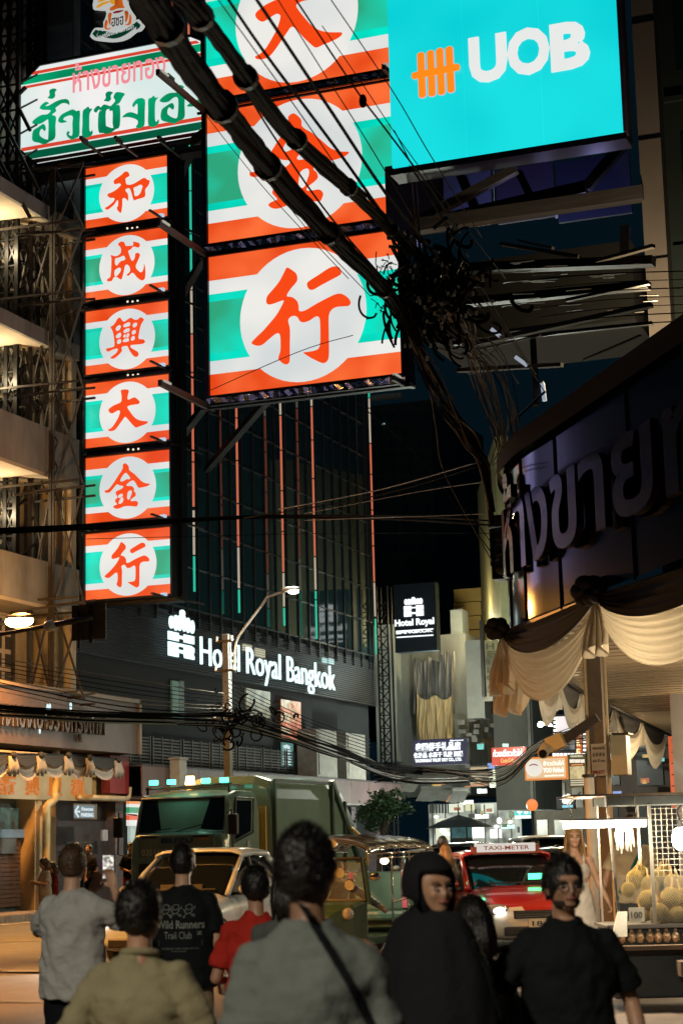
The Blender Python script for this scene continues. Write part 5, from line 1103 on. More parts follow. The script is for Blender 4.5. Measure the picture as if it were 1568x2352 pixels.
# tree
def tree(px, pyb, pyt, Y, wpx, label, seed=1):
    random.seed(seed); b = at(px, pyb, Y); zt = at(px, pyt, Y).z; t = thing('street_tree', label, 'tree', V(b.x, Y, 0))
    zc_ = b.z; rx = wpx/2*Y/F*1.05; rz = (zt-zc_)/2; cc_ = V(b.x, Y, zc_+rz)
    g = MB(); g.tube([V(b.x-.3, Y, 0), V(b.x-.25, Y, zc_*.6), V(b.x, Y, zc_+rz*.5)], [.12, .09, .05], 7)
    for k in range(6): a = k*1.05; g.tube([V(b.x-.15, Y, zc_*.8+k*.05), cc_+V(math.cos(a)*rx*.35, math.sin(a)*rx*.35, -rz*.2), cc_+V(math.cos(a)*rx*.7, math.sin(a)*rx*.6, rz*.2)], [.05, .03, .012], 5)
    g.build('trunk', M('bark', (.08, .06, .045), .9, 0, .3, 4, .4), t)
    g = MB(); cl = [cc_+V(random.gauss(0, .45)*rx, random.gauss(0, .45)*rx, random.gauss(0, .42)*rz) for _ in range(26)]
    for k in range(3600):
        c = random.choice(cl); p = c+V(random.gauss(0, .17)*rx, random.gauss(0, .2)*rx, random.gauss(0, .16)*rz)
        a = V(random.uniform(-1, 1), random.uniform(-1, 1), random.uniform(-.6, .6)).normalized(); b2 = a.cross(V(random.random(), random.random(), random.random())).normalized(); s = random.uniform(.05, .10)
        g.poly([p-a*s, p+b2*s*.5, p+a*s, p-b2*s*.5])
    f = g.build('crown', M('foliage', (.05, .11, .05), .5, 0, .5, 1.5), t)
tree(885, 1900, 1812, 62, 112, 'small leafy street tree beside the hotel canopy', 3)
lamp('POINT', at(850, 1885, 58), 40, (.7, 1, .8), .2, 'tree_fill')  # fill light added to brighten the tree, no lamp there

fl = thing('street_lamp', 'small white star-bright lamp hanging below the left end of the swags', 'street lamp', at(1240, 1664, 58)); g = MB(); g.ball(at(1240, 1664, 58), .09, 10, 7); g.build('lamp_lens', E('star_lens', (1, 1, .92), 30), fl, smooth=True)
g = MB(); g.bar(at(1240, 1660, 58.2), at(1275, 1668, 58.2), .09); g.build('lamp_arm', M('arm_cream', (.5, .4, .25), .5), fl)
lamp('POINT', at(1236, 1668, 57.4), 900, (.95, 1, .86), .12, 'far_lamp_light')
lamp('POINT', at(1020, 1560, 74), 550, (.80, 1, .95), .3, 'blade_sign_fill')  # fill light without a fixture, standing in for the blade sign's glow
random.seed(77)
_cols = [(.9, .25, .1), (.9, .6, .2), (.2, .7, .6), (.85, .85, .8), (.9, .4, .15), (.3, .4, .8)]
for k in range(26):
    x = random.choice((random.uniform(1062, 1135), random.uniform(1225, 1345), random.uniform(1345, 1540), random.uniform(985, 1180))); y = random.uniform(1700, 1850) if x < 1345 else random.uniform(1730, 1820); w_, h_ = random.uniform(7, 22), random.uniform(5, 16); Y = 64 if x > 1225 else 79
    if x > 1225: Y = 61.2
    if 1120 < x < 1230: continue
    rectY(x, y, x+w_, y+h_, Y, .12, 'tmp', E('dist%d' % (k % 6), _cols[k % 6], .55+.3*(k % 3), .4, 3)); o = bpy.context.scene.collection.objects[-1]; o.name = 'shop_sign'
    tag(o, 'tiny coloured lit sign among the distant shopfronts', 'sign', 'distant shop signs')
for k in range(14):
    x, y = random.uniform(1045, 1130), random.uniform(1610, 1760); rectY(x, y, x+random.uniform(8, 16), y+random.uniform(7, 12), 83.5-random.random(), .4, 'tmp', M('ac_far', (.3, .3, .28), .6, 0, .3)); o = COL.objects[-1]; o.name = 'air_conditioner'
    tag(o, 'small pale air conditioner box on the distant building fronts', 'air conditioner', 'distant air conditioners')
for k in range(10):
    x = 1350+k*20; y = 1712+random.uniform(-8, 16); g = MB(); g.bar(at(x, y, 60.5), at(x+34, y+random.uniform(-6, 10), 60), .08); o = g.build('awning_pole', STEEL); tag(o, 'dark steel awning pole under the far end of the canopy', 'pole', 'awning poles under the canopy')

pf = thing('floodlight', 'small violet floodlight on the timber beam under the cyan billboard', 'lamp', at(1110, 508, 38.4))   # fixture added to account for violet light on the rear panels
g = MB(); c = at(1110, 508, 38.5); g.box(c, (.3, .12, .18)); g.build('flood_body', BLK, pf); g = MB(); g.box(c+V(0, .07, .02), (.26, .02, .14)); g.build('flood_lens', E('violet_lens', (.4, .38, .9), 3), pf)
for px_ in (1080, 1240, 1380): lamp('POINT', at(px_, 515, 39.6), 40, (.45, .45, 1.0), .2, 'violet_fill')  # added violet fill lights for the rear panels
lamp('POINT', at(1085, 1440, 82), 500, (1, .85, .5), .3, 'ochre_fill')  # fill light added to brighten the ochre building, no fixture
# ================= vehicles =================
GL_ = glass('car_glass', (.006, .008, .01), .04, 0, .8)
RUB = M('tyre_rubber', (.015, .015, .015), .8, 0, .2); RIM = M('alloy_rim', (.35, .35, .36), .25, .9, .1)
CHR = M('chrome', (.6, .6, .6), .12, 1, .05); PLB = M('black_plastic', (.015, .015, .016), .45, 0, .2)
HEAD = E('headlight_on', (1, .96, .85), 26); HEADL = M('headlight_glass', (.55, .55, .55), .08, .6, .1)
def paint(name, col, met=0): return M(name, col, .28, met, .12, 1.5, .02, 60, coat=.8)
def wheel(par, x, y, r, wd, steer=0):
    g = MB(); n = 24; ax = V(math.cos(steer), math.sin(steer), 0); up = Z1; fw_ = ax.cross(up)
    def ring(off, rad): return [V(x, y, r)+ax*off+fw_*(rad*math.cos(2*math.pi*k/n))+up*(rad*math.sin(2*math.pi*k/n)) for k in range(n)]
    g.loft([ring(-wd/2, r*.62), ring(-wd/2, r*.94), ring(-wd*.35, r), ring(wd*.35, r), ring(wd/2, r*.94), ring(wd/2, r*.62)])
    w_ = g.build('wheel', RUB, par, local=True, smooth=True)
    g = MB(); g.loft([ring(-wd*.42, r*.64), ring(-wd*.3, r*.15)], cap=True); g.loft([ring(wd*.42, r*.64), ring(wd*.3, r*.15)], cap=True)
    for k in range(5):
        a = k*1.2566
        for s in (-1, 1): g.bar(V(x, y, r)+ax*s*wd*.4, V(x, y, r)+ax*s*wd*.44+fw_*(r*.6*math.cos(a))+up*(r*.6*math.sin(a)), .05, .02)
    q = g.build('rim', RIM, w_, local=True)
    return w_
def sec(y, pts): return [V(x, y, z) for x, z in pts]
def car(name, label, loc, rot, col, roofcol=None, L=4.6, Wd=1.78, H=1.48, group=None, lights=1, suv=0, taxi=None, grille=True, low=None, rearlit=0):
    """front faces -y of its own frame"""
    t = thing(name, label, 'car', loc, rot, group); hw_ = Wd/2
    P = paint(name+'_paint_%d' % len(_m), col); PR = P
    hood = .98+.1*suv; belt = 1.0+.1*suv; 
    # lower body: stations front to back  (y, half width, bottom z, shoulder z, top z)
    ST = [(-L/2, .60, .34, .50, .58), (-L/2+.06, .76, .24, .60, .70), (-L/2+.25, .86, .2, .66, .80), (-L/2+.7, .89, .2, .74, hood-.07), (-L/2+1.15, .89, .2, .80, hood), (-L/2+1.5, .89, .2, .84, belt), (0, .89, .2, .86, belt), (L/2-1.1, .89, .2, .88, belt+.03), (L/2-.5, .88, .22, .88, belt+.04), (L/2-.1, .82, .3, .82, belt-.03), (L/2, .7, .4, .7, belt-.18)]
    rings = []
    for y, w_, b, s, tp_ in ST:
        k = hw_/.89; w_ *= k
        half = [(w_*.80, b), (w_*.96, b+.07), (w_, (b+s)/2), (w_*.99, s), (w_*.93, s+(tp_-s)*.55), (w_*.80, tp_), (w_*.4, tp_+.025)]
        rings.append(sec(y, half+[(-x, z) for x, z in reversed(half)]))
    g = MB(); g.loft(rings, cap=True); body = g.build('body', P, t, local=True, smooth=True)
    sb = body.modifiers.new('subdivision', 'SUBSURF'); sb.levels = 1; sb.render_levels = 1
    # greenhouse
    y0, y1, y2, y3 = -L/2+1.25, -L/2+2.05, L/2-1.35-.2*suv+.5*suv, L/2-.45+.25*suv
    GS = [(y0, .80, .0), ((y0*.5+y1*.5), .76, .52), (y1, .70, .93), ((y1*.5+y2*.5), .69, 1.0), (y2, .68, .95), ((y2+y3)/2, .72, .52), (y3, .76, .0)]
    gr = []
    for y, w_, hh in GS:
        w_ *= hw_/.89; z = belt-.04+hh*(H-belt+.04); wb = .82*hw_/.89
        ww = lambda q: wb+(w_-wb)*q
        gr.append(sec(y, [(wb, belt-.05), (wb-.01+(w_-wb)*.5, belt-.05+(z-belt+.05)*.55), (w_, z-.05*(hh > .1)), (w_*.86, z-.005), (w_*.4, z+.02*hh), (-w_*.4, z+.02*hh), (-w_*.86, z-.005), (-w_, z-.05*(hh > .1)), (-wb+.01-(w_-wb)*.5, belt-.05+(z-belt+.05)*.55), (-wb, belt-.05)]))
    g = MB(); g.loft(gr, closed=False); gh = g.build('windows', GL_, t, local=True, smooth=True)
    # roof skin + pillars
    g = MB(); rr = []
    for y, f in ((y1-.08, .955), (y1, 1.0), ((y1+y2)/2, 1.03), (y2, .99), (y2+.08, .945)):
        w_ = .705*hw_/.89; z = belt-.04+.965*(H-belt+.04)*f+.045
        rr.append(sec(y, [(w_+.01, z-.075), (w_, z-.02), (w_*.8, z+.012), (w_*.35, z+.025), (-w_*.35, z+.025), (-w_*.8, z+.012), (-w_, z-.02), (-w_-.01, z-.075)]))
    g.loft(rr, closed=False); roof = g.build('roof', P if not roofcol else paint('roof_%s' % name, roofcol), t, local=True, smooth=True)
    so = roof.modifiers.new('thickness', 'SOLIDIFY'); so.thickness = .03
    k_ = hw_/.89
    for s in (-1, 1):
        g = MB(); g.tube([V(s*.83*k_, y0-.02, belt-.03), V(s*.775*k_, (y0+y1)/2, belt+.5*(H-belt)), V(s*.71*k_, y1, H-.06)], [.05, .04, .04], 8); g.build('pillar', P, t, local=True, smooth=True)
        g = MB(); g.tube([V(s*.79*k_, y3, belt-.03), V(s*.75*k_, (y2+y3)/2, belt+.48*(H-belt)), V(s*.70*k_, y2, H-.06)], [.09, .07, .05], 8); g.build('pillar', P, t, local=True, smooth=True)
        g = MB(); g.tube([V(s*.845*k_, .15, belt-.04), V(s*.705*k_, .15, H-.05)], .035, 6); g.build('pillar', PLB, t, local=True)
        g = MB(); g.tube([V(s*.71*k_, y1, H-.045), V(s*.705*k_, (y1+y2)/2, H-.01), V(s*.70*k_, y2, H-.05)], .03, 6); g.build('roof_rail', P, t, local=True, smooth=True)
        g = MB(); g.ball((s*(hw_+.12), y0+.22, belt+.04), (.11, .08, .08), 10, 7); m_ = g.build('mirror', P, t, local=True, smooth=True)
        g = MB(); g.box((s*(hw_+.0), y0+.22, belt-.02), (.14, .06, .04)); g.build('mirror_arm', PLB, m_, local=True)
        # lamps
        g = MB(); g.ball((s*.64*k_, -L/2+.13, .68+.05*suv), (.21, .13, .085), 12, 7); h_ = g.build('headlight', HEADL, t, local=True, smooth=True)
        if lights: g = MB(); g.ball((s*.62*k_, -L/2+.04, .67+.05*suv), (.10, .06, .05), 10, 6); g.build('bulb', HEAD, h_, local=True, smooth=True)
        g = MB(); g.ball((s*.70*k_, L/2-.06, .82), (.14, .1, .09), 10, 6); g.build('tail_light', E('tail_lit', (.9, .06, .03), 2.0) if rearlit else M('tail_red', (.3, .01, .01), .2), t, local=True, smooth=True)
        for y in (-L/2+.85, L/2-.85): 
            g = MB(); g.tube([V(s*(hw_-.02), y+.36*math.cos(a), .31+.36*math.sin(a)) for a in [math.pi*q/10 for q in range(11)]], .03, 5); g.build('wheel_arch', PLB, t, local=True, smooth=True)
            wheel(t, s*(hw_-.11), y, .31, .2)
        g = MB(); g.box((s*(hw_+.005), .0, .80), (.02, .2, .03)); g.build('door_handle', CHR, t, local=True)
    # nose
    g = MB(); g.box((0, -L/2+.02, .60+.03*suv), (.80, .06, .12)); gl = g.build('grille', PLB, t, local=True, bevel=.01)
    for k in range(3): g = MB(); g.box((0, -L/2-.012, .565+.03*suv+k*.035), (.76, .01, .012)); g.build('grille_bar', CHR, gl, local=True)
    g = MB(); g.box((0, -L/2+.02, .36), (1.1, .08, .13)); g.build('air_intake', PLB, t, local=True, bevel=.02)
    g = MB(); g.box((0, -L/2-.03, .47), (.36, .015, .12)); pl_ = g.build('number_plate', M('plate_white', (.6, .58, .5), .5), t, local=True)
    if taxi:
        g = MB(); text(g, taxi, V(-.13, -L/2-.04, .43), V(.26, 0, 0), V(0, 0, .07), V(0, -1, 0), .004, .01); g.build('plate_number', PLB, pl_, local=True)
    g = MB(); g.box((0, L/2+.0, .55), (.36, .02, .12)); g.build('rear_plate', _m['plate_white'], t, local=True)
    g = MB(); g.tube([V(-.5, y0-.02, belt+.05), V(.1, y0+.03, belt+.05)], .012, 5); g.tube([V(-.05, y0-.02, belt+.05), V(.6, y0+.03, belt+.05)], .012, 5); g.build('wiper', PLB, t, local=True)
    g = MB(); g.box((0, -.55, belt+.0), (.7, .5, .25)); g.build('seat_row', M('seat_grey', (.06, .06, .06), .8), t, local=True)
    return t
def place(px, d, z=0):      # point on the road under this picture column at this distance
    r = W(px, 1945, d); return V(r.x, r.y, z)
FACE = YAW   # heading that faces the camera squarely
def beam(tt, x, y, z, e, name='beam_light'):
    mw = Matrix.Translation(tt.location) @ Matrix.Rotation(tt.rotation_euler.z, 4, 'Z')
    a = mw @ V(x, y, z); b = mw @ V(x*1.1, y-10, .0)
    lamp('SPOT', a, e, (1, .93, .8), .05, name, target=b, spot=80)
# red and white taxi
tx = car('taxi_car', 'red and white taxi with its roof sign and one bright headlight, facing the crowd', place(1150, 30.4), FACE+R(9), (.36, .016, .012), taxi='184', L=4.6)
tx.scale = (1, 1, 1)
for ch in tx.children:
    if ch.name.startswith('body'):
        wm = paint('taxi_white', (.62, .60, .54)); ch.data.materials.append(wm)
        for p in ch.data.polygons:
            if p.center.z < .63 or (p.center.y < -1.75 and p.center.z < .66): p.material_index = 1
    if ch.name.startswith('headlight') and ch.data.vertices[0].co.x < 0: pass
g = MB(); g.box((0, -.25, 1.60), (.98, .2, .14)); ts = g.build('roof_sign', E('taxi_sign_lit', (.72, .66, .60), .9), tx, local=True, bevel=.015)
g = MB(); text(g, 'TAXI-METER', V(-.38, -.358, 1.565), V(.76, 0, 0), V(0, 0, .065), V(0, -1, 0), .006, .012); g.build('sign_lettering', M('taxi_letter', (.25, .05, .04), .6), ts, local=True)
g = MB(); g.box((-.0, -.25, 1.515), (1.1, .25, .03)); g.box((.52, -.25, 1.57), (.06, .18, .1)); g.box((-.52, -.25, 1.57), (.06, .18, .1)); g.build('sign_rack', M('taxi_letter', 0), tx, local=True)
g = MB(); g.box((.30, -.97, 1.14), (.22, .03, .09)); g.build('vacant_display', E('vacant_green', (.05, 1, .35), 5), tx, local=True)
lamp('POINT', tx.location+V(-.1, -1.4, 1.25), 2.2, (.1, 1, .4), .05, 'vacant_light')
beam(tx, .62, -2.42, .68, 500)
# silver car
sv = car('silver_car', 'silver hatchback with dark reflecting windscreen in front of the garbage truck', place(465, 29.2), FACE+R(-20), (.42, .50, .58), L=4.3, H=1.62, suv=.4, group=None)
beam(sv, -.62, -2.2, .68, 500)
# others further off
car('black_car', 'black car just behind the couple beside the tuk-tuk', place(1068, 41), FACE+R(170), (.012, .014, .018), suv=.5, H=1.62, lights=0)
car('white_taxi', 'pale green and yellow car with roof light beyond the red taxi', place(1175, 47), FACE+R(4), (.30, .34, .20), lights=1)
car('silver_suv', 'silver sport utility vehicle behind the man in the black shirt', place(1262, 44), FACE+R(8), (.25, .27, .28), suv=1, H=1.75, lights=0)
car('dark_car', 'dark car in the gap between the V-neck man and the woman in white', place(1290, 34), FACE+R(172), (.03, .035, .04), lights=0, rearlit=0)
car('grey_car', 'grey car roof far left of the standing couple', place(985, 55), FACE+R(0), (.2, .21, .2), lights=0)
# ---------------- garbage truck ----------------
TG = paint('truck_green', (.15, .24, .20)); TGD = M('truck_green_dark', (.035, .06, .04), .4)
tk = thing('garbage_truck', 'green garbage truck with green roof lights and amber beacon, cab facing the street', 'truck', place(408, 41.5), FACE+R(-22), scale=1.09)
Wt, Hc = 2.2, 2.75
def quadloft(mb, a): mb.loft(a, cap=True)
g = MB()
rings = []
for y, zb0, zt0, w_ in ((-.02, .55, 1.82, 1.04), (0.0, .5, 1.86, 1.08), (.14, .48, 1.92, 1.1), (.31, .45, 2.60, 1.08), (.45, .45, 2.68, 1.07), (.8, .45, 2.76, 1.07), (1.6, .5, 2.76, 1.07), (1.72, .55, 2.6, 1.06)):
    half = [(w_*.9, zb0), (w_, zb0+.1), (w_, 1.5 if zt0 > 1.5 else zt0-.1), (w_*.98, zt0-.12), (w_*.9, zt0), (w_*.4, zt0+.03)]
    rings.append(sec(y, half+[(-x, z) for x, z in reversed(half)]))
g.loft(rings, cap=True); g.build('cab', TG, tk, local=True, smooth=False, bevel=.03)
g = MB(); g.add([V(-.98, .135, 1.93), V(.98, .135, 1.93), V(.94, .305, 2.60), V(-.94, .305, 2.60)], [(0, 1, 2, 3)]); ws = g.build('windscreen', GL_, tk, local=True)
so = ws.modifiers.new('thickness', 'SOLIDIFY'); so.thickness = .03
g = MB(); g.tube([V(-1.0, .12, 1.91), V(-.97, .29, 2.62), V(.97, .29, 2.62), V(1.0, .12, 1.91), V(-1.0, .12, 1.91)], .035, 6); g.build('windscreen_seal', PLB, tk, local=True)
g = MB(); g.box((0, -.02, 1.64), (1.72, .05, .46)); pn = g.build('front_panel', M('panel_olive', (.14, .17, .12), .4, 0, .15), tk, local=True, bevel=.015)
g = MB(); text(g, 'ISUZU', V(-.33, -.06, 1.70), V(.72, 0, 0), V(0, 0, .11), V(0, -1, 0), .02, .02); g.build('maker_lettering', CHR, pn, local=True)
g = MB(); text(g, '0351182', V(-.80, -.052, 1.46), V(.60, 0, 0), V(0, 0, .13), V(0, -1, 0), .006, .008); g.build('fleet_number', M('stencil_white', (.42, .44, .36), .6), pn, local=True)
g = MB(); text(g, 'กรุงเทพฯ', V(.28, -.052, 1.46), V(.50, 0, 0), V(0, 0, .16), V(0, -1, 0), .006, .0); g.build('stencil_lettering', M('stencil_dim', (.22, .25, .18), .6), pn, local=True)
for x in (-.62, .55): g = MB(); g.box((x, -.045, 1.83), (.34, .03, .04)); g.build('vent_slot', PLB, pn, local=True)
g = MB(); g.box((.62, -.05, 1.78), (.22, .02, .03)); g.build('orange_badge', M('badge_orange', (.5, .15, .05), .5), pn, local=True)
g = MB(); g.box((0, -.1, .55), (2.1, .25, .28)); g.build('bumper', TGD, tk, local=True, bevel=.03)
g = MB(); g.box((0, -.05, 1.1), (1.7, .05, .4)); g.build('grille', PLB, tk, local=True)
for s in (-1, 1):
    g = MB(); g.box((s*.82, -.13, .72), (.32, .08, .2)); g.build('headlight', HEADL, tk, local=True, bevel=.03)
    g = MB(); g.poly([V(s*1.085, .40, 1.72), V(s*1.085, 1.25, 1.92), V(s*1.085, 1.3, 2.55), V(s*1.085, .52, 2.55)] if s > 0 else [V(s*1.085, .52, 2.55), V(s*1.085, 1.3, 2.55), V(s*1.085, 1.25, 1.92), V(s*1.085, .40, 1.72)])
    q = g.build('door_window', GL_, tk, local=True); m2 = q.modifiers.new('thickness', 'SOLIDIFY'); m2.thickness = .02
    g = MB(); g.tube([V(s*1.1, .37, 1.68), V(s*1.1, 1.32, 1.89), V(s*1.1, 1.36, 2.6), V(s*1.1, .5, 2.6), V(s*1.1, .37, 1.68)], .02, 5); g.build('window_seal', PLB, tk, local=True)
    g = MB(); g.tube([V(s*1.05, .2, 2.3), V(s*1.3, -.12, 2.35), V(s*1.32, -.12, 1.5), V(s*1.05, .05, 1.4)], .018, 6); ma = g.build('mirror_arm', PLB, tk, local=True)
    g = MB(); g.box((s*1.32, -.1, 2.05), (.22, .1, .42)); g.build('mirror', PLB, ma, local=True, bevel=.03)
    g = MB(); g.ball((s*1.12, .75, .95), (.05, .36, .16), 12, 6); sw_ = g.build('fender', TG, tk, local=True, smooth=True)
    g = MB(); g.box((s*1.17, .75, .88), (.02, .5, .07)); g.build('side_marker', E('amber_marker', (.75, .35, .05), .35), tk, local=True)
    g = MB(); g.box((s*1.085, .35, 1.35), (.03, .05, 1.2)); g.build('handrail', CHR, tk, local=True)
    n = 20; g = MB(); g.add([V(s*1.092, 1.12+.1*math.cos(2*math.pi*k/n), 1.5+.24*math.sin(2*math.pi*k/n)) for k in range(n)], [tuple(range(n))]); g.build('door_emblem', M('emblem_grey', (.25, .30, .26), .6, 0, .4, 20), tk, local=True)
    for y in (.75, 5.2, 6.4): wheel(tk, s*.9, y, .45, .3)
g = MB(); g.tube([V(-1.0, .5, 2.84), V(1.02, .5, 2.90)], .025, 6); g.tube([V(-.9, 1.1, 2.84), V(.9, 1.1, 2.88)], .02, 6)
for x in (-.95, .95): g.bar((x, .5, 2.72), (x, .5, 2.88), .04); g.bar((x, .5, 2.86), (x, 1.1, 2.86), .03)
g.build('roof_rack', PLB, tk, local=True)
for x in (-.78, -.36, .44, .86): g = MB(); g.box((x, .45, 2.97), (.18, .08, .1)); g.build('green_lamp', E('green_led', (.08, 1, .60), 4.5), tk, local=True, bevel=.01)
g = MB(); g.cyl((.05, .5, 2.9), (.05, .5, 3.08), .11, 14, .09); g.build('beacon', E('beacon_amber', (1, .72, .30), 5), tk, local=True)
lamp('POINT', tk.matrix_basis @ V(.05, .1, 3.05), 14, (.4, 1, .7), .2, 'roof_lamp_light')
g = MB(); g.box((0, 1.9, 1.35), (.2, .12, 1.5)); g.build('exhaust', STEEL, tk, local=True)
YL = M('ladder_yellow', (.50, .32, .06), .5, 0, .2, 3)
g = MB()
for x in (.72, 1.0, 1.06): g.box((x, 2.02, 1.5), (.05, .05, 1.9))
for z in (.6, 1.5, 2.42): g.box((.88, 2.02, z), (.4, .04, .05))
for k in range(4): g.box((.78+.06*k, 2.02, 1.95), (.015, .03, .9))
g.build('side_gate', YL, tk, local=True); g = MB(); g.box((.88, 2.05, 1.05), (.34, .02, .85)); g.build('gate_panel', M('gate_rust', (.25, .10, .04), .6), tk, local=True)
g = MB(); g.box((.93, 2.0, 1.25), (.2, .015, .3)); g.build('notice', M('notice_white', (.5, .48, .4), .6), tk, local=True)
g = MB(); rings = []
for y, b, tp_, w_ in ((2.35, .9, 2.95, 1.05), (2.45, .85, 3.12, 1.1), (5.6, .85, 3.12, 1.1), (6.5, .8, 2.9, 1.1), (7.3, .8, 2.2, 1.08), (7.5, .9, 1.6, 1.05)):
    half = [(w_*.92, b), (w_, b+.2), (w_*1.0, tp_-.5), (w_*.93, tp_-.12), (w_*.6, tp_)]; rings.append(sec(y, half+[(-x, z) for x, z in reversed(half)]))
g.loft(rings, cap=True); g.build('garbage_body', TG, tk, local=True, bevel=.02)
g = MB(); g.bar((1.13, 2.4, 3.0), (1.13, 5.6, 3.0), .07); g.bar((1.13, 2.4, 1.0), (1.13, 2.4, 3.0), .07); g.bar((1.13, 5.6, 3.05), (1.13, 7.2, 1.2), .12); g.bar((1.13, 5.6, 1.0), (1.13, 5.6, 3.05), .1); g.bar((1.13, 6.3, 1.0), (1.13, 6.4, 2.6), .08); g.build('body_ribs', TGD, tk, local=True)
g = MB(); g.tube([V(1.18, 6.6, 2.0), V(1.22, 7.4, 1.7), V(1.2, 7.6, 1.1)], .04, 6); g.build('rear_rail', YL, tk, local=True)
g = MB(); g.box((0, 4.5, .65), (.9, 7, .3)); g.build('chassis', PLB, tk, local=True)
g = MB(); g.bar((-.1, .10, 1.93), (.55, .12, 2.08), .02); g.bar((-.8, .10, 1.93), (-.2, .11, 2.0), .02); g.build('wiper', PLB, tk, local=True)
# ---------------- tuk-tuk ----------------
tt = thing('tuk_tuk', 'tuk-tuk with glossy silver canopy, chrome frame and an oval roof sign', 'tuk-tuk', place(818, 28.2), FACE+R(-24))
TUK = paint('tuk_green', (.025, .06, .04)); VIN = M('canopy_vinyl', (.34, .34, .31), .15, .75, .4, 1.6, .25, 5)
def arcring(y, w_, z, hh, n=8): return [V(w_*math.cos(math.pi*k/n), y, z+hh*math.sin(math.pi*k/n)) for k in range(n+1)]
ys_r = (-1.25, -.85, -.4, .1, .6, 1.05, 1.3)
for i in range(len(ys_r)-1):
    g = MB(); z = lambda y: 1.60+.04*math.cos(y*1.1)-.05*(y < -1.1)
    g.loft([arcring(ys_r[i]+.01, .72, z(ys_r[i]), .2), arcring((ys_r[i]+ys_r[i+1])/2, .715, z((ys_r[i]+ys_r[i+1])/2)-.015, .185), arcring(ys_r[i+1]-.01, .72, z(ys_r[i+1]), .2)], closed=False)
    o = g.build('canopy_section', VIN, tt, local=True, smooth=True); s_ = o.modifiers.new('thickness', 'SOLIDIFY'); s_.thickness = .02
    g = MB(); g.tube(arcring(ys_r[i], .725, z(ys_r[i]), .205), .014, 5); g.build('canopy_rib', CHR, tt, local=True, smooth=True)
for s in (-1, 1):
    g = MB(); g.tube([V(s*.73, -1.25, 1.56), V(s*.73, 1.3, 1.58)], .018, 6); g.tube([V(s*.73, -1.2, 1.5), V(s*.73, 1.3, 1.50)], .012, 6); g.build('roof_rail', CHR, tt, local=True, smooth=True)
    for y, zb0 in ((-.35, .35), (.35, .5), (1.25, .5)): g = MB(); g.cyl((s*.72, y, zb0), (s*.72, y, 1.58), .018, 8); g.build('post', CHR, tt, local=True, smooth=True)
    g = MB(); g.tube([V(s*.72, -.35, .85), V(s*.74, .35, .9), V(s*.72, 1.25, .9)], .015, 6); g.tube([V(s*.72, -.35, .55), V(s*.74, .35, .6), V(s*.72, 1.25, .6)], .015, 6); g.build('side_rail', CHR, tt, local=True)
    g = MB(); g.box((s*.68, .85, .55), (.06, .9, .5)); g.build('side_panel', TUK, tt, local=True, bevel=.02); g = MB(); g.box((s*.72, .85, .62), (.02, .7, .2)); g.build('pink_panel', E('pink_panel_m', (.45, .16, .30), .5), tt, local=True)
    wheel(tt, s*.58, .95, .24, .14)
    g = MB(); g.tube([V(s*.68, -1.12, .85), V(s*.64, -1.2, 1.50)], .035, 8); g.build('windscreen_post', TUK, tt, local=True)
    g = MB(); g.tube([V(s*.55, -1.1, 1.15), V(s*.82, -1.3, 1.22)], .01, 5); g.ball((s*.86, -1.32, 1.24), (.09, .02, .06), 10, 6); g.build('side_mirror', CHR, tt, local=True, smooth=True)
    g = MB(); g.ball((s*.45, -1.38, .72), (.09, .06, .09), 12, 8); g.build('headlight', HEADL, tt, local=True, smooth=True)
wheel(tt, 0, -1.35, .24, .12)
g = MB(); g.add([V(-.62, -1.13, .92), V(.62, -1.13, .92), V(.58, -1.19, 1.48), V(-.58, -1.19, 1.48)], [(0, 1, 2, 3)]); q = g.build('windscreen', glass('tuk_glass', (.9, .95, .92), .03, .92), tt, local=True); q.modifiers.new('thickness', 'SOLIDIFY').thickness = .008
g = MB(); g.tube([V(-.64, -1.14, .9), V(.64, -1.14, .9), V(.6, -1.2, 1.5), V(-.6, -1.2, 1.5), V(-.64, -1.14, .9)], .028, 6); g.build('windscreen_frame', PLB, tt, local=True)
g = MB(); rings = [sec(-1.5, [(.2, .35), (.22, .7), (-.22, .7), (-.2, .35)]), sec(-1.3, [(.5, .3), (.52, .85), (-.52, .85), (-.5, .3)]), sec(-1.1, [(.66, .3), (.66, .92), (-.66, .92), (-.66, .3)])]; g.loft(rings, cap=True); g.build('front_cowl', TUK, tt, local=True, bevel=.04)
for (x, z, c) in ((.25, 1.3, 'st1'), (.4, 1.12, 'st2'), (-.3, 1.05, 'st3')): g = MB(); g.cyl((x, -1.185, z), (x, -1.192, z-.002), .075, 14); g.build('round_sticker', M(c, (.5, .48, .35) if c != 'st3' else (.5, .3, .25), .5, 0, .3, 30), tt, local=True)
g = MB(); g.box((0, -.75, .55), (.5, .4, .35)); g.box((0, -.55, .95), (.42, .08, .5)); g.build('driver_seat', M('seat_black', (.03, .03, .035), .5), tt, local=True, bevel=.04)
g = MB(); g.box((0, .55, .62), (1.2, .5, .14)); g.box((0, .85, .98), (1.2, .12, .6)); g.build('passenger_seat', M('seat_green', (.05, .10, .085), .4), tt, local=True, bevel=.04)
for x in (-.45, .45): g = MB(); g.box((x, .78, 1.0), (.08, .02, .55)); g.build('seat_trim', M('trim_pink', (.45, .08, .15), .4), tt, local=True)
g = MB(); g.box((0, 0, .32), (1.36, 2.5, .1)); g.box((0, 1.15, .6), (1.3, .08, .6)); g.build('floor_pan', TUK, tt, local=True)
g = MB(); g.tube([V(0, -1.25, .8), V(0, -.98, 1.05)], .02, 6); g.tube([V(-.3, -.9, 1.08), V(0, -.98, 1.05), V(.3, -.9, 1.08)], .014, 6); g.build('handlebar', CHR, tt, local=True)
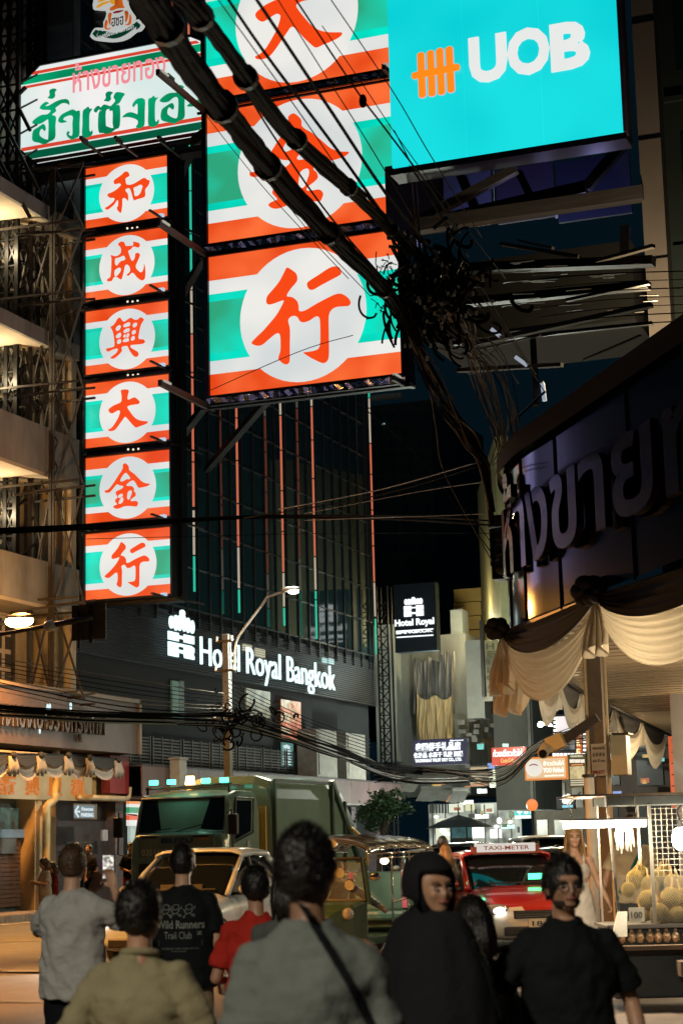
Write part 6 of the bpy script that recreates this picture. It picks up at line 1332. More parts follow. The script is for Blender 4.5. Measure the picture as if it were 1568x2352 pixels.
g = MB(); n = 24; g.prism([V(.25*math.cos(2*math.pi*k/n), -1.28, 1.72+.085*math.sin(2*math.pi*k/n)) for k in range(n)], (0, .05, 0)); ov = g.build('oval_sign', M('oval_cream', (.5, .45, .33), .5, 0, .15), tt, local=True)
g = MB(); text(g, 'TAXI', V(-.16, -1.283, 1.68), V(.32, 0, 0), V(0, 0, .085), V(0, -1, 0), .005, .01); g.build('oval_lettering', PLB, ov, local=True)
g = MB(); g.ball((.5, -.1, 1.45), (.07, .05, .05), 10, 6); g.build('cabin_lamp', E('warm_hot', (1, .78, .45), 16), tt, local=True)
lamp('POINT', tt.matrix_basis @ V(.45, -.1, 1.38), 60, (1, .78, .5), .06, 'cabin_light')
mt_ = thing('motor_scooter', 'chrome scooter mirror and handlebar parked beyond the tuk-tuk cabin', 'scooter', place(885, 31), FACE+R(-20))
g = MB(); g.tube([V(-.3, 0, .95), V(0, -.1, 1.0), V(.3, 0, .95)], .015, 6); g.tube([V(.2, 0, .97), V(.3, .0, 1.2)], .008, 5); g.build('handlebar', CHR, mt_, local=True); g = MB(); g.ball((.3, 0, 1.24), (.07, .02, .05), 10, 6); g.build('mirror', M('glass_bright', (.5, .5, .5), .1, .9), mt_, local=True, smooth=True)
g = MB(); g.loft([sec(-.25, [(.1, .4), (.14, .9), (-.14, .9), (-.1, .4)]), sec(.1, [(.16, .35), (.16, .6), (-.16, .6), (-.16, .35)]), sec(.9, [(.14, .5), (.14, .78), (-.14, .78), (-.14, .5)])], cap=True); g.build('body', paint('scooter_white', (.5, .5, .5)), mt_, local=True, bevel=.03)
for y in (-.55, .65): wheel(mt_, 0, y, .25, .1)
# ================= people =================
def fuse(mb, vox, it=4, fac=.6, tri=None):
    me = bpy.data.meshes.new('tmp'); me.from_pydata(mb.v, [], mb.f); o = bpy.data.objects.new('tmp', me); COL.objects.link(o)
    r = o.modifiers.new('r', 'REMESH'); r.mode = 'VOXEL'; r.voxel_size = vox
    if it: s = o.modifiers.new('s', 'SMOOTH'); s.iterations = it; s.factor = fac
    dg = bpy.context.evaluated_depsgraph_get(); dg.update(); m2 = bpy.data.meshes.new_from_object(o.evaluated_get(dg))
    vs = [v.co.copy() for v in m2.vertices]; ns = [v.normal.copy() for v in m2.vertices]; fs = [tuple(p.vertices) for p in m2.polygons]
    bpy.data.objects.remove(o); bpy.data.meshes.remove(me); bpy.data.meshes.remove(m2)
    return vs, ns, fs
def skin(name, c): return M(name, c, .5, 0, .12, 9, .05, 120)
SK_L, SK_M, SK_D = skin('skin_light', (.50, .29, .19)), skin('skin_medium', (.36, .19, .115)), skin('skin_dark', (.22, .115, .07))
def ell(z, rx, ry, cx_=0, cy=0, n=20): return [V(cx_+rx*math.cos(2*math.pi*k/n), cy+ry*math.sin(2*math.pi*k/n), z) for k in range(n)]
def finger_set(g, wr, d, side, curl, up, r=.0085):
    d = d.normalized(); pn = side.normalized(); nrm_ = d.cross(pn).normalized()
    if nrm_.dot(up) < 0: nrm_ = -nrm_
    c = wr+d*.045; g.ball(c, (.042, .05, .018), 10, 7, X=pn, Y=d, Z=nrm_)
    for i, L in enumerate((.068, .078, .072, .056)):
        b = wr+d*.082+pn*(.030-.020*i); a = curl*.6; p1 = b+(d*math.cos(a)-nrm_*math.sin(a))*L*.5; a2 = curl*1.4; p2 = p1+(d*math.cos(a2)-nrm_*math.sin(a2))*L*.5
        g.tube([wr+d*.05+pn*(.026-.017*i), b, p1, p2], [r*1.1, r*1.1, r, r*.8], 6)
    t0 = wr+d*.02+pn*.03; t1 = t0+(pn*.8+d*.7-nrm_*.3*curl).normalized()*.035; t2 = t1+(d-nrm_*.6*curl+pn*.1).normalized()*.032
    g.tube([t0, t1, t2], [.013, .011, .008], 6)
def person(label, px, d, Hh, rot, sk, cloth, z0=0, arms=None, vox=.012, hair=None, bulk=1.0, head_rot=0, lean=0, name='person', face=True, group=None, loc=None, xs=1.0, head_tilt=0):
    """front faces -y in the person's own frame. cloth: dict(shirt=(mat, kind), legs=(mat, kind), shoes=mat)"""
    base = loc if loc is not None else place(px, d, z0)
    t = thing(name, label, 'person', base, rot, group); s = Hh/1.72
    arms = arms or {}
    ARM = {}
    for sd in (-1, 1):
        sh = V(sd*.160*bulk, .005, 1.365)
        el = V(*arms.get(('e', sd), (sd*.208*bulk, .03, 1.10))); wr = V(*arms.get(('w', sd), (sd*.225*bulk, -.04, .86)))
        hd = V(*arms.get(('h', sd), tuple(wr+(wr-el).normalized()*.1))); ARM[sd] = (sh, el, wr, hd)
    hr = Matrix.Rotation(head_rot, 3, 'Z') @ Matrix.Rotation(head_tilt, 3, 'X'); hp = V(0, .005, 1.50)
    def HR(v): return hp+hr @ (V(*v)-hp)
    g = MB()
    # head
    def hb(c, r, nu=14, nv=10): g.ball(HR(c), r, nu, nv, X=hr @ X1, Y=hr @ Y1, Z=hr @ Z1)
    hb((0, .012, 1.622), (.076, .095, .098), 18, 14); hb((0, -.028, 1.575), (.060, .066, .085), 14, 10); hb((0, -.058, 1.525), (.036, .034, .026)); hb((0, -.02, 1.545), (.056, .06, .045))
    hb((0, -.100, 1.583), (.012, .018, .022), 8, 6); hb((0, -.092, 1.605), (.009, .012, .03), 8, 6); hb((0, -.082, 1.637), (.055, .02, .014), 10, 6)
    hb((0, -.088, 1.552), (.024, .012, .008), 8, 6)
    for sd in (-1, 1): hb((sd*.078, .012, 1.592), (.012, .02, .033), 8, 7); hb((sd*.036, -.075, 1.583), (.022, .02, .022), 8, 6)
    g.tube([V(0, .03, 1.40), V(0, .018, 1.47), V(0, .012, 1.55)], [.062, .052, .05], 12)
    # torso
    TR = [(.84, .10, .10), (.92, .165, .115), (1.0, .158, .11), (1.08, .142, .10), (1.2, .155, .108), (1.30, .155, .105), (1.36, .125, .085), (1.41, .075, .06), (1.46, .045, .045)]
    g.loft([ell(z, rx*bulk, ry*bulk) for z, rx, ry in TR], cap=True)
    for sd in (-1, 1):
        sh, el, wr, hd = ARM[sd]
        g.ball(sh, .046*bulk if 'dress' not in str(cloth.get('shirt', ('', ''))[1]) else .05, 10, 8); g.tube([V(sd*.08, .005, 1.37), sh, sh.lerp(el, .35), el], [.040, .044, .044, .037], 10); g.ball(el, .038, 8, 6); g.tube([el, el.lerp(wr, .3), wr], [.037, .040, .025], 10); g.ball(wr, .026, 8, 6)
        dd = (hd-wr).normalized(); side = dd.cross(V(0, 1, 0)*sd); side = side if side.length > .2 else V(0, -1, 0)
        if ('s', sd) in arms: side = V(*arms[('s', sd)])
        finger_set(g, wr, dd, side, arms.get(('c', sd), .5), V(sd, 0, 0) if abs(dd.z) > .5 else V(0, 0, 1))
        kx = .095+.02*(sd > 0)
        st_ = arms.get('stride', 0)*sd
        g.tube([V(sd*.088, 0, .90), V(sd*.10, -.012-st_*.5, .49), V(sd*.10, .02-st_, .09)], [.09*bulk, .058, .04], 12); g.tube([V(sd*.10, .03-st_, .05), V(sd*.115, -.14-st_, .035)], [.042, .034], 8)
    vs, ns, fs = fuse(g, vox, 3)
    b = MB(); b.v = [tuple(v*s) for v in vs]; b.f = fs; b.m = [0]*len(fs); body = b.build('body', sk, t, local=True, smooth=True)
    seed = px*.13
    def cloth_mesh(g, name, mat, vox_, folds=.009, it=5, parent=None):
        vs, ns, fs = fuse(g, vox_, it)
        o = MB()
        for v, n_ in zip(vs, ns):
            f = noise.noise((v.x*5+seed, v.y*5, v.z*9+v.x*7))*.8+.6*noise.noise((v.x*13+seed, v.y*9, v.z*15-v.x*14))+.5*abs(noise.noise((v.x*9, seed, v.z*22)))
            f += .9*(.5-abs(noise.noise((v.x*6-v.z*5, seed+v.y*4, v.z*7+v.x*5)))*2)*abs(noise.noise((v.x*3, v.y*3+seed, v.z*3)))*2
            o.v.append(tuple((v+n_*folds*f)*s))
        o.f = fs; o.m = [0]*len(fs); return o.build(name, mat, parent or t, local=True, smooth=True)
    # clothing
    if 'shirt' in cloth:
        mt, kind = cloth['shirt']; g = MB(); hem = cloth.get('hem', .86); w_ = cloth.get('loose', 1.0)*bulk
        TRs = [(hem, .188*w_, .142*w_), (.95, .185*w_, .14*w_), (1.08, .176*w_, .132*w_), (1.2, .180*w_, .135*w_), (1.29, .186*w_, .136*w_), (1.36, .165*bulk, .112*bulk), (1.405, .128*bulk, .092*bulk), (1.445, .086, .074), (1.465, .066, .064)]
        if kind == 'dress': TRs = [(.35, .30, .26), (.6, .25, .21), (.85, .195, .155), (.97, .175, .135), (1.1, .140, .115), (1.2, .155, .12), (1.27, .160, .128), (1.315, .135, .115)]
        g.loft([ell(z, rx, ry, 0, .005, 28) for z, rx, ry in TRs], cap=True)
        for sd in (-1, 1):
            sh, el, wr, hd = ARM[sd]
            if kind == 'tee': e2 = sh.lerp(el, .80); g.tube([V(sd*.07, .005, 1.385), sh+V(-sd*.012, 0, -.004), sh.lerp(el, .4), e2], [.050, .064*bulk, .065*bulk, .069*bulk], 14)
            elif kind == 'long': g.tube([V(sd*.07, .005, 1.385), sh+V(-sd*.012, 0, -.004), sh.lerp(el, .5), el, el.lerp(wr, .5), wr.lerp(el, .03)], [.050, .067*bulk, .067*bulk, .060, .054, .043], 14); g.ball(el, .062, 10, 8)
            elif kind == 'dress': g.tube([V(sd*.075, -.09, 1.28), V(sd*.085, -.05, 1.43), V(sd*.08, .07, 1.38), V(sd*.07, .10, 1.3)], .011, 6)
        cloth_mesh(g, 'dress' if kind == 'dress' else 'shirt', mt, max(.010, vox), cloth.get('folds', .010)*1.35)
        if cloth.get('collar') and vox < .016:
            g = MB(); g.tube([V(.068*math.cos(a), .012+.062*math.sin(a), 1.455+.012*math.sin(a)) for a in [math.pi*2*k/16 for k in range(17)]], .016, 6); c_ = MB(); c_.v = [tuple(Vector(v)*s) for v in g.v]; c_.f = g.f; c_.m = g.m; c_.build('collar', mt, t, local=True, smooth=True)
    if 'legs' in cloth:
        mt, kind = cloth['legs']; g = MB(); zb_ = .06 if kind == 'long' else .46
        g.loft([ell(z, rx*bulk, ry*bulk, 0, .005) for z, rx, ry in ((.80, .165, .13), (.9, .182, .132), (1.0, .170, .122), (1.03, .168, .12))], cap=True)
        for sd in (-1, 1):
            st_ = arms.get('stride', 0)*sd
            if kind == 'skirt': continue
            P_ = [V(sd*.088, 0, .92), V(sd*.095, -.005-st_*.25, .7), V(sd*.10, -.012-st_*.5, .49), V(sd*.103, .01-st_*.9, max(zb_, .1))]
            if kind == 'short': P_ = P_[:3]; P_[2].z = zb_
            g.tube(P_, [.105*bulk, .095*bulk, .082 if kind == 'long' else .10, .075][:len(P_)], 14)
        if kind == 'skirt': g.loft([ell(z, rx, ry, 0, .005) for z, rx, ry in ((.08, .30, .26), (.5, .24, .19), (.9, .175, .13))], cap=True)
        cloth_mesh(g, 'skirt' if kind == 'skirt' else ('shorts' if kind == 'short' else 'trousers'), mt, max(.012, vox), .008)
    if 'shoes' in cloth:
        for sd in (-1, 1):
            st_ = arms.get('stride', 0)*sd; g = MB(); g.ball(V(sd*.10, .02-st_, .06)*s, (.045*s, .06*s, .055*s), 10, 7); g.ball(V(sd*.112, -.09-st_, .045)*s, (.05*s, .11*s, .042*s), 12, 7)
            g.build('shoe', cloth['shoes'], t, local=True, smooth=True)
    # hair
    if hair:
        hm, kind = hair; g = MB(); N_U, N_V = (64, 40) if vox < .016 else (28, 18); vsx = []
        thick = {'short': .009, 'full': .015, 'long': .012, 'crop': .005, 'bob': .016}[kind]
        for j in range(N_V+1):
            th_ = math.pi*j/N_V
            for i in range(N_U):
                ph = 2*math.pi*i/N_U; dx, dy, dz = math.sin(th_)*math.cos(ph), math.sin(th_)*math.sin(ph), math.cos(th_)
                rx, ry, rz = .078+thick*.8, .098+thick, .102+thick
                p = V(dx*rx, .014+dy*ry, 1.622+dz*rz)
                front = dy < -.20
                cut = 0
                if kind in ('short', 'full', 'crop'):
                    lim = 1.545 if dy > .2 else (1.585 if abs(dx) > .5 else 1.545)
                    if p.z < lim+.006*noise.noise((ph*9, px, 1)): cut = 1
                if front and p.z < (1.668 if dy < -.45 else 1.648)+.010*noise.noise((ph*7, px, 2)): cut = 1
                if dy < -.05 and p.z < 1.60 and kind not in ('long', 'bob'): cut = 1
                q = V(p.x, p.y-.014, p.z-1.622)
                f = thick*(.42*noise.noise((p.x*24+px, p.y*24, p.z*24))+.40*noise.noise((p.x*90+px, p.y*90, p.z*60)))*(1 if kind == 'full' else .7)
                k_ = (.90 if cut else 1)+(0 if cut else f/.1)
                vsx.append(HR(V(q.x*k_, .014+q.y*k_, 1.622+q.z*k_))*s)
        fsx = [(j*N_U+i, (j+1)*N_U+i, (j+1)*N_U+(i+1) % N_U, j*N_U+(i+1) % N_U) for j in range(N_V) for i in range(N_U)]
        g.add(vsx, fsx)
        random.seed(int(px))
        if vox < .016:
            for k in range(2600):      # separate tufts break up the outline
                ph = random.uniform(0, 2*math.pi); th_ = random.uniform(.05, 1.9); dx, dy, dz = math.sin(th_)*math.cos(ph), math.sin(th_)*math.sin(ph), math.cos(th_)
                if dy < -.3 and dz < .45: continue
                p = V(dx*(.078+thick*.75), .014+dy*(.098+thick*.9), 1.622+dz*(.102+thick*.9))
                if p.z < 1.56: continue
                dirn = (V(dx, dy, dz)*.8+V(random.gauss(0, .5), random.gauss(0, .5), -.35+random.gauss(0, .4))).normalized(); L = thick*random.uniform(.6, 1.5)+.004
                sd_ = dirn.cross(V(0, 0, 1)).normalized()*.0028; g.add([HR(p-sd_)*s, HR(p+sd_)*s, HR(p+dirn*L)*s], [(0, 1, 2)])
        if kind in ('long', 'bob'):
            zl_ = 1.28 if kind == 'long' else 1.46
            for k in range(64 if vox < .016 else 30):
                a = R(random.uniform(-20, 200)) ; cx_, cy_ = math.cos(a), math.sin(a)
                p0 = V(cx_*.084, .014+cy_*.105, 1.64); p1 = V(cx_*.098, .02+cy_*.118, 1.53); p2 = V(cx_*(.11+.02*random.random()), .02+cy_*.12+.01, 1.42); p3 = V(cx_*(.115+.05*random.random()), -.01+cy_*.12, zl_-random.random()*.10)
                pts_ = [HR(p0), HR(p1), p2 if kind == 'long' else HR(p1).lerp(p2, .6), p3] if kind == 'long' else [HR(p0), HR(p1), HR(p1)+V(0, 0, -.07-.03*random.random())]
                g.tube([p*s for p in pts_], [.012, .014, .013, .004][:len(pts_)] if kind == 'long' else [.012, .014, .006], 5)
        g.build('hair', hm, t, local=True, smooth=True)
    if face:
        for sd in (-1, 1):
            g = MB(); g.ball(HR((sd*.032, -.088, 1.602))*s, (.0125*s, .007*s, .007*s), 10, 6); e_ = g.build('eye', M('eye_white', (.13, .11, .10), .5, 0, 0), t, local=True, smooth=True)
            g = MB(); g.ball(HR((sd*.031, -.0935, 1.602))*s, (.0058*s, .003*s, .0062*s), 8, 5); g.build('iris', M('iris_dark', (.02, .012, .008), .15, 0, 0), e_, local=True)
            g = MB(); g.tube([HR((sd*.015, -.096, 1.620))*s, HR((sd*.033, -.094, 1.626))*s, HR((sd*.052, -.080, 1.620))*s], [.0035, .004, .002], 5); g.build('eyebrow', M('brow_dark', (.03, .018, .012), .8), t, local=True)
        g = MB(); g.tube([HR((-.024, -.088, 1.551))*s, HR((-.008, -.099, 1.554))*s, HR((.008, -.099, 1.554))*s, HR((.024, -.088, 1.551))*s], [.003, .0055, .0055, .003], 6); g.build('lips', M('lips', (.30, .09, .07), .4, 0, .1), t, local=True, smooth=True)
    return t, s, HR
FAB = {}
def fab(n, c, r=.85, var=.12): return M('cloth_'+n, (c if not isinstance(c, tuple) or c[0] > .05 else tuple(q*.6 for q in c)), r, 0, var, 5, .75, 13, spec=.12)
H_BLK, H_BRN, H_BLD = M('hair_black', (.010, .008, .007), .45, 0, .3, 30, .4, 90, streak=(6, 6, 1)), M('hair_brown', (.085, .045, .022), .5, 0, .35, 30, .4, 90, streak=(6, 6, 1)), M('hair_blond', (.34, .19, .075), .45, 0, .35, 30, .4, 90, streak=(8, 8, 1))
DEN = fab('dark_trousers', (.012, .013, .018)); KHA = fab('khaki', (.34, .26, .16)); SHOE = fab('shoe', (.45, .43, .40))
BACK = FACE+math.pi
# --- foreground, seen from behind ---
# man in white T-shirt filming with a phone
p1, s1_, HR1 = person('man in a loose pale grey T-shirt filming with a raised phone', 169, 11.4, 1.70, BACK+R(-22), SK_L, dict(shirt=(fab('pale_grey', (.40, .39, .37)), 'tee'), legs=(DEN, 'long'), shoes=SHOE, loose=1.10, hem=.80, folds=.014), arms={('e', -1): (-.30, -.16, 1.22), ('w', -1): (-.10, -.33, 1.46), ('h', -1): (-.06, -.36, 1.56), ('c', -1): 1.0, ('e', 1): (.34, -.14, 1.20), ('w', 1): (.06, -.35, 1.44), ('h', 1): (.03, -.38, 1.54), ('c', 1): 1.0}, hair=(H_BRN, 'short'), vox=.0105, face=False, bulk=1.05, head_rot=R(12))
mw = Matrix.Translation(p1.location) @ Matrix.Rotation(p1.rotation_euler.z, 4, 'Z')
ph = thing('phone', 'raised smartphone with a bright screen held by the man in the pale T-shirt', 'phone', mw @ V(-.02, -.40, 1.50), p1.rotation_euler.z+R(22))
g = MB(); g.box((0, 0, .07), (.075, .009, .155)); g.build('phone_case', PLB, ph, local=True, bevel=.004); g = MB(); g.box((0, .0055, .07), (.068, .002, .145)); g.build('screen', E('phone_screen', (.55, .5, .42), 1.3, .8, 40, (.9, .85, .75)), ph, local=True)
# beige shirt
person('person in an olive-beige long-sleeved shirt with short black hair at lower left', 322, 6.7, 1.535, BACK+R(-10), SK_M, dict(shirt=(fab('olive_beige', (.22, .19, .11)), 'long'), legs=(DEN, 'long'), shoes=SHOE, loose=1.06, hem=.80, collar=True, folds=.013), hair=(H_BLK, 'full'), vox=.0105, face=False, head_rot=R(-12), arms={('e', 1): (.30, .05, 1.13), ('w', 1): (.33, -.12, .94), ('e', -1): (-.27, .03, 1.12), ('w', -1): (-.29, -.06, .88)})
# black printed T-shirt
p3, s3_, HR3 = person('man in a black T-shirt printed Wild Runners Trail Club and khaki shorts', 420, 12.2, 1.69, BACK+R(-3), SK_L, dict(shirt=(fab('washed_black', (.014, .017, .018)), 'tee'), legs=(KHA, 'short'), shoes=SHOE, loose=1.12, hem=.80, folds=.008), hair=(H_BRN if False else H_BLK, 'short'), vox=.0105, face=False, bulk=1.08)
# print on the back, follows the shirt surface
def backprint(t, s, items, mat, ydep=.155):
    inv = (Matrix.Translation(t.location) @ Matrix.Rotation(t.rotation_euler.z, 4, 'Z')).inverted()
    shirt = [c for c in t.children if c.name.startswith('shirt')][0]
    g = MB()
    for vs, fs, x0_, z0_, w_, h_ in items:
        out = []
        for p in vs:
            x, z = x0_+w_*(1-p[0]) if False else x0_-w_*p[0], z0_+h_*p[1]
            hit, loc_, n_, _ = shirt.ray_cast(V(x, .6, z)*1.0, V(0, -1, 0))
            y = loc_.y if hit else .14
            out.append(V(x, y+.003+.0015*p[2], z))
        g.add(out, fs)
    return g.build('back_print', mat, t, local=True)
PR_ = M('print_grey', (.20, .21, .19), .8)
bpy.context.view_layer.update()
def stroke(pts, w_=.02):
    g = MB(); 
    for a, b in zip(pts[:-1], pts[1:]):
        a, b = V(a[0], a[1], 0), V(b[0], b[1], 0); d_ = (b-a).normalized(); n_ = V(-d_.y, d_.x, 0)*w_/2
        g.add([a-n_, b-n_, b+n_, a+n_], [(0, 1, 2, 3)])
    return [(v[0], v[1], .5) for v in g.v], g.f
items = []
vs, fs = text_mesh('Wild Runners', .022, .01); items.append((vs, fs, .155, 1.165, .31, .052))
vs, fs = text_mesh('Trail Club', .0, .01); items.append((vs, fs, .105, 1.10, .18, .046))
vs, fs = text_mesh('Z', .05, .01); items.append((vs, fs, -.105, 1.125, .035, .02))
for k in range(3): items.append(([(0, 0, .5), (1, .0, .5), (1, 1, .5), (0, 1, .5)], [(0, 1, 2, 3)], .145, 1.085-.012*k, .285, .004))
vs, fs = text_mesh('THE MEMORY CAN\'T LEARN OR RUN', .0, .01); items.append((vs, fs, .125, 1.035, .24, .010))
vs, fs = text_mesh('THAILAND', .0, .01); items.append((vs, fs, .06, 1.02, .10, .007))
for i, x0_ in enumerate((.13, .065, -.02)):     # three line-drawn running figures
    for L in ([(.5+.28*math.cos(a), .78+.2*math.sin(a)) for a in [k*.52 for k in range(13)]], [(.3, .6), (.15, .45), (.3, .3), (.6, .32), (.8, .5), (.75, .6)], [(.35, .3), (.1, .1), (.0, .0), (.2, .02)], [(.65, .32), (.8, .12), (1.0, .1), (.95, .25), (.78, .2)], [(.2, .5), (.0, .62)], [(.75, .62), (1.0, .7), (.95, .85)]):
        vs, fs = stroke(L, .045); items.append((vs, fs, x0_, 1.235, .075, .085))
backprint(p3, s3_, items, PR_)
# red shirt
person('person in a red T-shirt with short black hair, arms bent in front', 586, 10.2, 1.55, BACK+R(8), SK_M, dict(shirt=(fab('red', (.36, .022, .014)), 'tee'), legs=(DEN, 'long'), shoes=SHOE, loose=1.04, hem=.72, folds=.012), hair=(H_BLK, 'full'), vox=.0105, face=False, arms={('e', 1): (.25, .02, 1.08), ('w', 1): (.13, -.22, 1.06), ('e', -1): (-.31, -.02, 1.12), ('w', -1): (-.17, -.18, .97), ('h', -1): (-.09, -.25, .95)})
person('person in a dark grey T-shirt mostly hidden behind the large silhouette', 668, 8.6, 1.60, BACK+R(14), SK_M, dict(shirt=(fab('dark_grey', (.07, .075, .07)), 'tee'), legs=(DEN, 'long'), shoes=SHOE), hair=(H_BLK, 'bob'), vox=.012, face=False)
# large centre man
p6, s6_, HR6 = person('large man in a grey T-shirt with a dark strap across his back, centre foreground', 702, 5.3, 1.70, BACK+R(5), SK_D, dict(shirt=(fab('grey_green', (.12, .132, .12)), 'tee'), legs=(DEN, 'long'), shoes=SHOE, loose=1.12, hem=.82, folds=.014), hair=(H_BLK, 'full'), vox=.011, face=False, bulk=1.0, head_rot=R(-25))
bpy.context.view_layer.update()
shirt = [c for c in p6.children if c.name.startswith('shirt')][0]
g = MB(); prev = None
for k in range(31):
    f = k/30; x = .02-.27*f; z = 1.50-.52*f+.03*math.sin(f*3)
    r_ = []
    for dx in (-.019, .019):
        hit, l_, n_, _ = shirt.ray_cast(V(x+dx, .7, z+dx*.6), V(0, -1, 0)); r_.append(V(x+dx, (l_.y if hit else .09)+.006, z+dx*.6))
    if prev: g.add([prev[0], prev[1], r_[1], r_[0]], [(0, 1, 2, 3)])
    prev = r_
o = g.build('bag_strap', fab('strap_black', (.012, .013, .016)), p6, local=True); o.modifiers.new('thickness', 'SOLIDIFY').thickness = .006
# woman in hijab looking back
p7, s7_, HR7 = person('woman in a long black headscarf looking back towards the camera', 985, 7.0, 1.60, FACE+R(150), SK_M, dict(shirt=(fab('black_blouse', (.012, .013, .014)), 'long'), legs=(fab('rust_skirt', (.26, .10, .045)), 'skirt'), hem=.8), hair=None, vox=.011, head_rot=R(-118), arms={('e', 1): (.20, -.10, 1.08), ('w', 1): (.10, -.24, 1.02), ('e', -1): (-.22, -.05, 1.1), ('w', -1): (-.14, -.2, 1.0)})
g = MB(); HJ = fab('scarf_black', (.016, .017, .02)); nu, nv = 48, 34; vsx = []
for j in range(nv+1):
    v = j/nv
    for i in range(nu):
        ph_ = 2*math.pi*i/nu; dx, dy = math.cos(ph_), math.sin(ph_)
        if v < .5:
            th_ = math.pi*.62*v/.5; rx, ry, rz = .106, .128, .134; p = V(dx*math.sin(th_)*rx, .014+dy*math.sin(th_)*ry, 1.622+math.cos(th_)*rz)
            if dy < -.55 and p.z < 1.672 and p.z > 1.46: p.y = -.035; p.x *= 1.0
            q = HR7(p)
        else:
            u = (v-.5)/.5; r0 = .105+.105*min(1, u*2.4)**.8+.09*u; z = 1.575-.75*u
            q = V(dx*r0*1.0, .01+dy*r0*.80, z)
            fr_ = max(0, -dy-.1)/.9
            if u < .12: q = HR7(V(dx*(.106-.03*fr_), .014+dy*(.126-.035*fr_), 1.575-.1*u-.085*min(1, fr_*1.6))).lerp(q, u/.12)
            q += V(dx, dy, 0)*.014*noise.noise((ph_*3, u*3, 2))*(u*2)+V(dx, dy, 0)*.008*math.sin(ph_*9+u*4)*u
        vsx.append(q*s7_)
g.add(vsx, [(j*nu+i, (j+1)*nu+i, (j+1)*nu+(i+1) % nu, j*nu+(i+1) % nu) for j in range(nv) for i in range(nu)])
o = g.build('headscarf', HJ, p7, local=True, smooth=True)
# floral sleeve companion
person('person in a dark floral dress walking close beside the woman in the headscarf', 1075, 7.9, 1.42, BACK+R(30), SK_M, dict(shirt=(M('floral_cloth', (.06, .065, .055), .8, 0, .9, 14), 'long'), legs=(fab('pattern', (.05, .055, .05)), 'skirt'), hem=.8), hair=(H_BLK, 'bob'), vox=.012, face=False)
# bearded man with glasses facing us
p8, s8_, HR8 = person('bearded man with glasses in a black shirt facing the camera at lower right', 1290, 7.5, 1.585, FACE+R(12), SK_M, dict(shirt=(fab('black_shirt', (.012, .014, .016)), 'tee'), legs=(DEN, 'long'), shoes=SHOE, hem=.78, loose=1.08, collar=True, folds=.010), hair=(H_BLK, 'full'), vox=.0105, bulk=1.10, arms={('e', -1): (-.36, .02, 1.13), ('w', -1): (-.52, -.12, .98), ('e', 1): (.30, .04, 1.1), ('w', 1): (.30, -.10, .86)})
g = MB(); nu, nv = 30, 10; vsx = []
for j in range(nv+1):
    for i in range(nu+1):
        a = math.pi*(i/nu); z = 1.545-.036*j/nv; r_ = .985-.32*(j/nv)**2
        f = noise.noise((a*8, j, 1))*.003
        zz = z-(.0 if abs(a-math.pi/2) > .5 else .022*(1-j/nv)); vsx.append(HR8((math.cos(a)*(.0625+f)*r_, -.02-math.sin(a)*(.076+f)*r_, zz))*s8_)
g.add(vsx, [(j*(nu+1)+i, j*(nu+1)+i+1, (j+1)*(nu+1)+i+1, (j+1)*(nu+1)+i) for j in range(nv) for i in range(nu)]); g.build('beard', M('beard_brown', (.03, .018, .012), .8, 0, .4, 60), p8, local=True, smooth=True)
for sd in (-1, 1):
    g = MB(); g.tube([HR8((sd*.034+.023*math.cos(a), -.104, 1.600+.017*math.sin(a)))*s8_ for a in [2*math.pi*k/16 for k in range(17)]], .002, 5); g.tube([HR8((sd*.057, -.100, 1.603))*s8_, HR8((sd*.078, .01, 1.603))*s8_], .002, 5); g.build('glasses_frame', PLB, p8, local=True)
    continue
    g = MB(); g.add([HR8((sd*.034+.021*math.cos(2*math.pi*k/14), -.1045, 1.600+.015*math.sin(2*math.pi*k/14)))*s8_ for k in range(14)], [tuple(range(14))]); g.build('lens', glass('lens_glass', (.8, .8, .8), .02, .95), p8, local=True)
# couple by the stall
DRS = fab('white_dress', (.62, .56, .50), .8, .05)
p9, s9_, HR9 = person('long-haired young woman in a white sleeveless dress holding hands by the fruit stall', 1318, 19.6, 1.70, FACE+R(6), SK_L, dict(shirt=(DRS, 'dress')), z0=.12, hair=(H_BLD, 'long'), vox=.0105, arms={('e', 1): (.24, .02, 1.14), ('w', 1): (.335, -.02, .92), ('h', 1): (.37, -.03, .83), ('s', 1): (0, -1, 0), ('c', 1): 1.2, 'stride': .12}, head_rot=R(-6))
for sd in (-1, 1): g = MB(); g.tube([HR9((sd*.082, .0, 1.565))*s9_, HR9((sd*.084, .0, 1.52))*s9_], .004, 5); g.build('earring', M('gold', (.8, .5, .2), .2, 1, .1), p9, local=True)
a = p9.matrix_basis @ (V(.335, -.02, .92)*s9_)
p10, s10_, HR10 = person('man in a tan T-shirt with a green strap behind the fruit stall, holding her hand', 1450, 19.9, 1.80, FACE+R(-4), SK_M, dict(shirt=(fab('tan', (.42, .32, .20)), 'tee'), legs=(DEN, 'long'), shoes=SHOE, hem=.84), z0=.12, hair=(H_BRN, 'short'), vox=.0105, arms={('e', -1): (-.27, .0, 1.12), ('w', -1): (-.34, -.05, .90), ('h', -1): (-.37, -.06, .80), ('s', -1): (0, -1, 0), ('c', -1): 1.2}, bulk=1.08)
g = MB(); g.tube([V(.10, -.02, 1.46)*s10_, V(.05, -.135, 1.32)*s10_, V(-.06, -.165, 1.12)*s10_, V(-.16, -.14, .95)*s10_], .018, 6); g.build('bag_strap', fab('teal_strap', (.03, .16, .15)), p10, local=True)
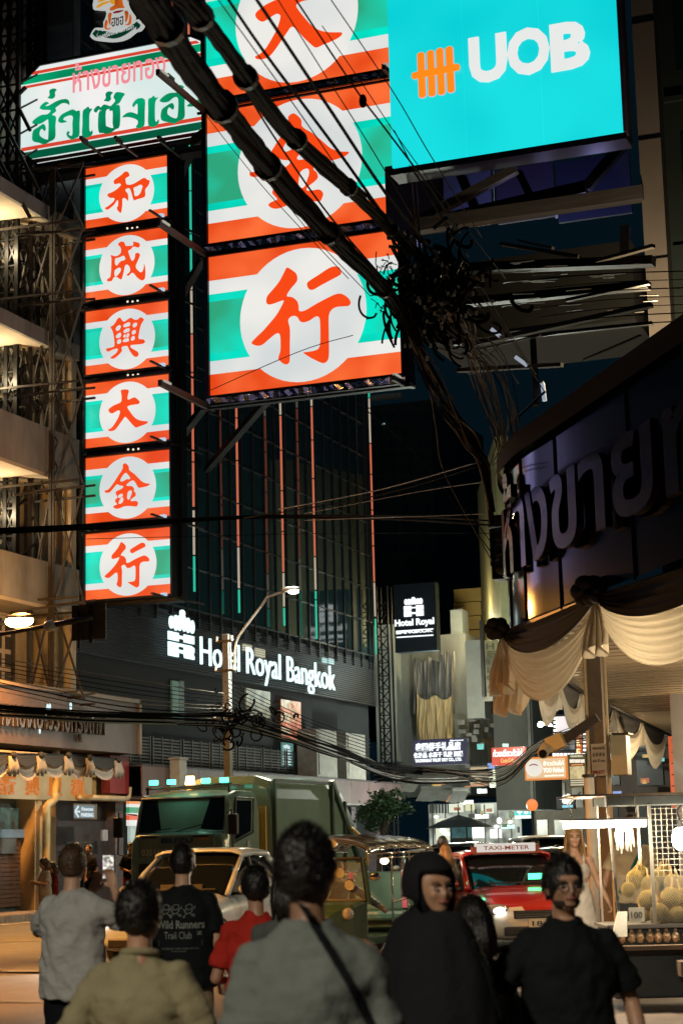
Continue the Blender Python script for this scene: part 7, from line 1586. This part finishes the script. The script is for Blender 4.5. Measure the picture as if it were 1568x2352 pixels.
# people among the cars
PINK = fab('white_blouse', (.55, .50, .46))
p, s_, h_ = person('woman with long blond hair in a white shirt seen from behind near the tuk-tuk', 1022, 30.2, 1.66, BACK+R(8), SK_L, dict(shirt=(PINK, 'long'), legs=(DEN, 'long'), shoes=SHOE, loose=1.08), hair=(H_BLD, 'long'), vox=.014, face=False)
g = MB(); g.tube([V(.16, .07, 1.40)*s_, V(.14, .15, 1.25)*s_, V(.1, .16, 1.05)*s_], .012, 5); g.build('bag_strap', PLB, p, local=True)
person('man with dark hair in a white patterned shirt just ahead of the blond woman', 1016, 31.5, 1.80, BACK+R(-5), SK_M, dict(shirt=(M('pattern_white', (.5, .5, .5), .8, 0, .5, 22), 'tee'), legs=(DEN, 'long'), shoes=SHOE), hair=(H_BLK, 'full'), vox=.016, face=False, xs=1)
person('smiling man in a black V-neck T-shirt walking between the cars', 1228, 35, 1.72, FACE+R(5), SK_M, dict(shirt=(fab('black_vneck', (.012, .013, .015)), 'tee'), legs=(DEN, 'long'), shoes=SHOE, loose=1.04), hair=(H_BLK, 'full'), vox=.012, bulk=1.08, head_rot=R(-10))
person('person with dark hair in a pale top behind the V-neck man', 1278, 37, 1.60, BACK, SK_M, dict(shirt=(PINK, 'tee'), legs=(DEN, 'long'), shoes=SHOE), hair=(H_BLK, 'bob'), vox=.018, face=False)
# far left pedestrians
person('woman in a pale T-shirt and light trousers checking her phone at the far left', 104, 38.5, 1.60, FACE+R(-60), SK_L, dict(shirt=(fab('pale_tee', (.42, .40, .36)), 'tee'), legs=(fab('pale_trousers', (.36, .36, .34)), 'long'), shoes=SHOE), hair=(H_BRN, 'bob'), vox=.016, z0=0, arms={('e', 1): (.22, -.05, 1.15), ('w', 1): (.10, -.26, 1.20), ('e', -1): (-.22, -.05, 1.15), ('w', -1): (-.06, -.26, 1.18)}, head_tilt=R(14), face=False)
person('person in a dark red jacket half hidden behind the woman with the phone', 122, 40, 1.5, FACE+R(-60), SK_L, dict(shirt=(fab('dark_red', (.16, .02, .015)), 'long'), legs=(DEN, 'long'), shoes=SHOE), hair=(H_BRN, 'bob'), vox=.018, face=False, z0=0, arms={('e', 1): (.22, -.05, 1.15), ('w', 1): (.12, -.24, 1.20)})
person('tall balding man in dark clothes standing in the passage under the parking sign', 177, 46, 1.76, FACE+R(-10), SK_M, dict(shirt=(fab('navy_dim', (.02, .022, .03)), 'tee'), legs=(DEN, 'long'), shoes=SHOE), hair=(H_BLK, 'crop'), vox=.018, z0=.2, face=False)
person('dark-haired man in black beside the balding man in the passage', 205, 46.5, 1.70, FACE+R(-30), SK_M, dict(shirt=(fab('black_dim', (.012, .012, .014)), 'tee'), legs=(DEN, 'long'), shoes=SHOE), hair=(H_BLK, 'short'), vox=.018, z0=.2, face=False)
pb, sb_, hb_ = person('bearded man in a black T-shirt and patterned bandana left of the truck', 300, 44, 1.70, FACE+R(10), SK_M, dict(shirt=(fab('black_tee2', (.012, .012, .014)), 'tee'), legs=(fab('red_shorts', (.2, .03, .02)), 'short'), shoes=SHOE), hair=(H_BLK, 'full'), vox=.016, z0=.2, arms={('e', 1): (.24, -.02, 1.12), ('w', 1): (.06, -.2, 1.08), ('e', -1): (-.24, -.02, 1.12), ('w', -1): (-.04, -.2, 1.05)})
person('person behind the bearded man in the bright shop doorway', 312, 48, 1.78, BACK, SK_M, dict(shirt=(fab('black_dim', 0), 'tee'), legs=(DEN, 'long'), shoes=SHOE), hair=(H_BLK, 'full'), vox=.02, z0=.2, face=False)
# tuk-tuk driver
ML = tt.matrix_basis
q = ML @ V(.0, -.72, 0)
person('tuk-tuk driver in a grey long-sleeved shirt leaning his arm out of the cabin', 0, 0, 1.66, FACE+R(-24), SK_M, dict(shirt=(fab('driver_grey', (.13, .14, .15)), 'long'), legs=(DEN, 'short')), hair=(H_BLK, 'short'), vox=.013, loc=V(q.x, q.y, -.18), arms={('e', 1): (.42, .12, 1.16), ('w', 1): (.70, .0, 1.02), ('h', 1): (.78, .0, .93), ('e', -1): (-.22, -.1, 1.15), ('w', -1): (-.2, -.36, 1.1)}, face=False)
# ================= fruit stall =================
so_ = place(1395, 17.2, .12); SR = FACE
stl = thing('fruit_stall', 'brightly lit glass-sided fruit cart with a wire mesh back and hanging bags, lower right', 'stall', so_, SR)
MS = stl.matrix_basis.copy()
def sx(px): return (px-1395)*.00405
def szz(py): return 1.65-.12+(1928-py)*.00405
WM = M('warm_metal', (.45, .42, .38), .3, .7, .15); CART = M('cart_paint', (.03, .035, .035), .5, 0, .3)
g = MB(); g.box((.75, .05, szz(1836)), (1.5, .12, .10)); g.box((.75, .9, szz(1832)), (1.5, .12, .1)); g.build('roof_beam', CART, stl, local=True, bevel=.01)
g = MB(); g.box((.62, .45, szz(1822)), (1.9, 1.0, .02)); g.build('roof_sheet', M('stall_roof', (.10, .07, .05), .5, .2), stl, local=True)
for x0_, x1_, w_ in ((.01, .08, .02), (.40, .40, .028), (1.4, 1.4, .03)):
    g = MB(); g.bar((x0_, 0, szz(1845)), (x1_, 0, szz(2140)), w_); g.build('front_post', WM, stl, local=True)
    g = MB(); g.bar((x0_+.02, .85, szz(1840)), (x0_+.02, .85, szz(2130)), w_); g.build('rear_post', WM, stl, local=True)
g = MB()
for k in range(20): g.cyl((.42+k*.052, .1, szz(1852)), (.42+k*.052, .12, szz(2010)), .0017, 4)
for k in range(13): g.cyl((.40, .1, szz(1855)-k*.052), (1.42, .1, szz(1855)-k*.052), .0017, 4)
tag(g.build('wire_mesh', M('mesh_white', (.4, .37, .3), .35, .3, 0), stl, local=True), kind='stuff')
SG = glass('stall_glass', (.97, .97, .95), .02, .96)
g = MB(); g.box((.72, -.01, szz(2060)), (1.36, .006, .42)); g.build('front_glass', SG, stl, local=True)
g = MB(); g.box((.70, .42, szz(2120)), (1.5, .95, .03)); g.box((.7, -.05, szz(2118)), (1.5, .02, .03)); g.build('shelf', WM, stl, local=True)
g = MB(); g.box((.72, .42, .42), (1.45, .9, .62)); g.build('cart_body', CART, stl, local=True, bevel=.02)
g = MB(); g.box((.72, .35, szz(2165)), (1.5, 1.1, .04)); g.build('lower_tray', M('tray_wood', (.16, .10, .06), .7, 0, .3), stl, local=True)
for x in (.15, 1.3): wheel(stl, x, .1, .17, .06)
g = MB(); g.prism([V(-.02, -.12, szz(2140)), V(.12, -.12, szz(2140)), V(.14, -.06, szz(2085)), V(.05, -.06, szz(2085))], (0, .02, 0)); g.build('white_flap', M('flap_white', (.7, .66, .58), .6), stl, local=True)
# lamps
tl = thing('tube_lamp', 'long glaring horizontal strip lamp reaching left from the fruit stall', 'lamp', MS @ V(-.03, -.08, szz(1888)), SR)
g = MB(); g.cyl((-.38, 0, 0), (.38, 0, 0), .032, 12); g.build('tube', E('tube_hot', (1, .93, .78), 18), tl, local=True, smooth=True)
g = MB(); g.box((0, .0, .045), (.80, .07, .02)); g.tube([V(-.3, 0, .06), V(-.32, .05, .20), V(-.2, .1, .3)], .006, 5); g.tube([V(.3, 0, .06), V(.3, .1, .3)], .006, 5); g.build('tube_holder', WM, tl, local=True)
for dx, e_ in ((-.36, 135), (.2, 40)): lamp('POINT', MS @ V(-.03+dx, -.05+.12*(dx < 0), szz(1888)-.05), e_, (1, .80, .52), .05, 'tube_light')
bl = thing('bulb_lamp', 'large glaring round bulb hanging at the right of the fruit stall', 'lamp', MS @ V(sx(1563), .0, szz(1925)), SR)
g = MB(); g.ball((0, 0, 0), (.085, .085, .11), 16, 10); g.build('bulb', E('bulb_hot', (1, .95, .85), 18), bl, local=True, smooth=True); g = MB(); g.cyl((0, 0, .1), (0, 0, .17), .03, 8); g.tube([V(0, 0, .17), V(-.02, .02, .26), V(.05, .05, .33)], .008, 5); g.build('bulb_socket', PLB, bl, local=True)
lamp('POINT', MS @ V(sx(1563), -.14, szz(1935)), 72, (1, .86, .62), .08, 'bulb_light')
hb_ = thing('bag_bundle', 'bunch of white plastic bags hanging beside the bright stall post', 'bags', MS @ V(.16, .05, szz(1880)), SR)
random.seed(21)
for k in range(14):
    x = random.uniform(-.05, .07); g = MB(); g.tube([V(x, 0, 0), V(x*1.2+random.gauss(0, .01), .01, -.13), V(x*1.3, 0, -.26+random.uniform(-.05, .05))], [.005, .010, .007], 5); g.build('plastic_bag', M('bag_white', (.75, .7, .62), .3), hb_, local=True, smooth=True)
# durians
DUR = M('durian_rind', (.30, .20, .045), .6, 0, .3, 12); STK = M('durian_stalk', (.32, .20, .08), .7)
def durian_meshes(seed, spikes=300):
    random.seed(seed); g = MB(); g.ball((0, 0, 0), (.97, .90, .97), 20, 12); g.mi = 1
    n = spikes
    for k in range(n):
        z = 1-2*(k+.5)/n; ph = k*2.39996; r_ = math.sqrt(1-z*z); d_ = V(r_*math.cos(ph), r_*math.sin(ph)*.92, z); p = d_*.98; nn = d_.normalized(); a = nn.orthogonal().normalized(); b = nn.cross(a); w_ = .085; q = p+nn*.15
        c4 = [p+a*w_, p+b*w_, p-a*w_, p-b*w_]; g.add(c4+[q], [(0, 1, 4), (1, 2, 4), (2, 3, 4), (3, 0, 4)])
    h = MB(); h.tube([V(0, 0, .9), V(.04, 0, 1.4), V(.02, .03, 1.95)], [.13, .10, .12], 8); return g, h
dg_, dh_ = durian_meshes(1)
dmesh = dstk = None; k_ = 0
DL = [(1100,1730,112,.05),(1390,1720,122,.05),(1230,1930,128,-.0),(1445,1945,118,-.0),(1018,1910,84,.05),(1000,1480,105,.35),(1180,1560,112,.3),(1330,1450,92,.4),(1480,1545,100,.3),(900,1600,90,.28),(1090,1400,95,.42),(1560,1740,118,.1),(1660,1930,120,0),(1600,1560,100,.3),(1700,1720,115,.1),(1420,1400,90,.45)]
dl_lab = ['durian left of centre in the middle row, stalk upright', 'large durian right of centre in the middle row', 'front-row durian right behind the price card', 'front-row durian near the right edge of the picture', 'small durian partly behind the price card', 'pale glaring durian at the back left of the pile', 'back-row durian above the middle of the pile', 'upper durian near the mesh in the back row', 'back-row durian at the right of the pile', 'durian at the far left of the back row by the white flap', 'topmost durian on the left side of the pile']
for i, (zx, zy, r, dy) in enumerate(DL):
    px, py = 1292+zx*.18, 1751.6+zy*.18; rr_ = r*.18*.00405*1.08
    lb = dl_lab[i] if i < len(dl_lab) else 'spiky durian stacked at the right end of the pile'
    d_ = thing('durian', lb, 'durian', MS @ V(sx(px), .2+dy, szz(py)), SR+i*.7, 'durians piled in the stall'); d_.scale = (rr_, rr_, rr_*(1+.08*(i % 3))); d_.rotation_euler = (.25*math.sin(i*2.1), .3*math.cos(i*1.7), i*.9)
    if dmesh is None:
        b_ = dg_.build('rind', [M('rind_groove', (.07, .05, .012), .8), DUR], d_, local=True); s__ = dh_.build('stalk', STK, d_, local=True); dmesh, dstk = b_.data, s__.data
    else:
        for nm, me in (('rind', dmesh), ('stalk', dstk)): o = bpy.data.objects.new(nm, me); COL.objects.link(o); o.parent = d_
pc = thing('price_card', 'cream price card reading 100 in front of the durians', 'price card', MS @ V(sx(1451), -.05, szz(2109)), SR)
g = MB(); g.box((0, 0, .066), (.142, .004, .132)); g.build('card', M('card_cream', (.58, .54, .44), .7, 0, .1, 8), pc, local=True)
g = MB(); text(g, '100', V(-.05, -.0025, .035), V(.10, 0, 0), V(0, 0, .058), V(0, -1, 0), .002, -.004); g.build('figures', M('marker_black', (.02, .02, .02), .6), pc, local=True)
# bags of fruit on the lower tray
random.seed(33)
fb = None
for k in range(16):
    x = .08+.083*(k % 8)+random.uniform(-.02, .02); y = -.02+.14*(k//8); z = szz(2158)+.06
    f = thing('fruit_bag', 'small clear bag of peeled fruit on the lower tray of the stall', 'bag', MS @ V(x, y, z), random.uniform(0, 3), 'bags of fruit on the lower tray')
    if fb is None:
        g = MB(); g.ball((0, 0, 0), (.045, .04, .055), 9, 7)
        g.v = [(v[0]*(1+.35*noise.noise((v[0]*60, v[1]*60, v[2]*60))), v[1]*(1+.3*noise.noise((v[1]*70, v[2]*50, 2))), v[2]) for v in g.v]; g.ball((0, 0, .06), (.02, .02, .02), 6, 4)
        b_ = g.build('bag_body', M('bag_clear', (.55, .36, .20), .12, 0, .6, 30, .2, 60, coat=1), f, local=True); fb = b_.data
    else: o = bpy.data.objects.new('bag_body', fb); COL.objects.link(o); o.parent = f
bx = thing('black_bag', 'dark shiny bag on the right of the stall tray', 'bag', MS @ V(.85, -.02, szz(2150)), SR)
g = MB(); g.ball((0, 0, .05), (.14, .12, .13), 14, 10); g.v = [(v[0]*(1+.3*noise.noise((v[0]*20, v[1]*20, v[2]*20))), v[1], v[2]*(1+.3*noise.noise((v[0]*25, 3, v[2]*22)))) for v in g.v]; g.build('bag_body', M('bag_black', (.012, .012, .014), .18), bx, local=True, smooth=True)
bk_ = thing('crate', 'cardboard-brown crate on the right of the cart below the tray', 'crate', MS @ V(.75, -.3, szz(2200)-.12), SR); g = MB(); g.box((0, 0, .08), (.42, .26, .14)); g.build('crate_body', M('crate_brown', (.16, .11, .08), .8), bk_, local=True, bevel=.01)
rb_ = thing('basket', 'red plastic basket at the bottom right corner beside the cart', 'basket', place(1570, 9.6, .3), SR)
g = MB(); n = 24; g.loft([[V(r_*math.cos(2*math.pi*k/n), r_*math.sin(2*math.pi*k/n), z) for k in range(n)] for r_, z in ((.15, 0), (.19, .22), (.2, .24), (.18, .24), (.14, .02))], cap=True); g.build('basket_bowl', M('basket_red', (.30, .02, .012), .4, 0, .2), rb_, local=True)
g = MB(); [g.ball((.07*math.cos(k*1.3), .07*math.sin(k*1.3), .26), (.05, .05, .05), 8, 6) for k in range(5)]; g.build('fruit_heap', M('orange_fruit', (.6, .22, .03), .5), rb_, local=True, smooth=True)
st2 = thing('stool', 'dark round-topped cart table in front of the basket', 'table', place(1540, 10.2, .0), SR); g = MB(); g.cyl((0, 0, .0), (0, 0, .28), .06, 10); g.cyl((0, 0, .27), (0, 0, .30), .28, 20); g.build('table_top', CART, st2, local=True)
# lamps under the corner canopy, just out of the picture
for i, (x, y, z, e) in enumerate(((-3.2, 22.6, 3.5, 330), (-4.6, 29.5, 3.4, 300), (-5.2, 37.5, 3.5, 420), (-6.2, 46.5, 3.5, 380))):
    o = thing('canopy_lamp', ('first', 'second', 'third', 'fourth')[i]+' warm lamp hanging under the corner canopy, counted from the fruit stall', 'lamp', (x, y, z)); g = MB(); g.ball((x, y, z), .07, 10, 7); g.build('bulb', _m['warm_bulb'], o, smooth=True); g = MB(); g.cyl((x, y, z+.07), (x, y, 4.55), .01, 5); g.build('cord', PLB, o)
    lamp('POINT', (x, y, z-.1), e*1.25, (1, .78, .48), .15, 'canopy_light')
# ================= traffic signal on the corner =================
sg_ = thing('traffic_signal', 'dark traffic signal head seen from the side at the corner of the copper fascia', 'traffic signal', at(1137, 1330, 27))
rectY(1120, 1183, 1148, 1210, 27, .2, 'top_box', STEEL, sg_); rectY(1126, 1212, 1156, 1330, 27, .35, 'signal_body', BLK, sg_, .02)
for k in range(3): g = MB(); c = at(1150, 1232+k*34, 26.9); g.cyl(c, c+V(.22, -.15, 0), .14, 14, .15); g.build('visor', BLK, sg_)
rectY(1124, 1215, 1128, 1300, 26.95, .03, 'green_reflection', M('green_sheen_tint', (.25, .35, .3), .15, .9), sg_)  # green reflection painted as a tinted metal strip
# ================= overhead cables =================
CB = M('cable_black', (.0028, .0028, .003), .75, 0, 0, 10, .2, 60, spec=.04); CBr = M('cable_brown', (.07, .045, .035), .6, 0, .4, 10)
def P3(l): return [tuple(W(x, y, d)) for x, y, d in l]
def cable(pts, wpx, name, label, cat='cable', group=None, mat=CB, n=6, k=6):
    P_ = catmull(P3(pts), False, k); L = len(P_)
    rad = [wpx/2*((V(*p)-CAM).dot(FW))/F for p in P_] if not isinstance(wpx, (list, tuple)) else [(wpx[0]+(wpx[1]-wpx[0])*i/(L-1))/2*((V(*p)-CAM).dot(FW))/F for i, p in enumerate(P_)]
    g = MB(); g.tube(P_, rad, n); return tag(g.build(name, mat, smooth=True), label, cat, group)
def bundle(pts, w0, w1, nst, label, seed):
    random.seed(seed); P_ = catmull(P3(pts), False, 7); L = len(P_); t = thing('cable_bundle', label, 'cables', P_[L//2])
    for s_ in range(nst):
        ph0, rs, tw = random.uniform(0, 6.28), random.uniform(.15, 1.0), random.uniform(.10, .3)*random.choice((-1, 1)); q = []; rad = []
        for i, p in enumerate(P_):
            d_ = (V(*p)-CAM).dot(FW); w_ = (w0+(w1-w0)*i/(L-1))*d_/F/2; a = ph0+tw*.22*i; wob = 1+.25*noise.noise((i*.25, s_*3.3, seed))
            q.append(V(*p)+RC*math.cos(a)*w_*rs*.8*wob+UC*math.sin(a)*w_*rs*.8*wob); rad.append(w_*random.uniform(.14, .24))
        g = MB(); g.tube(q, rad, 6); g.build('cable', CB, t, smooth=True)
    for k in range(5):
        i = int(L*(.15+.17*k)); p = V(*P_[i]); d_ = (p-CAM).dot(FW); dr = (V(*P_[min(L-1, i+1)])-p).normalized(); w_ = (w0+(w1-w0)*i/(L-1))*d_/F/2; g = MB(); g.cyl(p-dr*.05, p+dr*.05, w_*1.02, 12); g.build('binding_tape', M('tape_black', (.006, .006, .007), .5, 0, 0, spec=.1), t)
    return t
bundle([(300, -60, 8.2), (352, 10, 8.8), (425, 130, 10), (500, 232, 11.4), (560, 312, 12.6), (625, 395, 14), (705, 485, 15.8), (790, 572, 17.6), (865, 645, 19.4), (915, 712, 21), (960, 790, 22)], 96, 30, 34, 'lower thick bundle of black cables sweeping from the top left to the tangle', 1)
bundle([(370, -50, 8.2), (440, 15, 8.8), (505, 95, 9.8), (575, 192, 11), (650, 288, 12.6), (722, 360, 14.4), (800, 430, 16.4), (862, 490, 18.2), (925, 552, 20.2), (985, 610, 22)], 70, 27, 30, 'upper thick bundle of black cables sweeping from the top left to the tangle', 2)
GRP = 'thin overhead cables across the big signs'; LB = 'thin black overhead cable running diagonally down across the big signs to the tangle'
for pts, w_ in (([(505, -30, 10), (600, 110, 11.5), (700, 245, 13.5), (800, 380, 16), (905, 530, 20)], 8), ([(570, -30, 10), (650, 90, 11.5), (760, 255, 14), (905, 470, 18), (1045, 640, 23)], 9),
    ([(660, -30, 12), (820, 210, 15), (880, 290, 16.5), (985, 430, 20), (1055, 535, 23)], 5), ([(740, -30, 13), (905, 215, 17), (990, 360, 20), (1105, 545, 25)], 3), ([(455, 0, 9), (590, 195, 12), (800, 440, 17), (935, 590, 22)], 4),
    ([(480, -30, 9.5), (690, 262, 14), (838, 475, 18), (940, 600, 22)], 3), ([(620, -30, 11), (745, 170, 14), (840, 320, 17), (960, 520, 22)], 3), ([(470, 180, 14), (560, 330, 17), (700, 520, 22), (850, 680, 26)], 2), ([(470, 260, 14), (540, 350, 17), (640, 470, 22), (800, 640, 30)], 2),
    ([(740, 60, 14), (830, 190, 16), (960, 380, 20), (1160, 640, 28)], 2.5), ([(480, 60, 10), (560, 200, 12), (640, 330, 14.5), (760, 500, 19), (880, 640, 23)], 5), ([(940, 380, 20), (1010, 490, 22), (1075, 590, 24)], 3), ([(905, 300, 19), (1000, 480, 22), (1130, 700, 27), (1230, 860, 31)], 3), ([(960, 560, 23), (1080, 720, 26), (1190, 880, 30)], 3), ([(1000, 560, 23), (1120, 700, 26), (1250, 900, 31)], 2.5), ([(985, 640, 22), (1060, 760, 24), (1130, 890, 27)], 3)):
    cable(pts, w_, 'overhead_cable', LB, 'cable', GRP)
jn = thing('cable_joint', 'small dark clamp on one thin cable over the big sign', 'clamp', W(833, 232, 15.3)); g = MB(); g.ball(W(833, 232, 15.3), (.035, .035, .06), 8, 6); g.build('clamp_body', CB, jn)
# hanging tangle
random.seed(17); tg = thing('cable_tangle', 'dense dark knot of coiled cables and splices where the bundles meet', 'cables', W(1000, 680, 22.5))
g = MB()
for k in range(190):
    cx__, cy__ = random.gauss(985, 58)+10, random.gauss(655, 58); d_ = random.uniform(21, 24); r_ = random.uniform(7, 34)*d_/F; a0 = random.uniform(0, 6.28); sp = random.uniform(1.2, 4.2); el_ = random.uniform(.35, 1); ti = random.uniform(0, 3.14)
    c = W(cx__, cy__, d_); U_ = RC*math.cos(ti)+UC*math.sin(ti); V_ = (UC*math.cos(ti)-RC*math.sin(ti))*el_+FW*random.uniform(-.5, .5)
    g.tube([c+U_*r_*math.cos(a0+sp*i/12)+V_*r_*math.sin(a0+sp*i/12)+V(0, 0, -.02*i) for i in range(13)], random.uniform(.010, .028), 5, cap=False)
tag(g.build('coils', CB, tg, smooth=True), kind='stuff')
g = MB()
for k in range(60):
    x, y, d_ = random.gauss(985, 55), random.gauss(655, 55), random.uniform(21.3, 23.5); c = W(x, y, d_); dr = V(random.gauss(0, 1), random.gauss(0, 1), random.gauss(0, 1)).normalized(); g.cyl(c-dr*.11, c+dr*.11, random.uniform(.02, .05), 8)
tag(g.build('splice_cases', M('splice_grey', (.022, .022, .024), .35), tg), kind='stuff')
g = MB()
for k in range(46): x, y = random.gauss(1010, 60), random.gauss(700, 70); c = W(x, y, 21.2); g.box(c, (.03, .01, .03+.03*random.random()))
tag(g.build('tags', M('tag_pale', (.4, .38, .33), .6), tg), kind='stuff')
g = MB()
for k in range(60):   # stiff wire ends poking out over the sign
    x, y, d_ = random.uniform(860, 935), random.uniform(590, 720), 21; c = W(x, y, d_); q = W(x+random.uniform(-26, 22), y+random.uniform(-30, 20), d_-.2); g.tube([c, c.lerp(q, .5)+UC*random.uniform(-.05, .05), q], .006, 4)
tag(g.build('wire_ends', CB, tg), kind='stuff')
for s_ in range(16):   # cables dropping from the tangle to the corner
    j = lambda a: random.gauss(0, a)
    cable([(915+j(14), 700+j(12), 21.5), (945+j(12), 775+j(10), 22), (985+j(9), 850+j(10), 22.8), (1025+j(10), 930+j(12), 23.8), (1068+j(9), 1010+j(10), 25), (1105+j(6), 1070+j(8), 26), (1128+j(4), 1190+j(9), 27)], random.choice((3, 4, 5, 6)), 'drop_cable', 'dark cable among the bundle dropping from the tangle to the copper corner fascia', 'cable', 'cables dropping from the tangle', random.choice((CB, CBr, CB)))
for s_ in range(22):
    j = lambda a: random.gauss(0, a)
    x1_ = random.uniform(1060, 1240); cable([(1000+j(40), 640+j(30), 22), (1040+j(30), 740+j(20), 23.5), (x1_*.5+540+j(10), 840+j(20), 25), (x1_*.4+700, 1000+j(12), 27), (1150+j(12), 1075+j(10), 28.5)], random.choice((2, 2.5, 3)), 'loose_wire', 'loose thin wire trailing from the tangle towards the dark eaves', 'wire', 'loose wires trailing from the tangle', random.choice((CB, CBr, M('wire_grey', (.12, .11, .10), .5))))
WG_ = _m['wire_grey']
# wires across the street
SWL = ['thickest black cable crossing level over the lowest small lightbox', 'thinner cable hugging the underside of the thick level cable', 'pale upper wire rising right to the copper corner', 'dark wire rising right just under the pale one', 'short pale wire rising right between the level cables and the rising pair', 'faint wire running level just above the main crossing cable on the right', 'hairline level wire below the main crossing cable', 'dark diagonal wire falling right from the foot of the big sign', 'long pale wire dropping from the tangle and bending towards the traffic signal', 'short wire forking off the pale hanging wire to the traffic signal', 'single wire slanting across the lowest giant lightbox']
for pts, w_, mt in (([(-30, 1220, 40), (200, 1208, 41), (420, 1194, 42), (620, 1186, 43), (900, 1186, 38), (1125, 1196, 28)], (13, 4), CB), ([(-30, 1226, 40), (250, 1212, 41), (560, 1190, 42), (860, 1192, 38), (1125, 1206, 28)], (7, 4), CB), ([(640, 1170, 40), (860, 1128, 34), (1112, 1058, 26.5)], 3, WG_), ([(560, 1190, 40), (850, 1142, 34), (1112, 1068, 26.5)], 3, CB), ([(700, 1180, 38), (960, 1130, 32), (1122, 1106, 27)], 2, WG_), ([(700, 1195, 38), (1000, 1185, 30), (1128, 1180, 27)], 2, WG_), ([(200, 1238, 40), (700, 1226, 36), (1128, 1225, 27)], 1.6, CB),
    ([(820, 925, 30), (940, 1030, 28), (1060, 1180, 27), (1130, 1272, 27)], 2.5, CB), ([(975, 820, 24), (1000, 980, 25), (1022, 1092, 26), (1130, 1290, 27)], 2.5, WG_), ([(1022, 1092, 26), (1080, 1180, 27), (1130, 1250, 27.5)], 2, CB), ([(810, 770, 26), (680, 810, 30), (484, 896, 38)], 2, CB)):
    k_ = globals().get('k_w', -1)+1; k_w = k_; cable(pts, w_, 'street_wire', SWL[k_], 'wire', 'wires strung across the street', mt, 5)
LS2 = 'slack wire running from the left shophouse past the concrete pole above the hotel canopy'
for k in range(9):
    y0_ = 1508+k*9; random.seed(k); cable([(-30, y0_, 42), (250, y0_+44+k*2, 44), (420, y0_+72, 45), (515, y0_+85-k*2, 46)], random.choice((2, 2.5, 3)), 'slack_wire', LS2, 'wire', 'slack wires left of the concrete pole', random.choice((CB, WG_, CB)), 5)
for k in range(12):
    random.seed(50+k); y0_ = 1628+random.uniform(-4, 22); cable([(-30, y0_-8, 40), (200, y0_+8+random.uniform(-4, 4), 42), (420, y0_+14, 44), (560, y0_+22+random.uniform(-6, 10), 46), (760, y0_+84+random.uniform(-14, 14), 50), (930, y0_+136+random.uniform(-8, 12), 56), (1130, y0_+142, 60)], random.choice((2, 3, 4, 5)), 'slack_wire', 'slack cable sagging along the hotel front above the truck', 'cable', 'sagging cables above the truck', random.choice((CB, CB, WG_)), 5)
for k in range(8):
    random.seed(80+k); cable([(525, 1560+k*10, 46), (600, 1600+k*9, 47), (720, 1655+k*8, 50), (850, 1700+k*8, 56)], 2, 'slack_wire', 'thin wire fanning down from the concrete pole to the right', 'wire', 'wires fanning from the concrete pole', CB, 5)
for k in range(9):
    random.seed(90+k); cable([(860, 1750+k*6, 60), (1000, 1768+random.uniform(-6, 14), 56), (1140, 1766+k*5, 50), (1240, 1700+k*3, 44), (1400, 1640+k*8, 30)], random.choice((2, 3, 4)), 'far_wire', 'brownish cable crossing between the far signs and the pole under the canopy', 'cable', 'cables crossing the far street', random.choice((CBr, CB, WG_)), 5)
for k in range(7):
    random.seed(110+k); cable([(1240, 640+k*22, 30), (1400, 628+k*20, 29), (1600, 622+k*19, 28)], random.choice((2, 3)), 'dark_wire', 'dark wire crossing the grey pillar at the right edge', 'wire', 'wires crossing the grey pillar', CB, 5)
random.seed(5); t2 = thing('cable_tangle', 'smaller knot of coiled cable around the concrete pole above the truck', 'cables', W(540, 1660, 45.5)); g = MB()
for k in range(46):
    c = W(random.gauss(545, 38), random.gauss(1655, 22), random.uniform(45, 46.5)); r_ = random.uniform(.05, .24); a0 = random.uniform(0, 6); ti = random.uniform(0, 3)
    U_ = RC*math.cos(ti)+UC*math.sin(ti); V_ = (UC*math.cos(ti)-RC*math.sin(ti))*random.uniform(.3, 1)
    g.tube([c+U_*r_*math.cos(a0+.5*i)+V_*r_*math.sin(a0+.5*i) for i in range(11)], random.uniform(.012, .03), 5, cap=False)
tag(g.build('coils', CB, t2, smooth=True), kind='stuff')
